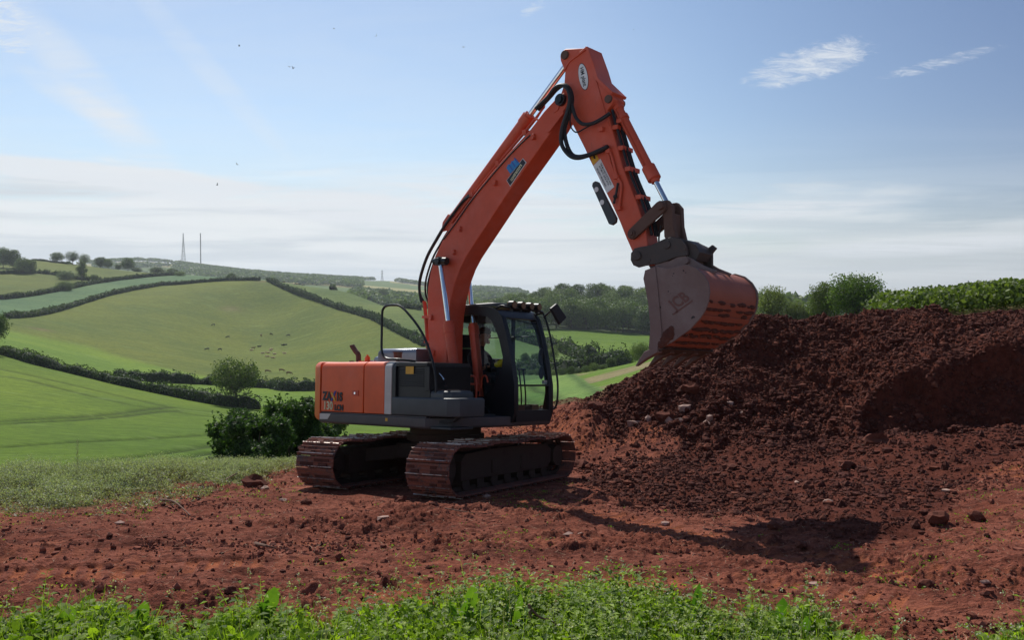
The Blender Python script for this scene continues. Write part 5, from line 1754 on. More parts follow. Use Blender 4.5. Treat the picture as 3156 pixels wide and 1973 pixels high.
# ------------------------------------------------------------------ the driver
def skin_mesh(name, joints, edges, mat, root=0, sub=2, parent=None, M=None):
    me = D.meshes.new(name)
    me.from_pydata([Vector(j[:3]) for j in joints], edges, [])
    o = D.objects.new(name, me)
    COL.objects.link(o)
    sk = o.modifiers.new('skin', 'SKIN')
    sk.use_smooth_shade = True
    for i, j in enumerate(joints):
        sv = me.skin_vertices[0].data[i]
        sv.radius = (j[3], j[4] if len(j) > 4 else j[3])
        sv.use_root = (i == root)
    sb = o.modifiers.new('sub', 'SUBSURF')
    sb.levels = sub
    sb.render_levels = sub
    dg = bpy.context.evaluated_depsgraph_get()
    m2 = D.meshes.new_from_object(o.evaluated_get(dg))
    D.objects.remove(o)
    m2.materials.clear()
    m2.materials.append(mat)
    m2.name = name
    ob = link(name, m2, parent)
    if M is not None:
        ob.matrix_world = M
    return ob


MAT['skin'] = paint('skin', (0.42, 0.21, 0.15), 0.55, 0.0)
MAT['jacket'] = paint('dark_jacket', (0.030, 0.032, 0.045), 0.9, 0.0)
MAT['trouser'] = paint('work_trousers', (0.05, 0.05, 0.055), 0.9, 0.0)
MAT['hair'] = paint('dark_hair', (0.035, 0.025, 0.020), 0.8, 0.0)
J = [(0.02, 0.68, 1.66, 0.17, 0.15),                      # 0 pelvis
     (0.02, 0.68, 1.82, 0.15, 0.13), (0.03, 0.68, 1.98, 0.165, 0.12), (0.05, 0.68, 2.09, 0.10, 0.09), (0.10, 0.68, 2.16, 0.062), (0.15, 0.68, 2.23, 0.062),   # spine, neck
     (0.19, 0.68, 2.30, 0.098, 0.085), (0.205, 0.68, 2.365, 0.10, 0.09), (0.20, 0.68, 2.41, 0.075, 0.07)]                               # head
E_ = [(0, 1), (1, 2), (2, 3), (3, 4), (4, 5), (5, 6), (6, 7), (7, 8)]


def limb(start, pts):
    k0 = start
    for p in pts:
        J.append(p)
        E_.append((k0, len(J) - 1))
        k0 = len(J) - 1
    return k0


for s in (-1, 1):
    hand = limb(2, [(0.05, 0.68 + s * 0.13, 2.03, 0.085), (0.07, 0.68 + s * 0.20, 1.98, 0.065), (0.14, 0.68 + s * 0.25, 1.80, 0.052), (0.19, 0.68 + s * 0.27, 1.72, 0.048),
                    (0.32, 0.68 + s * 0.28, 1.74, 0.040), (0.43, 0.68 + s * 0.29, 1.78, 0.030), (0.475, 0.68 + s * 0.295, 1.80, 0.034, 0.022)])
    for q_, (dy, ln) in enumerate(((-0.030, 0.9), (-0.010, 1.0), (0.010, 0.95), (0.030, 0.8))):
        limb(hand, [(0.515, 0.68 + s * 0.295 + dy, 1.815, 0.010), (0.515 + 0.030 * ln, 0.68 + s * 0.30 + dy * 0.9, 1.835, 0.0095), (0.56 + 0.006 * ln, 0.68 + s * 0.30 + dy * 0.8, 1.815, 0.0085), (0.56, 0.68 + s * 0.30 + dy * 0.7, 1.797, 0.008)])
    limb(hand, [(0.49, 0.68 + s * 0.262, 1.795, 0.011), (0.52, 0.68 + s * 0.255, 1.80, 0.0095), (0.54, 0.68 + s * 0.262, 1.805, 0.0085)])
    limb(0, [(0.10, 0.68 + s * 0.10, 1.64, 0.095), (0.32, 0.68 + s * 0.13, 1.64, 0.08), (0.53, 0.68 + s * 0.15, 1.62, 0.062), (0.60, 0.68 + s * 0.15, 1.56, 0.058),
             (0.68, 0.68 + s * 0.14, 1.38, 0.052), (0.74, 0.68 + s * 0.13, 1.20, 0.040), (0.78, 0.68 + s * 0.13, 1.13, 0.042), (0.90, 0.68 + s * 0.14, 1.10, 0.036), (0.95, 0.68 + s * 0.14, 1.10, 0.030)])
person = skin_mesh('person', J, E_, MAT['jacket'], 0, 2, None, EXM)
person['label'] = 'driver in dark clothes seated in the excavator cab, face turned forward in profile'
person['category'] = 'person'
pm = person.data
pm.materials.append(MAT['skin'])
pm.materials.append(MAT['trouser'])
for p_ in pm.polygons:
    c_ = p_.center
    if c_.z > 2.15 and c_.x > 0.0 or (c_.x > 0.43 and c_.z > 1.7 and abs(c_.y - 0.68) > 0.2):
        p_.material_index = 1
    elif c_.z < 1.72 and (c_.x > 0.02):
        p_.material_index = 2
fc = MB()
fc.add([(0.285, 0.68, 2.335), (0.325, 0.68, 2.285), (0.29, 0.655, 2.275), (0.29, 0.705, 2.275), (0.29, 0.68, 2.265)], [(0, 1, 2), (0, 3, 1), (1, 4, 2), (1, 3, 4), (0, 2, 4, 3)])
fc.ball((0.275, 0.68, 2.235), 0.024, 0, 6, (0.7, 1.2, 0.5))
fc.ball((0.262, 0.68, 2.205), 0.035, 0, 6, (0.8, 1.0, 0.7))
fc.ball((0.19, 0.595, 2.30), 0.03, 0, 6, (0.7, 0.35, 1.1))
fc.ball((0.19, 0.765, 2.30), 0.03, 0, 6, (0.7, 0.35, 1.1))
fc.build('face', MAT['skin'], person)
ey = MB()
for s in (-1, 1):
    ey.ball((0.282, 0.68 + s * 0.034, 2.318), 0.011, 0, 6)
ey.build('eye', MAT['hair'], person)
hr = MB()
hr.ball((0.175, 0.68, 2.375), 0.112, 0, 10, (1.05, 0.90, 0.78))
hr.ball((0.13, 0.68, 2.32), 0.09, 0, 8, (0.85, 0.95, 1.0))
hr.build('hair', MAT['hair'], person)
sp = MB()
for k_ in range(5):
    sp.ball((0.66 + 0.025 * (k_ % 3), 0.48 + 0.02 * k_, 1.84 + 0.02 * ((k_ * 7) % 3)), 0.055, 0, 6, (1, 1, 0.85))
spo = sp.build('sponge', MAT['sponge'], None, label='yellow sponge lying on the cab dashboard behind the glass', category='sponge')
spo.matrix_world = EXM
shf = MB().box(0.56, 0.80, 0.44, 0.62, 1.72, 1.79).build('dashboard', MAT['black'], cabo, bevel=0.01)
# ------------------------------------------------------------------ foliage
def leaf_mat(name, dark, light, trans=0.35, scale=0.6, rnd=0.25):
    m, t, b = bsdf_mat(name)
    n = pnoise(t, scale, 4, 0.6)
    g = N(t, 'ShaderNodeNewGeometry')
    oi = N(t, 'ShaderNodeObjectInfo')
    k = M_(t, 'ADD', M_(t, 'MULTIPLY', g.outputs['Random Per Island'], 0.55), M_(t, 'MULTIPLY', n, 0.6))
    c_ = MIX(t, SMOOTH(t, k, 0.2, 0.95), dark, light)
    hs_ = N(t, 'ShaderNodeHueSaturation')
    L(t, c_, hs_.inputs['Color'])
    L(t, M_(t, 'MULTIPLY_ADD', oi.outputs['Random'], rnd * 1.6, 1.0 - rnd * 0.8), hs_.inputs['Value'])
    L(t, M_(t, 'MULTIPLY_ADD', oi.outputs['Random'], -0.03, 0.515), hs_.inputs['Hue'])
    L(t, hs_.outputs[0], b.inputs['Base Color'])
    b.inputs['Roughness'].default_value = 0.6
    b.inputs['Specular IOR Level'].default_value = 0.25
    tl_ = N(t, 'ShaderNodeBsdfTranslucent')
    L(t, MIX(t, 1.0, hs_.outputs[0], (1.5, 1.7, 0.6), 'MULTIPLY'), tl_.inputs[0])
    mx_ = N(t, 'ShaderNodeMixShader')
    mx_.inputs[0].default_value = trans
    L(t, b.outputs[0], mx_.inputs[1])
    L(t, tl_.outputs[0], mx_.inputs[2])
    L(t, mx_.outputs[0], t.nodes['Material Output'].inputs[0])
    return m


LM_TREE = leaf_mat('tree_leaves', (0.032, 0.060, 0.010), (0.115, 0.165, 0.030), 0.25)
LM_WOOD = leaf_mat('wood_leaves', (0.042, 0.075, 0.020), (0.150, 0.205, 0.050), 0.22, 0.15, 0.45)
LM_PALE = leaf_mat('pale_leaves', (0.060, 0.090, 0.030), (0.170, 0.205, 0.075), 0.35)
LM_HEDGE = leaf_mat('hedge_leaves', (0.022, 0.042, 0.010), (0.065, 0.105, 0.022), 0.25, 0.2, 0.1)
LM_BUSH = leaf_mat('bush_leaves', (0.024, 0.052, 0.012), (0.085, 0.145, 0.030), 0.28, 1.2, 0.1)
LM_HERB = leaf_mat('herb_leaves', (0.040, 0.090, 0.010), (0.260, 0.390, 0.035), 0.42, 6.0, 0.1)
LM_WEED = leaf_mat('weed_stalks', (0.150, 0.140, 0.080), (0.370, 0.330, 0.215), 0.2, 5.0, 0.1)
LM_HEAD = leaf_mat('seed_heads', (0.25, 0.27, 0.17), (0.46, 0.48, 0.33), 0.3, 5.0, 0.1)
M_BARK = paint('bark', (0.075, 0.055, 0.042), 0.9, 0.2, (0.04, 0.045, 0.025), 2.0)
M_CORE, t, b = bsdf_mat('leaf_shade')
b.inputs['Base Color'].default_value = (0.020, 0.032, 0.010, 1)  # near-black filler: the shade inside hedges and bushes put into the colour
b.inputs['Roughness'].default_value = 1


def quads(C, size, up=0.25, aspect=0.62, rg=None, nor=None, spread=1.0):
    """leaf-sized faces at points C"""
    rg = rg or rng
    n = len(C)
    a = rg.normal(size=(n, 3)) * spread
    if nor is not None:
        a += nor * 1.2
    a[:, 2] += up
    a /= np.linalg.norm(a, axis=1)[:, None]
    b_ = np.cross(a, rg.normal(size=(n, 3)))
    b_ /= np.linalg.norm(b_, axis=1)[:, None] + 1e-9
    c_ = np.cross(a, b_)
    s = (size if np.ndim(size) else np.full(n, size))[:, None]
    s = s * rg.uniform(0.6, 1.35, (n, 1))
    V = np.stack([C - b_ * s, C - c_ * s * aspect + b_ * s * 0.1, C + b_ * s, C + c_ * s * aspect + b_ * s * 0.1], 1)
    return V.reshape(-1, 3)


def quad_faces(n):
    return np.arange(n * 4, dtype=np.int32).reshape(n, 4)


def cloud_mesh(name, V, mat):
    return mesh_np(name, V, quad_faces(len(V) // 4), (mat,), smooth=False)


def tree_template(seed, H=10.0, Wd=9.0, clear=0.28, nb=26, leaves=5200, ls=0.20, lm=LM_TREE, gap=0.0, lean=0.0, top=0.85, round_=1.0):
    """trunk with limbs, and a crown of leaf clumps carried on them; returns (trunk mesh, crown mesh)"""
    rg = np.random.default_rng(seed)
    rd = random.Random(seed)
    tr_ = MB()
    base_r = H * 0.028
    zc_ = H * clear
    tr_.tube([(0, 0, -0.6), (lean * 0.3, 0, zc_ * 0.5), (lean * 0.5, 0.05 * H * 0.1, zc_), (lean, 0, H * 0.72)], base_r, 9, 3, 0, True, base_r * 0.25)
    tr_.tube([(0, 0, -0.6), (0, 0, 0.4)], base_r * 1.5, 9, 0, 0, True, base_r)
    blobs = []
    czc, rz = H * (clear + 1) / 2 - 0.02 * H, H * (1 - clear) / 2
    for i in range(nb):
        zz_ = 1 - 2 * (i + 0.5) / nb
        zz_ = max(-0.97, min(0.99, zz_ + rd.uniform(-0.08, 0.08)))
        a_ = i * 2.399963 + rd.uniform(-0.35, 0.35)
        br = Wd * rd.uniform(0.12, 0.22)
        q_ = rd.choice((1.0, 1.0, 0.92, 0.62)) * rd.uniform(0.86, 1.07)
        hr_ = math.sqrt(1 - zz_ * zz_) ** 0.8 * (1.12 if zz_ < 0 else 1.0)
        c = Vector(((Wd / 2 - br) * hr_ * q_ * math.cos(a_) * round_ + lean * (zz_ + 1) * 0.5, (Wd / 2 - br) * hr_ * q_ * math.sin(a_) * round_, czc + (rz - br * 0.8) * zz_ * q_))
        blobs.append((c, br))
        s0 = Vector((lean * 0.4, 0, min(c.z - 0.2, zc_ * rd.uniform(0.7, 1.0) + max(0, c.z - zc_) * 0.3)))
        mid_ = s0.lerp(c, 0.5) + Vector((rd.uniform(-.3, .3), rd.uniform(-.3, .3), -0.03 * H * rd.random()))
        if i % 2 == 0 or gap > 0:
            tr_.tube([s0, mid_, c, c + (c - mid_) * 0.2], base_r * 0.34, 5, 2, 0, False, base_r * 0.06)
    P, Q = [], []
    tot = sum(b_[1] ** 2 for b_ in blobs)
    for c, br in blobs:
        n = int(leaves * br * br / tot)
        d = rg.normal(size=(n, 3))
        d /= np.linalg.norm(d, axis=1)[:, None]
        lump = 1 + 0.30 * np.sin(d[:, 0] * 5 + c.x) * np.cos(d[:, 1] * 6 + c.y) + 0.18 * np.sin(d[:, 2] * 9 + c.z)
        r_ = br * rg.uniform(0.45, 1.10, n) ** 0.6 * lump
        sc_ = np.array((1.15, 1.15, 0.80))
        P.append(np.array(c)[None] + d * r_[:, None] * sc_)
        Q.append(d)
    P = np.concatenate(P)
    Q = np.concatenate(Q)
    if gap:
        keep = fbm3(P[:, 0] * 0.55 + seed, P[:, 1] * 0.55, P[:, 2] * 0.55, 2, seed) > (-0.5 + gap)
        P, Q = P[keep], Q[keep]
    V = quads(P, ls, 0.3, 0.6, rg, Q)
    crown = cloud_mesh('crown', V, lm)
    tme = D.meshes.new('trunk')
    tme.from_pydata(tr_.v, [], tr_.f)
    tme.materials.append(M_BARK)
    tme.polygons.foreach_set('use_smooth', [True] * len(tr_.f))
    return tme, crown, H, Wd


def place_tree(tpl, name, loc, h, w=None, rot=None, label=None, cat='tree', group=None, crown='crown'):
    r_ = empty(name, label, cat, group, loc, (0, 0, rot if rot is not None else random.uniform(0, 6.28)))
    s = h / tpl[2]
    sw = s if w is None else w / tpl[3]
    r_.scale = (sw, sw, s)
    link('trunk', tpl[0], r_)
    link(crown, tpl[1], r_)
    return r_


T_OPEN = tree_template(3, 10, 10.5, 0.27, 46, 7500, 0.20, LM_TREE, 0.27)
T_OAK = tree_template(5, 10, 9.5, 0.10, 26, 5200, 0.24, LM_WOOD)
T_OAK2 = tree_template(8, 10, 8.0, 0.08, 24, 4800, 0.24, LM_WOOD, top=0.88)
T_ASH = tree_template(12, 10, 8.5, 0.18, 40, 6000, 0.15, LM_WOOD, 0.28)
T_PALE = tree_template(15, 10, 9.5, 0.20, 40, 5200, 0.17, LM_PALE, 0.34)
T_SHRUB = tree_template(21, 10, 15, -0.12, 36, 6500, 0.27, LM_WOOD, top=0.78)
T_TALL = tree_template(26, 10, 5.0, 0.14, 26, 3600, 0.20, LM_TREE, 0.12)
LM_BIG = leaf_mat('big_tree_leaves', (0.045, 0.080, 0.012), (0.150, 0.215, 0.034), 0.32)
T_BIG = tree_template(31, 10, 10.0, 0.14, 64, 14000, 0.175, LM_BIG, 0.18)
T_BIG2 = tree_template(35, 10, 9.0, 0.10, 50, 10500, 0.185, LM_TREE, 0.16)
T_BIGP = tree_template(38, 10, 10.0, 0.14, 60, 9000, 0.16, LM_PALE, 0.20)


def tree_px(tpl, u, v, hpx, wpx=None, dmin=60, dmax=5000, d=None, **kw):
    """tree whose foot is the ground seen at (u, v); height and width from the photograph's pixels at that distance"""
    if d is None:
        p = gp(u, v, dmin, dmax)
    else:
        x = (u - CX) / FPX * d
        p = Vector((x, d, float(base_h(np.array([x]), np.array([float(d)]))[0])))
        if d < 200:                                       # foot hidden by the heap: height from the ground up to the seen top
            hpx = (-(v - hpx - HOR) / FPX * d - p.z) / d * FPX
    k = p.y / FPX
    return place_tree(tpl, loc=p - Vector((0, 0, 0.2)), h=hpx * k, w=None if wpx is None else wpx * k, **kw)


tree_px(T_OPEN, 724, 1258, 168, 152, 120, name='tree', label='round open-crowned tree standing alone in the hedge below the cow pasture')
tree_px(T_OPEN, -30, 1092, 150, 110, 120, name='tree', label='bright green tree cut by the left edge of the picture')
SKT = [
    (T_OAK, 178, 806, 34, 42, 'dense round dark tree alone on the left skyline'),
    (T_ASH, 226, 812, 44, 52, 'broad tree on the left skyline just right of the lone round one'),
    (T_ASH, 262, 816, 40, 40, 'thin leafless-looking tree on the left skyline above the ivy-clad tree'),
    (T_OAK2, 312, 824, 36, 40, 'low bushy tree on the left skyline, third group from the left'),
    (T_OAK, 335, 826, 32, 34, 'rounded tree on the left skyline beside the bushy one'),
    (T_OAK2, 366, 828, 20, 24, 'small very dark bush on the left skyline between two larger trees'),
    (T_OAK, 396, 831, 44, 46, 'tall green tree on the skyline nearest left of the masts'),
    (T_SHRUB, 424, 834, 16, 34, 'low shrub at the right foot of the tall skyline tree'),
    (T_SHRUB, 486, 840, 26, 52, 'wide leafy bush below the lattice mast'),
    (T_OAK, 530, 842, 24, 30, 'small pale bush between the two radio masts'),
    (T_SHRUB, 556, 846, 16, 36, 'lowest shrub at the end of the skyline hedge'),
    (T_TALL, 254, 868, 74, 34, 'tall ivy-clad tree rising from the hedge on the left hill'),
    (T_SHRUB, 205, 862, 30, 62, 'dark spreading thorn bush left of the ivy-clad tree'),
    (T_OAK2, 292, 868, 24, 28, 'small dark conical bush right of the ivy-clad tree'),
    (T_SHRUB, 201, 895, 34, 54, 'dark bush swelling out of the hedge at the left of the blue-green field'),
    (T_OAK, 12, 846, 66, 58, 'dark tree at the far left of the hilltop copse'),
    (T_OAK2, 42, 846, 62, 50, 'second tree from the left in the hilltop copse'),
    (T_OAK, 72, 845, 54, 48, 'third tree from the left in the hilltop copse'),
    (T_OAK2, 96, 844, 48, 38, 'rightmost tree of the hilltop copse at far left'),
    (T_ASH, -30, 846, 66, 58, 'tree of the hilltop copse beyond the left edge'),
    (T_OAK, 1180, 932, 46, 46, 'dark bushy tree on the shoulder of the hill left of the boom'),
    (T_OAK2, 1158, 927, 30, 34, 'smaller tree touching the dark tree left of the boom'),
]
for tp, u, v, hp, wp, lb_ in SKT:
    tree_px(tp, u, v, hp, wp, 500 if u < 1000 else 350, d=(935 if v < 843 and u < 600 else (850 if v == 846 else None)), name='tree', label=lb_, group='trees on the left-hand hill')
VT = [
    (T_OAK, 1618, 1131, 46, 34, 'left one of two small trees seen through the windscreen'),
    (T_OAK2, 1652, 1130, 46, 36, 'right one of two small trees seen through the windscreen'),
    (T_ASH, 1700, 1127, 66, 52, 'leafy green tree just right of the cab front post'),
    (T_SHRUB, 1762, 1143, 40, 60, 'dark bush in the valley right of the front handrail'),
    (T_OAK, 1853, 1136, 50, 50, 'dark round tree in the valley left of the bucket teeth'),
    (T_OAK2, 1884, 1136, 36, 36, 'smaller round tree right beside the dark one near the bucket teeth'),
    (T_SHRUB, 1935, 1122, 50, 60, 'bushes in front of the bucket lip on the valley side, left one'),
    (T_SHRUB, 1975, 1115, 70, 70, 'bushes in front of the bucket lip on the valley side, right one'),
]
for tp, u, v, hp, wp, lb_ in VT:
    tree_px(tp, u, v, hp, wp, 215, name='tree', label=lb_, group='trees in the valley')
for k_, u in enumerate((1590, 1612, 1636, 1660, 1684, 1708, 1734, 1760, 1784, 1808, 1832, 1858)):
    tree_px(T_SHRUB, u, 1157 - max(0, (u - 1740)) * 0.13, 26 + 6 * math.sin(k_ * 2.1), 34, 210, name='bush', cat='bush', group='bushes behind the pale field',
            label='rounded bush in the row along the far edge of the pale green field')
tree_px(T_BIGP, 2376, 1010, 142, 118, d=150, name='tree', label='thin pale-leaved tree behind the heap just right of the bucket')
tree_px(T_BIGP, 2452, 1010, 92, 96, d=150, name='tree', label='low pale tree behind the heap between the thin tree and the big pair')
tree_px(T_BIG2, 2538, 1012, 155, 100, d=140, name='tree', label='darker left one of the pair of big trees behind the heap')
tree_px(T_BIG, 2638, 1010, 184, 182, d=135, name='tree', label='largest round-crowned tree standing on the skyline behind the heap')
tree_px(T_SHRUB, 2500, 1012, 70, 60, d=150, name='bush', cat='bush', label='dark bush at the left foot of the big pair of trees')
tree_px(T_SHRUB, 2722, 1003, 40, 50, d=130, name='bush', cat='bush', label='small dark bush at the right foot of the largest tree')

# the wooded hillside behind the cab
rd = random.Random(4)
rows = [(566, 15), (584, 14), (606, 13), (632, 13), (664, 12), (700, 12), (742, 11), (790, 11)]
wood_tp = (T_OAK, T_OAK2, T_OAK, T_ASH, T_OAK2)
for ri, (d_, n_) in enumerate(rows):
    for k_ in range(n_ + 2):
        u = 1405 + (2060 - 1405) * (k_ + 0.5 * (ri % 2) + rd.uniform(-0.25, 0.25)) / n_
        if ri == 0 and u < 1500:
            continue
        topv = np.interp(u, [1400, 1450, 1520, 1600, 1640, 1720, 1830, 1950, 2000, 2060], [955, 930, 912, 896, 884, 868, 864, 872, 884, 905])
        x = (u - CX) / FPX * d_
        zg = float(base_h(np.array([x]), np.array([float(d_)]))[0])
        zt_ = -(topv - HOR) / FPX * d_
        h = min(rd.uniform(15, 21), max(7.0, (zt_ - zg) * rd.uniform(0.92, 1.06)))
        place_tree(rd.choice(wood_tp), 'tree', Vector((x, d_ + rd.uniform(-5, 5), zg - 0.8)), h, h * rd.uniform(0.80, 1.05),
                   label='leafy tree in the dense wood above the green field behind the cab', group='trees of the hillside wood')


# distant woods that read as one mass
def canopy(name, pts, lo, hi, per=34, ls=0.22, mat=LM_WOOD, squash=0.7, **kw):
    rg = np.random.default_rng(len(pts))
    pts = np.asarray(pts)
    n = len(pts)
    r_ = rg.uniform(lo, hi, n)
    d = rg.normal(size=(n, per, 3))
    d /= np.linalg.norm(d, axis=2)[..., None]
    d[..., 2] = np.abs(d[..., 2]) * 1.0 - 0.25
    P = pts[:, None] + d * r_[:, None, None] * np.array((1, 1, squash)) * rg.uniform(0.8, 1.05, (n, per, 1))
    P[..., 2] += r_[:, None] * squash * 0.8
    V = quads(P.reshape(-1, 3), np.repeat(r_ * ls, per), 0.2, 0.7, rg, d.reshape(-1, 3))
    o = link(name, cloud_mesh(name, V, mat), None, **kw)
    return o


def scatter_uv(n, u0, u1, d0, d1, seed, keep=None, lift=0):
    rg = np.random.default_rng(seed)
    u = rg.uniform(u0, u1, n)
    d = np.sqrt(rg.uniform(d0 * d0, d1 * d1, n))
    x = (u - CX) / FPX * d
    z = base_h(x, d) + lift
    if keep is not None:
        k = keep(u, d, x)
        u, d, x, z = u[k], d[k], x[k], z[k]
    return np.stack([x, d, z], 1)


wp_ = [scatter_uv(900, 1085, 1470, 1150, 1750, 1),
       scatter_uv(2600, 540, 1110, 1950, 2980, 2, lambda u, d, x: (vnoise(x / 240, d / 300, 8) > -0.22) | (d > 2800)),
       scatter_uv(900, 270, 1600, 2940, 3060, 3, lambda u, d, x: ~((u > 1150) & (u < 1232)) & ~((u > 505) & (u < 548)) & (vnoise(u / 30.0, d * 0, 9) > -0.40)),
       scatter_uv(500, 1330, 1620, 1750, 2150, 4),
       scatter_uv(250, 1330, 1620, 2540, 2600, 14),
       scatter_uv(500, 1225, 1600, 2900, 3060, 5),
       scatter_uv(300, 1070, 1110, 1950, 2900, 6),
       scatter_uv(420, 290, 560, 2500, 2960, 7, lambda u, d, x: vnoise(x / 180, d / 200, 18) > -0.05),
       scatter_uv(260, 1950, 2800, 700, 1100, 9, lambda u, d, x: vnoise(x / 60, d / 90, 19) > 0.05),
       scatter_uv(500, 1950, 2900, 1500, 3000, 10)]
canopy('far_woodland', np.concatenate(wp_), 7.0, 12.0, 34, 0.30, kind='stuff')


# ------------------------------------------------------------------ hedges
def hedge(P, name, label, h=2.2, w=1.7, ls=0.22, dens=9.0, mat=LM_HEDGE, gapf=0.0, group=None, hv=0.25, sink=0.3, wob=0.2):
    rg = np.random.default_rng(int(P[0][0] * 10) % 9973 + len(P))
    P = [Vector((p[0], p[1], 0)) for p in P]
    seg = [(P[i + 1] - P[i]).length for i in range(len(P) - 1)]
    tot = sum(seg)
    step = 1.2
    m = max(3, int(tot / step))
    cx_, cy_, nx_, ny_ = [], [], [], []
    cum = np.concatenate([[0], np.cumsum(seg)])
    ss = np.linspace(0, tot, m)
    X = np.interp(ss, cum, [p.x for p in P])
    Y = np.interp(ss, cum, [p.y for p in P])
    X = np.convolve(np.pad(X, 4, 'edge'), np.ones(9) / 9, 'valid')
    Y = np.convolve(np.pad(Y, 4, 'edge'), np.ones(9) / 9, 'valid')
    dx, dy = np.gradient(X), np.gradient(Y)
    l_ = np.hypot(dx, dy) + 1e-9
    nx_, ny_ = -dy / l_, dx / l_
    Z = base_h(X, Y)
    hh = h * np.clip(1 + hv * 1.6 * fbm(ss * 0.10, ss * 0 + 3.3, 3, 5) + hv * 1.8 * fbm(ss * 0.45, ss * 0 + 1.3, 2, 15), 0.45, 2)
    ww = w * (1 + 0.4 * fbm(ss * 0.2, ss * 0 + 8.3, 3, 6))
    prof = [(-0.5, -sink), (-0.52, 0.5), (-0.36, 0.88), (0.0, 0.96), (0.36, 0.88), (0.52, 0.5), (0.5, -sink)]
    V = np.zeros((m, len(prof), 3))
    for k, (a, c) in enumerate(prof):
        jit = 1 + 0.15 * rg.normal(size=m)
        V[:, k, 0] = X + nx_ * ww * a * jit * 0.9
        V[:, k, 1] = Y + ny_ * ww * a * jit * 0.9
        V[:, k, 2] = Z + hh * c * (1 if c < 0 else 0.88)
    idx = np.arange(m * len(prof)).reshape(m, -1)
    F_ = np.stack([idx[:-1, :-1], idx[:-1, 1:], idx[1:, 1:], idx[1:, :-1]], -1).reshape(-1, 4)
    n = int(tot * dens * (h * 2 + w))
    s = rg.uniform(0, tot, n)
    q = rg.uniform(0, 1, n)
    ang = q * PI
    i_ = np.clip((s / tot * (m - 1)).astype(int), 0, m - 1)
    bulge = 1 + 0.40 * fbm(s * 0.6, q * 3, 3, 7)
    ca_ = np.cos(ang)
    ca_ = np.sign(ca_) * np.abs(ca_) ** 0.5
    a = ca_ * 0.55 * bulge
    c = np.where(rg.random(n) < 0.5, np.abs(np.sin(ang)) ** 0.6, rg.uniform(0.05, 1, n))
    a = np.where(c < 0.75, np.sign(a) * 0.55 * bulge, a)
    xs = np.interp(s, ss, X) + nx_[i_] * ww[i_] * a
    ys = np.interp(s, ss, Y) + ny_[i_] * ww[i_] * a
    zs = np.interp(s, ss, Z) + hh[i_] * c * bulge
    LV = quads(np.stack([xs, ys, zs], 1), ls, 0.3, 0.65, rg)
    nv = V.reshape(-1, 3)
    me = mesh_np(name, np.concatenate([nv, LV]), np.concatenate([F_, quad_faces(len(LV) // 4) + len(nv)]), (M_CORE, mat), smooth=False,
                 matidx=np.concatenate([np.zeros(len(F_)), np.ones(len(LV) // 4)]))
    return link(name, me, None, label=label, category='hedge', group=group)


HG_ = 'hedges between the fields'
hedge(PHA, 'hedge', 'dark clipped hedge crossing the left foreground field down to the lone tree', 2.3, 2.2, 0.20, 12, group=HG_)
hedge(PHB, 'hedge', 'bushy hedge along the foot of the cow pasture behind the lone tree', 2.6, 2.6, 0.24, 9, group=HG_, hv=0.4)
hedge(PHC, 'hedge', 'dark hedge between the olive pasture and the blue-green field', 2.9, 2.6, 0.45, 3, group=HG_)
hedge(PHD, 'hedge', 'dark hedge along the top of the blue-green field', 3.0, 2.6, 0.5, 3, group=HG_)
hedge(PHE, 'hedge', 'broken hedge under the hilltop copse at far left', 3.0, 2.6, 0.5, 3, group=HG_, hv=0.5)
hedge(PHF, 'hedge', 'thin hedge along the left skyline', 1.6, 1.6, 0.5, 3, group=HG_)
hedge(PHG, 'hedge', 'dark hedge running down the right flank of the pasture to the excavator', 3.4, 3.2, 0.4, 4, group=HG_, hv=0.35)
hedge(PHH, 'hedge', 'hedge over the hill shoulder left of the boom', 3.2, 3.0, 0.45, 3, group=HG_)
hedge(pl2([(1187, 930), (1247, 941), (1310, 951)], 450), 'hedge', 'short upper hedge beside the boom', 2.6, 2.6, 0.45, 3, group=HG_)
hedge(PRH1, 'hedge', 'ragged hedge slanting across the valley fields behind the cab', 4.0, 4.5, 0.40, 5, group=HG_, hv=0.6)
hedge(PRH2, 'hedge', 'low dense hedge in the valley bottom behind the pale field', 3.0, 4.0, 0.30, 6, group=HG_, hv=0.6)


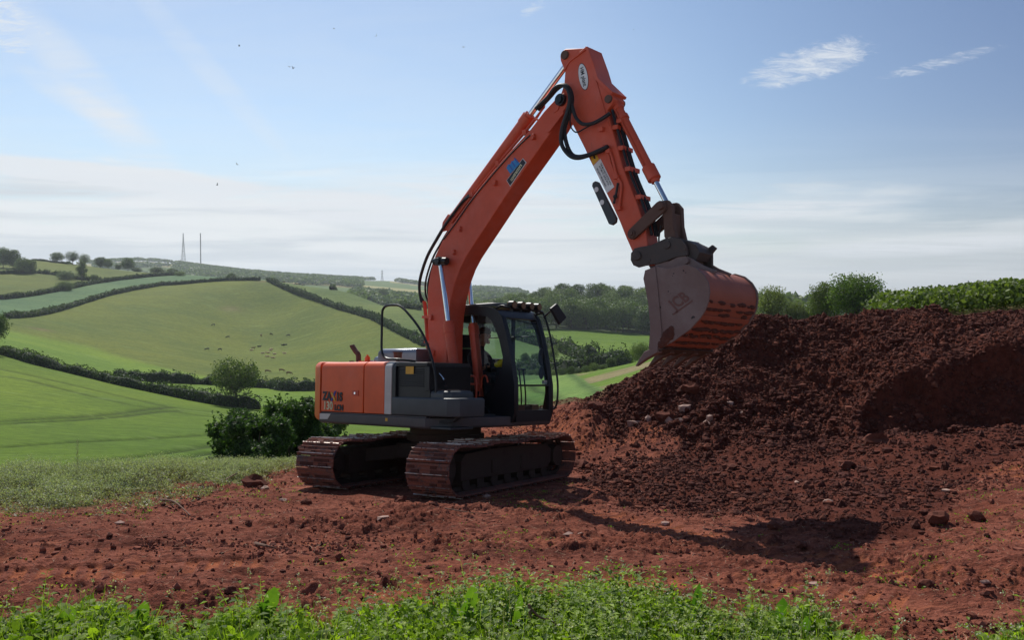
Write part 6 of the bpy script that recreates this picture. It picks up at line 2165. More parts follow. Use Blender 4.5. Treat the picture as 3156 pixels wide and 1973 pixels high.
# ------------------------------------------------------------------ near bushes beyond the bank
def bush(name, label, u, d, wpx, topv, basev, leaves, ls, mat, seed, depth=None, cat='bush'):
    rg = np.random.default_rng(seed)
    k = d / FPX
    x0 = (u - CX) * k
    W2 = wpx * k / 2
    ztop, zbot = -(topv - HOR) * k, -(basev - HOR) * k
    H_ = ztop - zbot
    r_ = empty(name, label, cat, None, (x0, d, zbot))
    P, Q = [], []
    cores = MB()
    nb = 60
    for i in range(nb):
        a = rg.uniform(0, 2 * PI)
        q = rg.uniform(0, 1) ** 0.4
        fz = rg.uniform(0.02, 0.86)
        pr_ = math.sqrt(max(0.05, 1 - (fz * 0.95) ** 3))
        c = np.array((math.cos(a) * q * W2 * 0.84 * pr_, math.sin(a) * q * W2 * 0.7 * pr_, fz * H_))
        br = W2 * rg.uniform(0.14, 0.24)
        n = int(leaves / nb)
        dd = rg.normal(size=(n, 3))
        dd /= np.linalg.norm(dd, axis=1)[:, None]
        lump = 1 + 0.25 * np.sin(dd[:, 0] * 7 + i) * np.cos(dd[:, 1] * 6) + 0.15 * np.sin(dd[:, 2] * 11 + i)
        P.append(c + dd * (br * lump * rg.uniform(0.72, 1.08, n))[:, None])
        Q.append(dd)
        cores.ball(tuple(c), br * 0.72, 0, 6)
    # long shoots that break the outline
    ns = 90
    for i in range(ns):
        a = rg.uniform(0, 2 * PI)
        b0 = np.array((math.cos(a) * W2 * 0.75, math.sin(a) * W2 * 0.6, rg.uniform(0.3, 0.92) * H_))
        dr = np.array((math.cos(a) * 0.5, math.sin(a) * 0.5, rg.uniform(0.4, 1.2)))
        t_ = rg.uniform(0, 1, 16)[:, None]
        P.append(b0 * np.array((rg.uniform(0.2, 1), rg.uniform(0.2, 1), 1)) + dr * t_ * rg.uniform(0.2, 0.5) + rg.normal(size=(16, 3)) * 0.03)
        Q.append(rg.normal(size=(16, 3)))
    P, Q = np.concatenate(P), np.concatenate(Q)
    link('foliage', cloud_mesh('foliage', quads(P, ls, 0.3, 0.6, rg, Q), mat), r_)
    co_ = cores.build('shade_core', M_CORE, r_)  # solid dark balls standing in for the shade between the leaves
    st = MB()
    for i in range(7):
        a = i * 0.9
        st.tube([(0.15 * math.cos(a), 0.15 * math.sin(a), -0.5), (W2 * 0.3 * math.cos(a), W2 * 0.3 * math.sin(a), H_ * 0.4), (W2 * 0.5 * math.cos(a), W2 * 0.5 * math.sin(a), H_ * 0.8)], 0.05, 6, 3, 0, True, 0.01)
    st.build('stem', M_BARK, r_)
    return r_


bush('bush', 'big dark green thorn bush left of the excavator below the bank', 765, 27.5, 330, 1268, 1520, 64000, 0.045, LM_BUSH, 5)
bush('bush', 'tall dark bush half hidden behind the left track and counterweight', 905, 31, 260, 1216, 1510, 46000, 0.05, LM_BUSH, 9)
bush('bush', 'paler leafy bush under the rear of the excavator body', 1010, 36, 150, 1262, 1480, 20000, 0.055, LM_PALE, 13)

# scrub along the ridge behind the heap
pts = []
rg = np.random.default_rng(77)
for k_ in range(4600):
    u = rg.uniform(2725, 3900)
    d = rg.uniform(26, 62)
    x = (u - CX) / FPX * d
    vt = np.interp(u, [2725, 2800, 2900, 3000, 3156, 3500, 3900], [980, 960, 943, 931, 917, 897, 880])
    zt_ = -(vt + rg.uniform(0, 110) - HOR) / FPX * d
    zg = float(base_h(np.array([x]), np.array([d]))[0])
    if zt_ < zg - 0.9:
        continue
    pts.append((x, d, max(zg, zt_ - 0.9)))
sc_o = canopy('scrub', pts, 0.18, 0.75, 90, 0.10, leaf_mat('scrub_leaves', (0.040, 0.070, 0.015), (0.150, 0.200, 0.050), 0.3, 0.5, 0.1), 0.8, kind='stuff')

# ------------------------------------------------------------------ cows
cj = [(-0.95, 0, 1.18, 0.26, 0.30), (-0.4, 0, 1.12, 0.33, 0.36), (0.2, 0, 1.10, 0.33, 0.36), (0.72, 0, 1.16, 0.25, 0.32)]


def cow_mesh(name, col, pose):
    J_ = list(cj)
    E2 = [(0, 1), (1, 2), (2, 3)]

    def lim(k0, pts):
        for p in pts:
            J_.append(p)
            E2.append((k0, len(J_) - 1))
            k0 = len(J_) - 1
    lie = pose == 'lying'
    if pose == 'grazing':
        lim(3, [(1.02, 0, 0.98, 0.17), (1.28, 0, 0.62, 0.13), (1.42, 0, 0.34, 0.12), (1.55, 0, 0.10, 0.075)])
    else:
        lim(3, [(1.02, 0, 1.36, 0.17), (1.20, 0, 1.52, 0.14), (1.40, 0, 1.50, 0.12), (1.62, 0, 1.40, 0.075)])
    for s in (-1, 1):
        if lie:
            lim(3, [(0.74, s * 0.24, 0.85, 0.13), (1.00, s * 0.26, 0.72, 0.08), (0.80, s * 0.28, 0.68, 0.06)])
            lim(0, [(-0.86, s * 0.32, 0.90, 0.17), (-0.50, s * 0.40, 0.78, 0.10), (-0.25, s * 0.42, 0.70, 0.06)])
        else:
            lim(3, [(0.74, s * 0.18, 0.82, 0.12), (0.76, s * 0.18, 0.45, 0.065), (0.74, s * 0.18, 0.10, 0.045), (0.79, s * 0.18, 0.02, 0.05)])
            lim(0, [(-0.92, s * 0.20, 0.88, 0.17), (-0.82, s * 0.20, 0.62, 0.09), (-0.98, s * 0.20, 0.42, 0.06), (-0.93, s * 0.20, 0.10, 0.045), (-0.88, s * 0.20, 0.02, 0.05)])
    lim(0, [(-1.22, 0, 1.30, 0.035), (-1.27, 0, 0.95, 0.025), (-1.27, 0, 0.60, 0.045)])
    hd = (1.42, 0, 0.34) if pose == 'grazing' else (1.26, 0, 1.58)
    if lie:
        J_ = [(j[0], j[1], j[2] - 0.62) + tuple(j[3:]) for j in J_]
    ob = skin_mesh(name, J_, E2, col, 1, 1)
    me = ob.data
    D.objects.remove(ob)
    return me


cow_cols = {'black': paint('black_hide', (0.025, 0.020, 0.018), 0.8, 0.0), 'brown': paint('brown_hide', (0.14, 0.055, 0.025), 0.8, 0.0), 'tan': paint('tan_hide', (0.62, 0.42, 0.24), 0.8, 0.0)}
cow_me = {(c, p): cow_mesh('cow', cow_cols[c], p) for c in cow_cols for p in ('grazing', 'standing', 'lying')}
COWS = [
    (1588, 790, 'black', 'grazing', 'black cow grazing alone, highest on the pasture'),
    (1695, 881, 'black', 'grazing', 'small dark cow alone between the highest cow and the herd'),
    (1946, 868, 'brown', 'standing', 'brown cow seen end on, left one of the upper three'),
    (2020, 860, 'black', 'grazing', 'black cow in the middle of the upper three'),
    (2147, 868, 'black', 'grazing', 'black cow furthest right of the upper three'),
    (2108, 934, 'black', 'lying', 'black cow lying at the right of the herd, left one of two'),
    (2126, 932, 'black', 'lying', 'black cow lying at the right of the herd, right one of two'),
    (1930, 945, 'black', 'lying', 'dark cow lying at the upper left of the herd'),
    (1887, 964, 'brown', 'standing', 'brown cow standing behind the leftmost lying tan cow'),
    (1872, 972, 'tan', 'lying', 'tan cow lying leftmost of the herd'),
    (2022, 964, 'tan', 'lying', 'tan cow lying in the middle of the herd, upper one of two'),
    (2014, 974, 'tan', 'lying', 'tan cow lying in the middle of the herd, lower one of two'),
    (1957, 995, 'tan', 'lying', 'tan cow lying below the centre, left one of two side by side'),
    (1995, 991, 'tan', 'lying', 'tan cow lying below the centre, right one of two side by side'),
    (2044, 1002, 'tan', 'lying', 'tan cow lying just right of the side-by-side pair'),
    (2118, 997, 'tan', 'lying', 'tan cow lying alone at the lower right of the herd'),
    (1990, 1020, 'tan', 'lying', 'tan cow lying lowest in the herd, left one'),
    (2031, 1030, 'tan', 'lying', 'tan cow lying lowest in the herd, right one'),
    (1540, 970, 'black', 'grazing', 'dark pale-faced cow furthest left on the pasture'),
    (1636, 972, 'black', 'grazing', 'dark pale-backed cow second from the left on the pasture'),
    (1992, 1138, 'brown', 'grazing', 'brown cow near the hedge, nearest to the lone tree'),
    (2097, 1131, 'brown', 'grazing', 'brown cow near the hedge, middle one of three'),
    (2152, 1154, 'brown', 'grazing', 'brown cow near the hedge, furthest right and nearest to the excavator'),
    (2120, 466, 'brown', 'standing', 'brown cow on the hill crest just right of the gateway'),
    (2205, 480, 'brown', 'grazing', 'brown cow at the left end of the close group on the hill crest'),
    (2222, 482, 'brown', 'standing', 'brown cow in the middle of the close group on the hill crest'),
    (2240, 484, 'black', 'standing', 'dark cow right of centre in the close group on the hill crest'),
    (2262, 488, 'black', 'grazing', 'dark cow at the right end of the close group on the hill crest'),
]
for zx, zy, c, p, lb_ in COWS:
    g_ = gp(zx / 2.419, 680 + zy / 2.419, 280)
    o = link('cow', cow_me[(c, p)], None, label=lb_, category='cow', group='cattle on the hill pasture')
    o.location = (g_.x, g_.y, float(base_h(np.array([g_.x]), np.array([g_.y]))[0]))
    o.rotation_euler = (0, 0, random.uniform(-0.6, 0.6) + (PI if random.random() < 0.6 else 0))
    if 'end on' in lb_:
        o.rotation_euler = (0, 0, PI / 2)

# ------------------------------------------------------------------ masts, pylon
M_MAST = paint('galvanised_steel', (0.22, 0.21, 0.22), 0.6, 0.1)


def at_uv(u, d):
    x = (u - CX) / FPX * d
    return Vector((x, d, float(base_h(np.array([x]), np.array([float(d)]))[0])))


def lattice(u, d, topv, wbase, wtop, r_, n, name, label, cat, arms=None, drums=None):
    p = at_uv(u, d)
    H_ = -(topv - HOR) / FPX * d - p.z
    o = empty(name, label, cat, None, p)
    lg_ = MB()
    zs = [H_ * (1 - (1 - k / n) ** 1.25) for k in range(n + 1)]
    wd = [wtop + (wbase - wtop) * (1 - z / H_) ** 1.5 for z in zs]
    for sx_, sy_ in ((-1, -1), (1, -1), (1, 1), (-1, 1)):
        lg_.tube([(sx_ * w / 2, sy_ * w / 2, z) for w, z in zip(wd, zs)], r_, 5)
    lg_.build('leg', M_MAST, o)
    br = MB()
    cs = ((-1, -1), (1, -1), (1, 1), (-1, 1))
    for k in range(n):
        for q in range(4):
            a, b_ = cs[q], cs[(q + 1) % 4]
            br.tube([(a[0] * wd[k] / 2, a[1] * wd[k] / 2, zs[k]), (b_[0] * wd[k + 1] / 2, b_[1] * wd[k + 1] / 2, zs[k + 1])], r_ * 0.55, 4)
            br.tube([(b_[0] * wd[k] / 2, b_[1] * wd[k] / 2, zs[k]), (a[0] * wd[k + 1] / 2, a[1] * wd[k + 1] / 2, zs[k + 1])], r_ * 0.55, 4)
            br.tube([(a[0] * wd[k] / 2, a[1] * wd[k] / 2, zs[k]), (b_[0] * wd[k] / 2, b_[1] * wd[k] / 2, zs[k])], r_ * 0.6, 4)
    br.build('bracing', M_MAST, o)
    if drums:
        dm = MB()
        for f, s, hh in drums:
            w = wtop + (wbase - wtop) * (1 - f) ** 1.5
            dm.cut() if dm.f else None
            dm.cyl((w / 2 * s, -0.5, H_ * f), (w / 2 * s + 0.6 * s, -0.5, H_ * f + 0.02), hh, 10)
            dm.cut()
            dm.cyl((0, -w / 2, H_ * f - hh), (0, -w / 2 - 1, H_ * f - hh), hh * 0.8, 10)
        dm.build_each('dish', M_MAST, o)
    if arms:
        am = MB()
        for f, w in arms:
            am.tube([(-w, 0, H_ * f), (0, 0, H_ * f + w * 0.18), (w, 0, H_ * f)], r_ * 0.9, 4)
            am.tube([(-w, 0, H_ * f), (w, 0, H_ * f)], r_ * 0.7, 4)
        am.build('cross_arm', M_MAST, o)
    tp_ = MB().cyl((0, 0, H_ * 0.97), (0, 0, H_ * 1.0), wtop * 0.35, 8)
    tp_.build('antenna', M_MAST, o)
    return o


lattice(567, 3000, 719, 15, 1.6, 0.38, 13, 'lattice_mast', 'tapering lattice radio mast on the far skyline, left one of the two masts', 'mast',
        drums=[(0.45, -1, 1.5), (0.62, 1, 1.6), (0.70, -1, 1.3), (0.80, 1, 1.5), (0.86, -1, 1.2), (0.93, 1, 1.3)])
lattice(620, 3000, 719, 2.2, 1.9, 0.42, 34, 'radio_mast', 'slender straight radio mast on the far skyline, right one of the two masts', 'mast',
        drums=[(k_ / 22, (-1) ** k_, 1.1 + (k_ % 3) * 0.3) for k_ in range(3, 22)])
lattice(1178, 3000, 833, 8, 1.2, 0.30, 8, 'electricity_pylon', 'pale electricity pylon in the gap of the far wooded ridge', 'pylon', arms=[(0.66, 6), (0.8, 5), (0.92, 4)])

# ------------------------------------------------------------------ birds
M_BIRD = paint('bird_feathers', (0.03, 0.03, 0.035), 0.8, 0.0)


def bird(u, v, d, span, roll, yaw, dih, label):
    b_ = MB()
    b_.ball((0, 0, 0), 0.09, 0, 6, (2.2, 0.8, 0.8))
    b_.ball((0.22, 0, 0.02), 0.055, 0, 5)
    b_.add([(-0.17, -0.05, 0), (-0.17, 0.05, 0), (-0.36, 0.09, 0), (-0.36, -0.09, 0), (-0.2, 0, 0.02), (-0.34, 0, 0.012)], [(0, 1, 2, 3), (0, 4, 5, 3), (1, 2, 5, 4), (0, 1, 4), (3, 5, 2)])
    for s in (-1, 1):
        t_ = dih
        b_.add([(0.10, s * 0.05, 0.02), (0.14, s * 0.28, 0.02 + 0.25 * t_), (0.05, s * 0.55, 0.02 + 0.42 * t_), (-0.12, s * 0.50, 0.02 + 0.38 * t_), (-0.10, s * 0.22, 0.02 + 0.18 * t_), (-0.12, s * 0.05, 0.0),
                (0.10, s * 0.05, 0.0), (0.14, s * 0.28, 0.25 * t_), (0.05, s * 0.55, 0.012 + 0.42 * t_), (-0.12, s * 0.50, 0.012 + 0.38 * t_), (-0.10, s * 0.22, 0.18 * t_), (-0.12, s * 0.05, -0.02)],
               [(0, 1, 2, 3, 4, 5), (6, 11, 10, 9, 8, 7), (0, 6, 7, 1), (1, 7, 8, 2), (2, 8, 9, 3), (3, 9, 10, 4), (4, 10, 11, 5)])
    o = b_.build('bird', M_BIRD, None, label=label, category='bird', group='birds in the sky')
    o.location = ((u - CX) / FPX * d, d, -(v - HOR) / FPX * d)
    o.rotation_euler = (roll, 0.1, yaw)
    o.scale = (span,) * 3
    return o


for u, v, ro, ya, di, lb_ in ((744, 148, 0.3, 0.6, 0.9, 'dark bird leftmost in the upper sky'), (899, 211, -0.2, 2.2, 0.5, 'left bird of the two flying close together'),
                              (908, 216, 0.4, 1.0, 1.3, 'right bird of the two flying close together'), (1034, 95, 0.3, 0.3, 0.3, 'dark bird highest in the left half of the sky'),
                              (1164, 117, 0.9, -1.2, 0.9, 'small pale-looking bird with raised wings left of the boom top'), (1429, 151, 0.3, 0.9, 0.4, 'bird nearest to the left of the boom top'),
                              (735, 509, 0.5, 2.4, 0.8, 'bird low in the sky, upper one of the two above the masts'), (673, 572, 0.6, 0.2, 1.1, 'lowest bird in the sky, just above the slender mast'),
                              (1949, 98, 0.2, 0.5, 0.2, 'tiny bird in the sky right of the arm')):
    bird(u, v, 300, 1.15 if u < 1900 else 0.7, ro, ya, di, lb_)
# ------------------------------------------------------------------ clods, stones, sticks on the site
def ico(sub=1):
    import bmesh
    bm = bmesh.new()
    bmesh.ops.create_icosphere(bm, subdivisions=sub, radius=1)
    v = np.array([x.co[:] for x in bm.verts])
    f = np.array([[q.index for q in p.verts] for p in bm.faces])
    bm.free()
    return v, f


IV, IF_ = ico(1)
m_clod, t, b = bsdf_mat('clod_soil')
nn_ = pnoise(t, 24.0, 6, 0.7)
g_ = N(t, 'ShaderNodeNewGeometry')
cc_ = MIX(t, SMOOTH(t, nn_, 0.3, 0.7), (0.050, 0.017, 0.012), (0.115, 0.039, 0.028))
cc_ = MIX(t, SMOOTH(t, g_.outputs['Random Per Island'], 0.75, 1.0), cc_, (0.170, 0.058, 0.036))
L(t, cc_, b.inputs['Base Color'])
b.inputs['Roughness'].default_value = 0.95
b.inputs['Specular IOR Level'].default_value = 0.1
bp = N(t, 'ShaderNodeBump', Strength=0.8, Distance=0.01)
L(t, nn_, bp.inputs['Height'])
L(t, bp.outputs[0], b.inputs['Normal'])


def lumps(n, seed, pos, size, flat=0.7):
    rg = np.random.default_rng(seed)
    n = len(pos)
    base = IV[None] * (1 + 0.32 * rg.normal(size=(n, len(IV), 1)) * 0.8)
    base = base * rg.uniform(0.65, 1.3, (n, 1, 3)) * np.array((1, 1, flat))
    a = rg.uniform(0, 2 * PI, n)
    c, s_ = np.cos(a), np.sin(a)
    X = base[..., 0] * c[:, None] - base[..., 1] * s_[:, None]
    Y = base[..., 0] * s_[:, None] + base[..., 1] * c[:, None]
    V_ = np.stack([X, Y, base[..., 2]], -1) * size[:, None, None] + pos[:, None]
    F_ = IF_[None] + (np.arange(n) * len(IV))[:, None, None]
    return V_.reshape(-1, 3), F_.reshape(-1, 3)


# positions taken from the finished ground mesh
yy_ = SITE_V[:, 1]
uu_ = CX + FPX * SITE_V[:, 0] / np.maximum(yy_, 0.1)
cand = np.nonzero((yy_ > 4.5) & (yy_ < 23) & (uu_ > -350) & (uu_ < 3600))[0]
rgc = np.random.default_rng(5)
area = yy_[cand] ** 2                                    # grid cells grow with distance
w_ = area * (0.22 + (0.35 + 1.1 * sstep(yy_[cand], 15, 17.5)) * SITE_HM[cand] + 1.1 * sstep(fbm(SITE_V[cand, 0] * 0.5, yy_[cand] * 0.7, 3, 401), 0.0, 0.3)) * (1 - flat_mask(SITE_V[cand, 0], yy_[cand]))
w_ *= 1 - 0.97 * sstep(grassy(SITE_V[cand, 0], yy_[cand]), -0.3, 0.4) * (uu_[cand] < 1500)
pick = rgc.choice(cand, 70000, p=w_ / w_.sum())
sz = 0.007 + 0.015 * rgc.random(len(pick)) ** 2 + 0.035 * rgc.random(len(pick)) ** 12
sz *= (0.8 + 0.5 * SITE_HM[pick]) * (1 + 0.25 * sstep(yy_[pick], 11, 17))
cv, cf = lumps(0, 6, SITE_V[pick] + np.array((0, 0, 0.004)), sz, 0.9)
m_crumb, t, b = bsdf_mat('dry_crumb')
g_ = N(t, 'ShaderNodeNewGeometry')
L(t, MIX(t, g_.outputs['Random Per Island'], (0.110, 0.034, 0.022), (0.290, 0.105, 0.068)), b.inputs['Base Color'])
b.inputs['Roughness'].default_value = 0.95
b.inputs['Specular IOR Level'].default_value = 0.1
drym = np.repeat((SITE_HM[pick] < 0.35) & (rgc.random(len(pick)) < 0.85), len(IF_)).astype(int)
me = mesh_np('soil_clods', cv, cf, (m_clod, m_crumb), smooth=False, matidx=drym)
link('soil_clods', me, None, kind='stuff')

# clods big enough to point at
BIGC = [(1385, 1532, 0.10, 'a'), (1230, 1560, 0.09, 'a'), (2050, 1285, 0.13, 'a'), (1835, 1262, 0.11, 'a'), (2250, 1470, 0.12, 'a'), (2495, 1505, 0.10, 'a'),
        (2395, 1655, 0.09, 'a'), (2900, 1630, 0.14, 'a'), (2475, 1700, 0.08, 'a'), (2700, 1380, 0.16, 'a'), (2620, 1440, 0.10, 'a'), (700, 1858, 0.07, 'a'), (940, 1560, 0.08, 'a'),
        (780, 1510, 0.16, 'a'), (1010, 1400, 0.10, 'a'), (3020, 1610, 0.11, 'a'), (2870, 1820, 0.09, 'a'), (1790, 1448, 0.12, 'a'), (2130, 1195, 0.12, 'a'), (2190, 1600, 0.09, 'a')]
for k_, (u, v, s_, _) in enumerate(BIGC):
    p = gp(u, v, 4)
    vv, ff = ico(2)
    rr_ = np.random.default_rng(k_ + 50)
    nz_ = fbm3(vv[:, 0] * 2.2 + k_, vv[:, 1] * 2.2, vv[:, 2] * 2.2, 3, 500 + k_)
    vv = vv * (1 + 0.75 * nz_)[:, None] * np.array((1.15, 0.95, 0.75)) * s_ * 0.72 * max(1.0, p.y / 10.0)
    o = link('clod', mesh_np('clod', vv, ff, (m_clod,), smooth=False), None, label='large lump of dark red earth lying loose on the dug ground', category='clod', group='large clods of earth')
    o.location = (p.x, p.y, ground_at(p.x, p.y) + s_ * 0.35)
    o.rotation_euler = (0, 0, k_)
M_STONE = paint('pale_stone', (0.36, 0.22, 0.17), 0.8, 0.25, (0.20, 0.08, 0.05), 9.0)
STN = [(362, 1630), (810, 1521), (1500, 1535), (1752, 1665), (1795, 1665), (2055, 1621), (2460, 1486), (2100, 1298), (1998, 1292), (2062, 1300), (2110, 1272), (2178, 1318), (1960, 1290), (2188, 1306), (2925, 1530),
       (2515, 1806), (2480, 1818), (3050, 1806), (2285, 1272), (2245, 1268), (1978, 1522), (2380, 1180), (1180, 1620), (870, 1545), (2560, 1560)]
for k_, (u, v) in enumerate(STN):
    p = gp(u, v, 4)
    vv, ff = ico(1)
    rr_ = np.random.default_rng(k_ + 90)
    vv = vv * (1 + 0.25 * rr_.normal(size=(len(vv), 1))) * np.array((1.3, 0.9, 0.55)) * (0.030 + 0.022 * rr_.random()) * max(1.0, p.y / 9.0)
    if 1950 < u < 2200 and v < 1330:
        vv = vv * np.array((1.1, 1.0, 2.2))
    o = link('stone', mesh_np('stone', vv, ff, (M_STONE,), smooth=False), None, label='small pale pinkish stone lying on the red earth', category='stone', group='pale stones on the earth')
    o.location = (p.x, p.y, ground_at(p.x, p.y) + 0.014)
    o.rotation_euler = (0, 0, k_ * 1.3)
M_STICK = paint('dead_twig', (0.16, 0.085, 0.055), 0.85, 0.2, (0.07, 0.035, 0.025), 6.0)


def stick(pts, r_, label):
    P_ = []
    for u, v, lift in pts:
        p = gp(u, v, 3.5)
        P_.append((p.x, p.y, ground_at(p.x, p.y) + r_ + lift))
    MB().tube(P_, r_, 7, 4, 0, True, r_ * 0.4).build('stick', M_STICK, None, label=label, category='stick')


stick([(488, 1555, 0.02), (530, 1572, 0.05), (580, 1593, 0.0)], 0.016, 'dark branch lying at the edge of the weeds on the left')
stick([(690, 1500, 0.04), (730, 1488, 0.06), (760, 1482, 0.02)], 0.012, 'thin branch lying over the dark clump left of the far track')
stick([(780, 1698, 0.0), (815, 1715, 0.03), (845, 1708, 0.0)], 0.018, 'short pale stub of wood on the earth left of centre')
stick([(2660, 1388, 0.0), (2690, 1380, 0.02), (2715, 1362, 0.02)], 0.010, 'thin crooked root lying on the heap of soil')
stick([(2218, 1565, 0.0), (2230, 1580, 0.02), (2240, 1590, 0.0)], 0.008, 'short pale twig on the dark soil near the boom shadow')
stick([(1370, 1585, 0.01), (1450, 1592, 0.02), (1530, 1588, 0.0)], 0.008, 'long thin twig lying on the ground before the near track')

# ------------------------------------------------------------------ weeds and herbs
def ribbons(base, tip, w, bend, rg, seg=3):
    """thin bent blades from base to tip"""
    n = len(base)
    d = tip - base
    side = np.cross(d, rg.normal(size=(n, 3)))
    side /= np.linalg.norm(side, axis=1)[:, None] + 1e-9
    mid_ = np.stack([base + d * t_ + bend * (t_ * (1 - t_) * 2) for t_ in np.linspace(0, 1, seg + 1)], 1)
    ww = w[:, None, None] * np.linspace(1, 0.25, seg + 1)[None, :, None]
    Lf_, Rt_ = mid_ - side[:, None] * ww, mid_ + side[:, None] * ww
    V_ = np.stack([Lf_, Rt_], 2).reshape(-1, 3)
    m = (seg + 1) * 2
    f = np.array([[2 * i, 2 * i + 1, 2 * i + 3, 2 * i + 2] for i in range(seg)])
    F_ = (f[None] + (np.arange(n) * m)[:, None, None]).reshape(-1, 4)
    return V_, F_


class Multi:
    def __init__(s):
        s.v, s.f, s.m, s.n = [], [], [], 0

    def add(s, V_, F_, mat):
        s.v.append(V_)
        s.f.append(F_ + s.n)
        s.m.append(np.full(len(F_), mat))
        s.n += len(V_)

    def quads(s, V_, mat):
        s.add(V_, quad_faces(len(V_) // 4), mat)

    def build(s, name, mats, **kw):
        return link(name, mesh_np(name, np.concatenate(s.v), np.concatenate(s.f), mats, smooth=False, matidx=np.concatenate(s.m)), None, **kw)


def site_pick(n, wfn, seed, ymin=4, ymax=24, umin=-500, umax=3600):
    rg = np.random.default_rng(seed)
    c = np.nonzero((yy_ > ymin) & (yy_ < ymax) & (uu_ > umin) & (uu_ < umax))[0]
    w = yy_[c] ** 2 * wfn(SITE_V[c, 0], yy_[c], uu_[c])
    i = rg.choice(c, n, p=w / w.sum())
    j = rg.normal(size=(n, 3)) * 0.012
    j[:, 2] = 0
    return SITE_V[i] + j, rg


# tall seeding weeds on the field bank, left of the machine
W1 = Multi()
P, rg = site_pick(13000, lambda x, y, u: (0.06 + sstep(grassy(x, y), 0.4, 2.6)) * (grassy(x, y) > -0.5) * (u < 1060) * (1 - sstep(grassy(x, y), 2.6, 4.2)) * (0.35 + sstep(fbm(x * 1.2, y * 1.2, 3, 71), -0.25, 0.2)), 11, 8, 24, -700, 1060)
n = len(P)
gr_ = sstep(grassy(P[:, 0], P[:, 1]), 0.2, 2.6)
hh = (0.05 + 0.20 * gr_ * rg.uniform(0.5, 1.15, n)) * (0.75 + 0.5 * sstep(fbm(P[:, 0] * 0.7, P[:, 1] * 0.7, 2, 72), -0.3, 0.3))
hh *= 1 - 0.35 * sstep(CX + FPX * P[:, 0] / P[:, 1], 450, 700)
dr = rg.normal(size=(n, 3)) * 0.22
dr[:, 2] = 1
tip = P + dr * hh[:, None]
v_, f_ = ribbons(P, tip, np.full(n, 0.0032), rg.normal(size=(n, 3)) * 0.03, rg)
W1.add(v_, f_, 0)
for fr_h, cnt, sz_, mt in ((0.95, 5, 0.010, 1), (0.75, 4, 0.011, 1), (0.45, 4, 0.016, 0), (0.2, 4, 0.022, 0)):
    q = np.repeat(P + (tip - P) * fr_h, cnt, 0) + rg.normal(size=(n * cnt, 3)) * 0.028
    W1.quads(quads(q, sz_, 0.3, 0.55, rg), mt)
W1.build('bank_weeds', (LM_WEED, LM_HEAD), kind='stuff')
# taller single stalks standing out of them
for k_, (u, v, h_, lb_) in enumerate(((228, 1545, 0.78, 'tall single seeding stalk rising above the weeds on the left bank'), (478, 1530, 0.30, 'straw-coloured leaning grass stem at the field edge'),)):
    p = gp(u, v, 6)
    st = MB()
    z0 = ground_at(p.x, p.y)
    st.tube([(0, 0, 0), (0.01, 0, h_ * 0.5), (0.03, 0.01, h_)], 0.0035, 6, 3, 0, True, 0.0012)
    for q in range(16):
        f_ = 0.35 + 0.62 * q / 16
        a_ = q * 2.4
        st.tube([(0.015 * f_, 0, h_ * f_), (0.05 * math.cos(a_) * (1.1 - f_) + 0.015, 0.05 * math.sin(a_) * (1.1 - f_), h_ * f_ + 0.035)], 0.003, 4)
        st.ball((0.05 * math.cos(a_) * (1.1 - f_) + 0.015, 0.05 * math.sin(a_) * (1.1 - f_), h_ * f_ + 0.04), 0.006, 0, 3)
    o = st.build('weed_stalk', LM_HEAD, None, label=lb_, category='weed')
    o.location = (p.x, p.y, z0)

# low green flecks and straw over the trodden earth
W2 = Multi()
P, rg = site_pick(1500, lambda x, y, u: (0.02 + sstep(fbm(x * 0.9, y * 1.4, 3, 81), 0.08, 0.3)) * (1 - heap_mask(x, y, plane_z(x, y))) * (1 - flat_mask(x, y)), 15, 5, 17, -400, 3400)
P = P[(heap_mask(P[:, 0], P[:, 1], base_h(P[:, 0], P[:, 1])) < 0.1) | (np.arange(len(P)) % 40 == 0)]
cl_ = np.repeat(P, 5, 0) + rg.normal(size=(len(P) * 5, 3)) * np.array((0.03, 0.03, 0.004))
W2.quads(quads(cl_ + np.array((0, 0, 0.012)), 0.011, 0.6, 0.5, rg), 0)
P, rg = site_pick(5200, lambda x, y, u: 1 - 0.9 * heap_mask(x, y, plane_z(x, y)), 16, 5, 17, -400, 3400)
a = rg.uniform(0, PI, len(P))
dl = np.stack([np.cos(a), np.sin(a), rg.uniform(-0.05, 0.25, len(P))], 1) * rg.uniform(0.02, 0.09, (len(P), 1))
v_, f_ = ribbons(P + np.array((0, 0, 0.008)), P + dl + np.array((0, 0, 0.010)), np.full(len(P), 0.0022), rg.normal(size=(len(P), 3)) * 0.01, rg, 2)
m_straw, t, b = bsdf_mat('straw')
b.inputs['Base Color'].default_value = (0.36, 0.24, 0.14, 1)
b.inputs['Roughness'].default_value = 0.8
W2.add(v_, f_, 1)
W2.build('trampled_straw', (LM_HERB, m_straw), kind='stuff')

# the green strip at our feet
EDGE = np.array([(-600, 1935), (0, 1930), (60, 1880), (180, 1905), (330, 1895), (520, 1925), (760, 1905), (1000, 1912), (1150, 1885), (1300, 1870), (1450, 1845), (1700, 1842), (1900, 1850), (2050, 1862), (2200, 1905), (2270, 1950), (2330, 1905), (2420, 1880),
                 (2530, 1885), (2580, 1925), (2680, 1978), (2900, 2010), (3010, 1985), (3156, 1962), (3700, 1930)])


def herb_w(x, y, u):
    zz_ = plane_z(x, y)
    v = HOR - FPX * zz_ / y
    e = v - np.interp(u, EDGE[:, 0], EDGE[:, 1]) + fbm(u * 0.012, y * 3.0, 3, 91) * 60
    return sstep(e, 20, 80)


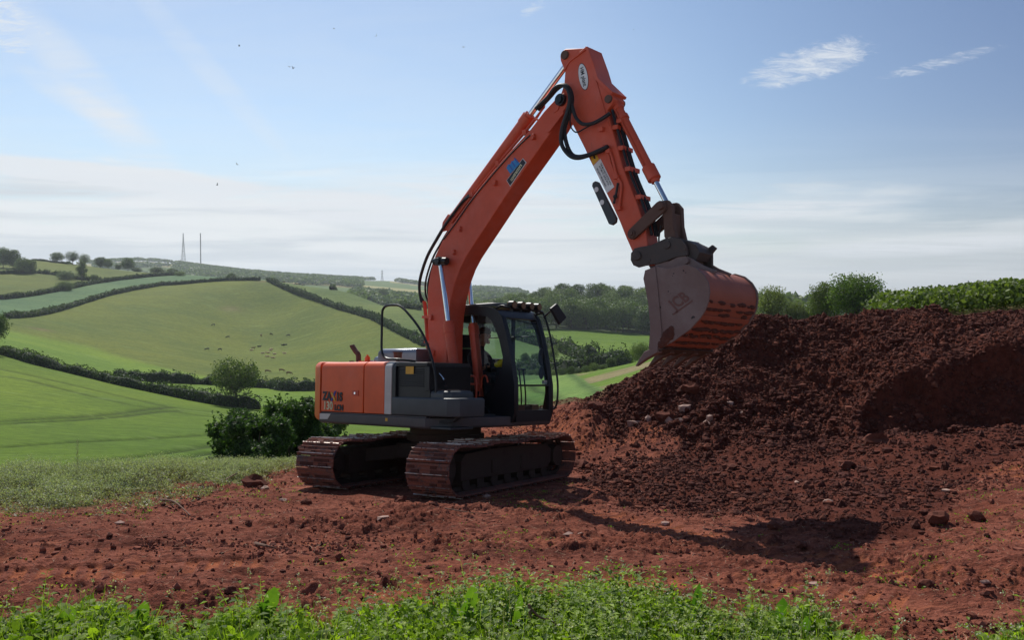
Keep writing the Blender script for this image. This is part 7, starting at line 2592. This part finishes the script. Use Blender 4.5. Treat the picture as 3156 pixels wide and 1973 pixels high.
W3 = Multi()
P, rg = site_pick(12500, lambda x, y, u: herb_w(x, y, u), 21, 3.4, 7.4, -900, 3900)
n = len(P)
hgt = rg.uniform(0.03, 0.15, n) * rg.uniform(0.5, 1.2, n) * (0.55 + 0.45 * sstep(fbm(P[:, 0] * 2.5, P[:, 1] * 2.5, 2, 95), -0.3, 0.3) * 1.6)
uuP = CX + FPX * P[:, 0] / P[:, 1]
hgt *= 0.65 + 0.75 * np.exp(-((uuP - 1750) / 600.0) ** 2)
dr = rg.normal(size=(n, 3)) * 0.35
dr[:, 2] = 1
tip = P + dr * hgt[:, None]
v_, f_ = ribbons(P, tip, np.full(n, 0.0018), rg.normal(size=(n, 3)) * 0.02, rg, 2)
W3.add(v_, f_, 0)
for fr_h, cnt, sz_ in ((1.0, 1, 0.016), (0.75, 2, 0.023), (0.5, 1, 0.028), (0.25, 1, 0.030)):
    q = np.repeat(P + (tip - P) * fr_h, cnt, 0) + rg.normal(size=(n * cnt, 3)) * 0.016
    W3.quads(quads(q, sz_, 0.9, 0.62, rg), 0)
# broader leaves among them
P, rg = site_pick(2600, lambda x, y, u: herb_w(x, y, u), 22, 3.4, 7.0, -900, 3900)
n = len(P)
a = rg.uniform(0, 2 * PI, n)
el = rg.uniform(0.5, 1.35, n)
ln = rg.uniform(0.04, 0.15, n)
d = np.stack([np.cos(a) * np.cos(el), np.sin(a) * np.cos(el), np.sin(el)], 1)
sd = np.stack([-np.sin(a), np.cos(a), np.zeros(n)], 1)
Pb = P + np.array((0, 0, 0.05)) * rg.uniform(0.2, 1.4, (n, 1))
wd = ln * rg.uniform(0.18, 0.30, n)
prof_ = ((0, 0.15), (0.25, 0.85), (0.5, 1.0), (0.8, 0.6), (1.0, 0.08))
VV = []
for f_, w__ in prof_:
    c_ = Pb + d * (ln * f_)[:, None] - np.array((0, 0, 1)) * (0.35 * ln * f_ * f_)[:, None]
    cup = np.array((0, 0, 1)) * (wd * w__ * 0.35)[:, None]
    VV += [c_ - sd * (wd * w__)[:, None] + cup, c_, c_ + sd * (wd * w__)[:, None] + cup]
VV = np.stack(VV, 1).reshape(-1, 3)
f0 = []
for i in range(4):
    b0 = i * 3
    f0 += [[b0, b0 + 1, b0 + 4, b0 + 3], [b0 + 1, b0 + 2, b0 + 5, b0 + 4]]
W3.add(VV, (np.array(f0)[None] + (np.arange(n) * 15)[:, None, None]).reshape(-1, 4), 0)
# taller leafy stems, uneven in height
P, rg = site_pick(560, lambda x, y, u: herb_w(x, y, u) * (0.3 + np.exp(-((u - 1650) / 600.0) ** 2)) * (0.3 + sstep(fbm(x * 2.0, y * 2.0, 2, 97), -0.1, 0.25)), 27, 4.4, 6.9, -400, 3500)
n = len(P)
hs_ = rg.uniform(0.16, 0.36, n)
dr = rg.normal(size=(n, 3)) * 0.16
dr[:, 2] = 1
tip = P + dr * hs_[:, None]
v_, f_ = ribbons(P, tip, np.full(n, 0.0028), rg.normal(size=(n, 3)) * 0.03, rg, 3)
W3.add(v_, f_, 0)
for k_ in range(9):
    fr_h = 0.18 + 0.80 * k_ / 8
    b0 = P + (tip - P) * fr_h
    a = k_ * 2.4 + rg.uniform(0, 6.28, n) * 0.25 + np.arange(n)
    ll = rg.uniform(0.045, 0.10, n) * (1.15 - 0.55 * fr_h)
    od = np.stack([np.cos(a), np.sin(a), rg.uniform(0.2, 0.9, n)], 1)
    od /= np.linalg.norm(od, axis=1)[:, None]
    sd = np.stack([-np.sin(a), np.cos(a), np.zeros(n)], 1) * (ll * 0.27)[:, None]
    q0, q1, q2 = b0 + od * (ll * 0.08)[:, None], b0 + od * (ll * 0.5)[:, None], b0 + od * ll[:, None] - np.array((0, 0, 0.25)) * ll[:, None]
    VV = np.stack([q0, q1 - sd, q2, q1 + sd], 1).reshape(-1, 3)
    W3.quads(VV, 0)
# grass blades
P, rg = site_pick(6000, lambda x, y, u: herb_w(x, y, u) ** 2, 23, 3.4, 7.0, -900, 3900)
n = len(P)
dr = rg.normal(size=(n, 3)) * 0.35
dr[:, 2] = 1
v_, f_ = ribbons(P, P + dr * rg.uniform(0.06, 0.22, (n, 1)), np.full(n, 0.0030), rg.normal(size=(n, 3)) * 0.05, rg, 3)
W3.add(v_, f_, 0)
# seeding stalks of shepherd's purse and the like, with small pale heads
P, rg = site_pick(300, lambda x, y, u: herb_w(x, y, u) * (0.25 + 0.75 * sstep(u, 900, 1400)) + 0.06 * sstep(herb_w(x, y + 0.0, u + 0), 0, 0.1), 24, 4.6, 7.6, -300, 3400)
n = len(P)
hs_ = rg.uniform(0.16, 0.40, n)
dr = rg.normal(size=(n, 3)) * 0.14
dr[:, 2] = 1
tip = P + dr * hs_[:, None]
v_, f_ = ribbons(P, tip, np.full(n, 0.0022), rg.normal(size=(n, 3)) * 0.03, rg, 3)
W3.add(v_, f_, 1)
q = np.repeat(tip, 9, 0) + rg.normal(size=(n * 9, 3)) * 0.009
W3.quads(quads(q, 0.0065, 0.2, 0.7, rg), 2)
for ff_ in (0.85, 0.72, 0.6, 0.48):
    side_ = rg.normal(size=(n, 3)) * 0.022
    b_p = P + (tip - P) * ff_ + side_
    W3.quads(quads(np.repeat(b_p, 4, 0) + rg.normal(size=(n * 4, 3)) * 0.006, 0.006, 0.2, 0.7, rg), 2)
W3.build('herb_carpet', (LM_HERB, LM_WEED, LM_HEAD), kind='stuff')


LM_DOCK = leaf_mat('dock_leaves', (0.045, 0.105, 0.014), (0.125, 0.235, 0.028), 0.38, 14.0, 0.3)


# dock plants: broad leaves one can point at
def dock(u, v, h_, nl, label, seed, lw=0.26, upright=0.5, mat=None):
    h_, nl = h_ * 0.86, nl + 3
    rd_ = random.Random(seed)
    x, y = None, None
    dd_ = (EYE) / ((v - HOR) / FPX + GY)
    x, y = (u - CX) / FPX * dd_, dd_
    r_ = empty('dock_plant', label, 'plant', 'broad-leaved docks in the green strip', (x, y, ground_at(x, y) - 0.005))
    for k in range(nl):
        a_ = k * 2.4 + rd_.uniform(-0.4, 0.4)
        el_ = rd_.uniform(upright, 1.45)
        if k == 0:
            el_ = 1.42
        ln_ = h_ * (1.0 if k == 0 else rd_.uniform(0.5, 0.9))
        wd_ = ln_ * lw * 0.5
        vs, fs = [], []
        m_ = 9
        for i in range(m_):
            f_ = i / (m_ - 1)
            if f_ < 0.28:
                ww_ = 0.05 + 0.10 * f_
            else:
                g2 = (f_ - 0.28) / 0.72
                ww_ = math.sin(min(1, 0.10 + g2 * 0.93) * PI) ** 0.7 * (1 + 0.10 * math.sin(i * 2.3 + k))
            drp = 0.30 * ln_ * f_ * f_ * math.cos(el_)
            c_ = Vector((math.cos(a_) * math.cos(el_) * ln_ * f_, math.sin(a_) * math.cos(el_) * ln_ * f_, math.sin(el_) * ln_ * f_ - drp))
            sdv = Vector((-math.sin(a_), math.cos(a_), 0)) if el_ < 1.3 else Vector((math.cos(0.3 * k + 0.25), math.sin(0.3 * k + 0.25), 0))
            cu_ = Vector((0, -0.3 if el_ > 1.3 else 0, 0.4)) * wd_ * ww_ * 0.6
            vs += [c_ - sdv * wd_ * ww_ + cu_, c_, c_ + sdv * wd_ * ww_ + cu_]
        for i in range(m_ - 1):
            b0 = i * 3
            fs += [(b0, b0 + 1, b0 + 4, b0 + 3), (b0 + 1, b0 + 2, b0 + 5, b0 + 4)]
        lf = MB()
        lf.add(vs, fs)
        lf.build('leaf', mat or LM_DOCK, r_, sharp=80)
    return r_


dock(1432, 1990, 0.46, 5, 'tallest upright bright dock leaf in the middle of the green strip', 1, 0.22, 0.9)
dock(2140, 1960, 0.40, 5, 'upright bright dock leaf left of the low leafy clump, above the boom shadow end', 2, 0.20, 0.9)
dock(1585, 1985, 0.34, 4, 'narrow upright dock leaf just right of the tallest one', 3, 0.18, 0.9)
dock(420, 1990, 0.27, 5, 'dock with one large leaf raised, between the two thistly plants on the left', 4, 0.34, 0.6)
dock(190, 1990, 0.24, 6, 'dock with broad flat leaves near the left end of the green strip', 5, 0.40, 0.3)
dock(820, 1975, 0.28, 6, 'nettle-like leafy plant standing up left of centre in the green strip', 6, 0.40, 0.5)
dock(2405, 1965, 0.26, 7, 'leafy clump at the right end of the green strip', 7, 0.38, 0.4)
dock(2480, 1985, 0.24, 7, 'broad pale leaves at the very right of the green strip', 8, 0.38, 0.4)
dock(1150, 1990, 0.22, 6, 'low dock with yellowish leaves left of the tallest one', 9, 0.36, 0.4)
dock(1960, 1990, 0.24, 6, 'dock with glossy leaves right of centre in the green strip', 10, 0.34, 0.5)
dock(3060, 2010, 0.14, 6, 'small green plant at the bottom right corner', 11, 0.36, 0.4)
# dandelion heads
for u, v, lb_ in ((1487, 1858, 'yellow flower head in the middle of the green strip'), (2103, 1872, 'yellow flower head in the right part of the green strip')):
    d_ = 6.0
    x = (u - CX) / FPX * d_
    z = -(v - HOR) / FPX * d_
    fl = MB()
    fl.cyl((0, 0, 0), (0, 0, 0.008), 0.016, 14, 0, 0.020).tube([(0, 0, 0), (0.005, 0.01, -0.12), (0.0, 0.01, -0.30)], 0.0025, 6)
    o = fl.build('flower', paint('petals', (0.75, 0.45, 0.02), 0.7, 0.0), None, label=lb_, category='flower')
    o.location = (x, d_, z)
# dark branch poking out of the green strip
MB().tube([(0.11, 5.35, -1.93), (0.10, 5.36, -1.85), (0.115, 5.36, -1.88), (0.17, 5.36, -1.93), (0.24, 5.37, -1.955), (0.29, 5.37, -2.02)], 0.009, 7, 4, 0, True, 0.005).build(
    'stick', M_STICK, None, label='curved dark brown branch poking out of the green strip', category='stick')
# ------------------------------------------------------------------ haze: air between here and the far hills
hz = MB().box(-6000, 6000, -60, 9300, -480, 215)
m_haze = D.materials.new('haze_air')
m_haze.use_nodes = True
t = m_haze.node_tree
t.nodes.clear()
pv = N(t, 'ShaderNodeVolumePrincipled')
pv.inputs['Color'].default_value = (0.84, 0.92, 0.98, 1)
pv.inputs['Density'].default_value = 0.00009
pv.inputs['Anisotropy'].default_value = 0.35
oo = N(t, 'ShaderNodeOutputMaterial')
L(t, pv.outputs[0], oo.inputs['Volume'])
hz_o = hz.build('haze', m_haze, None, kind='stuff')
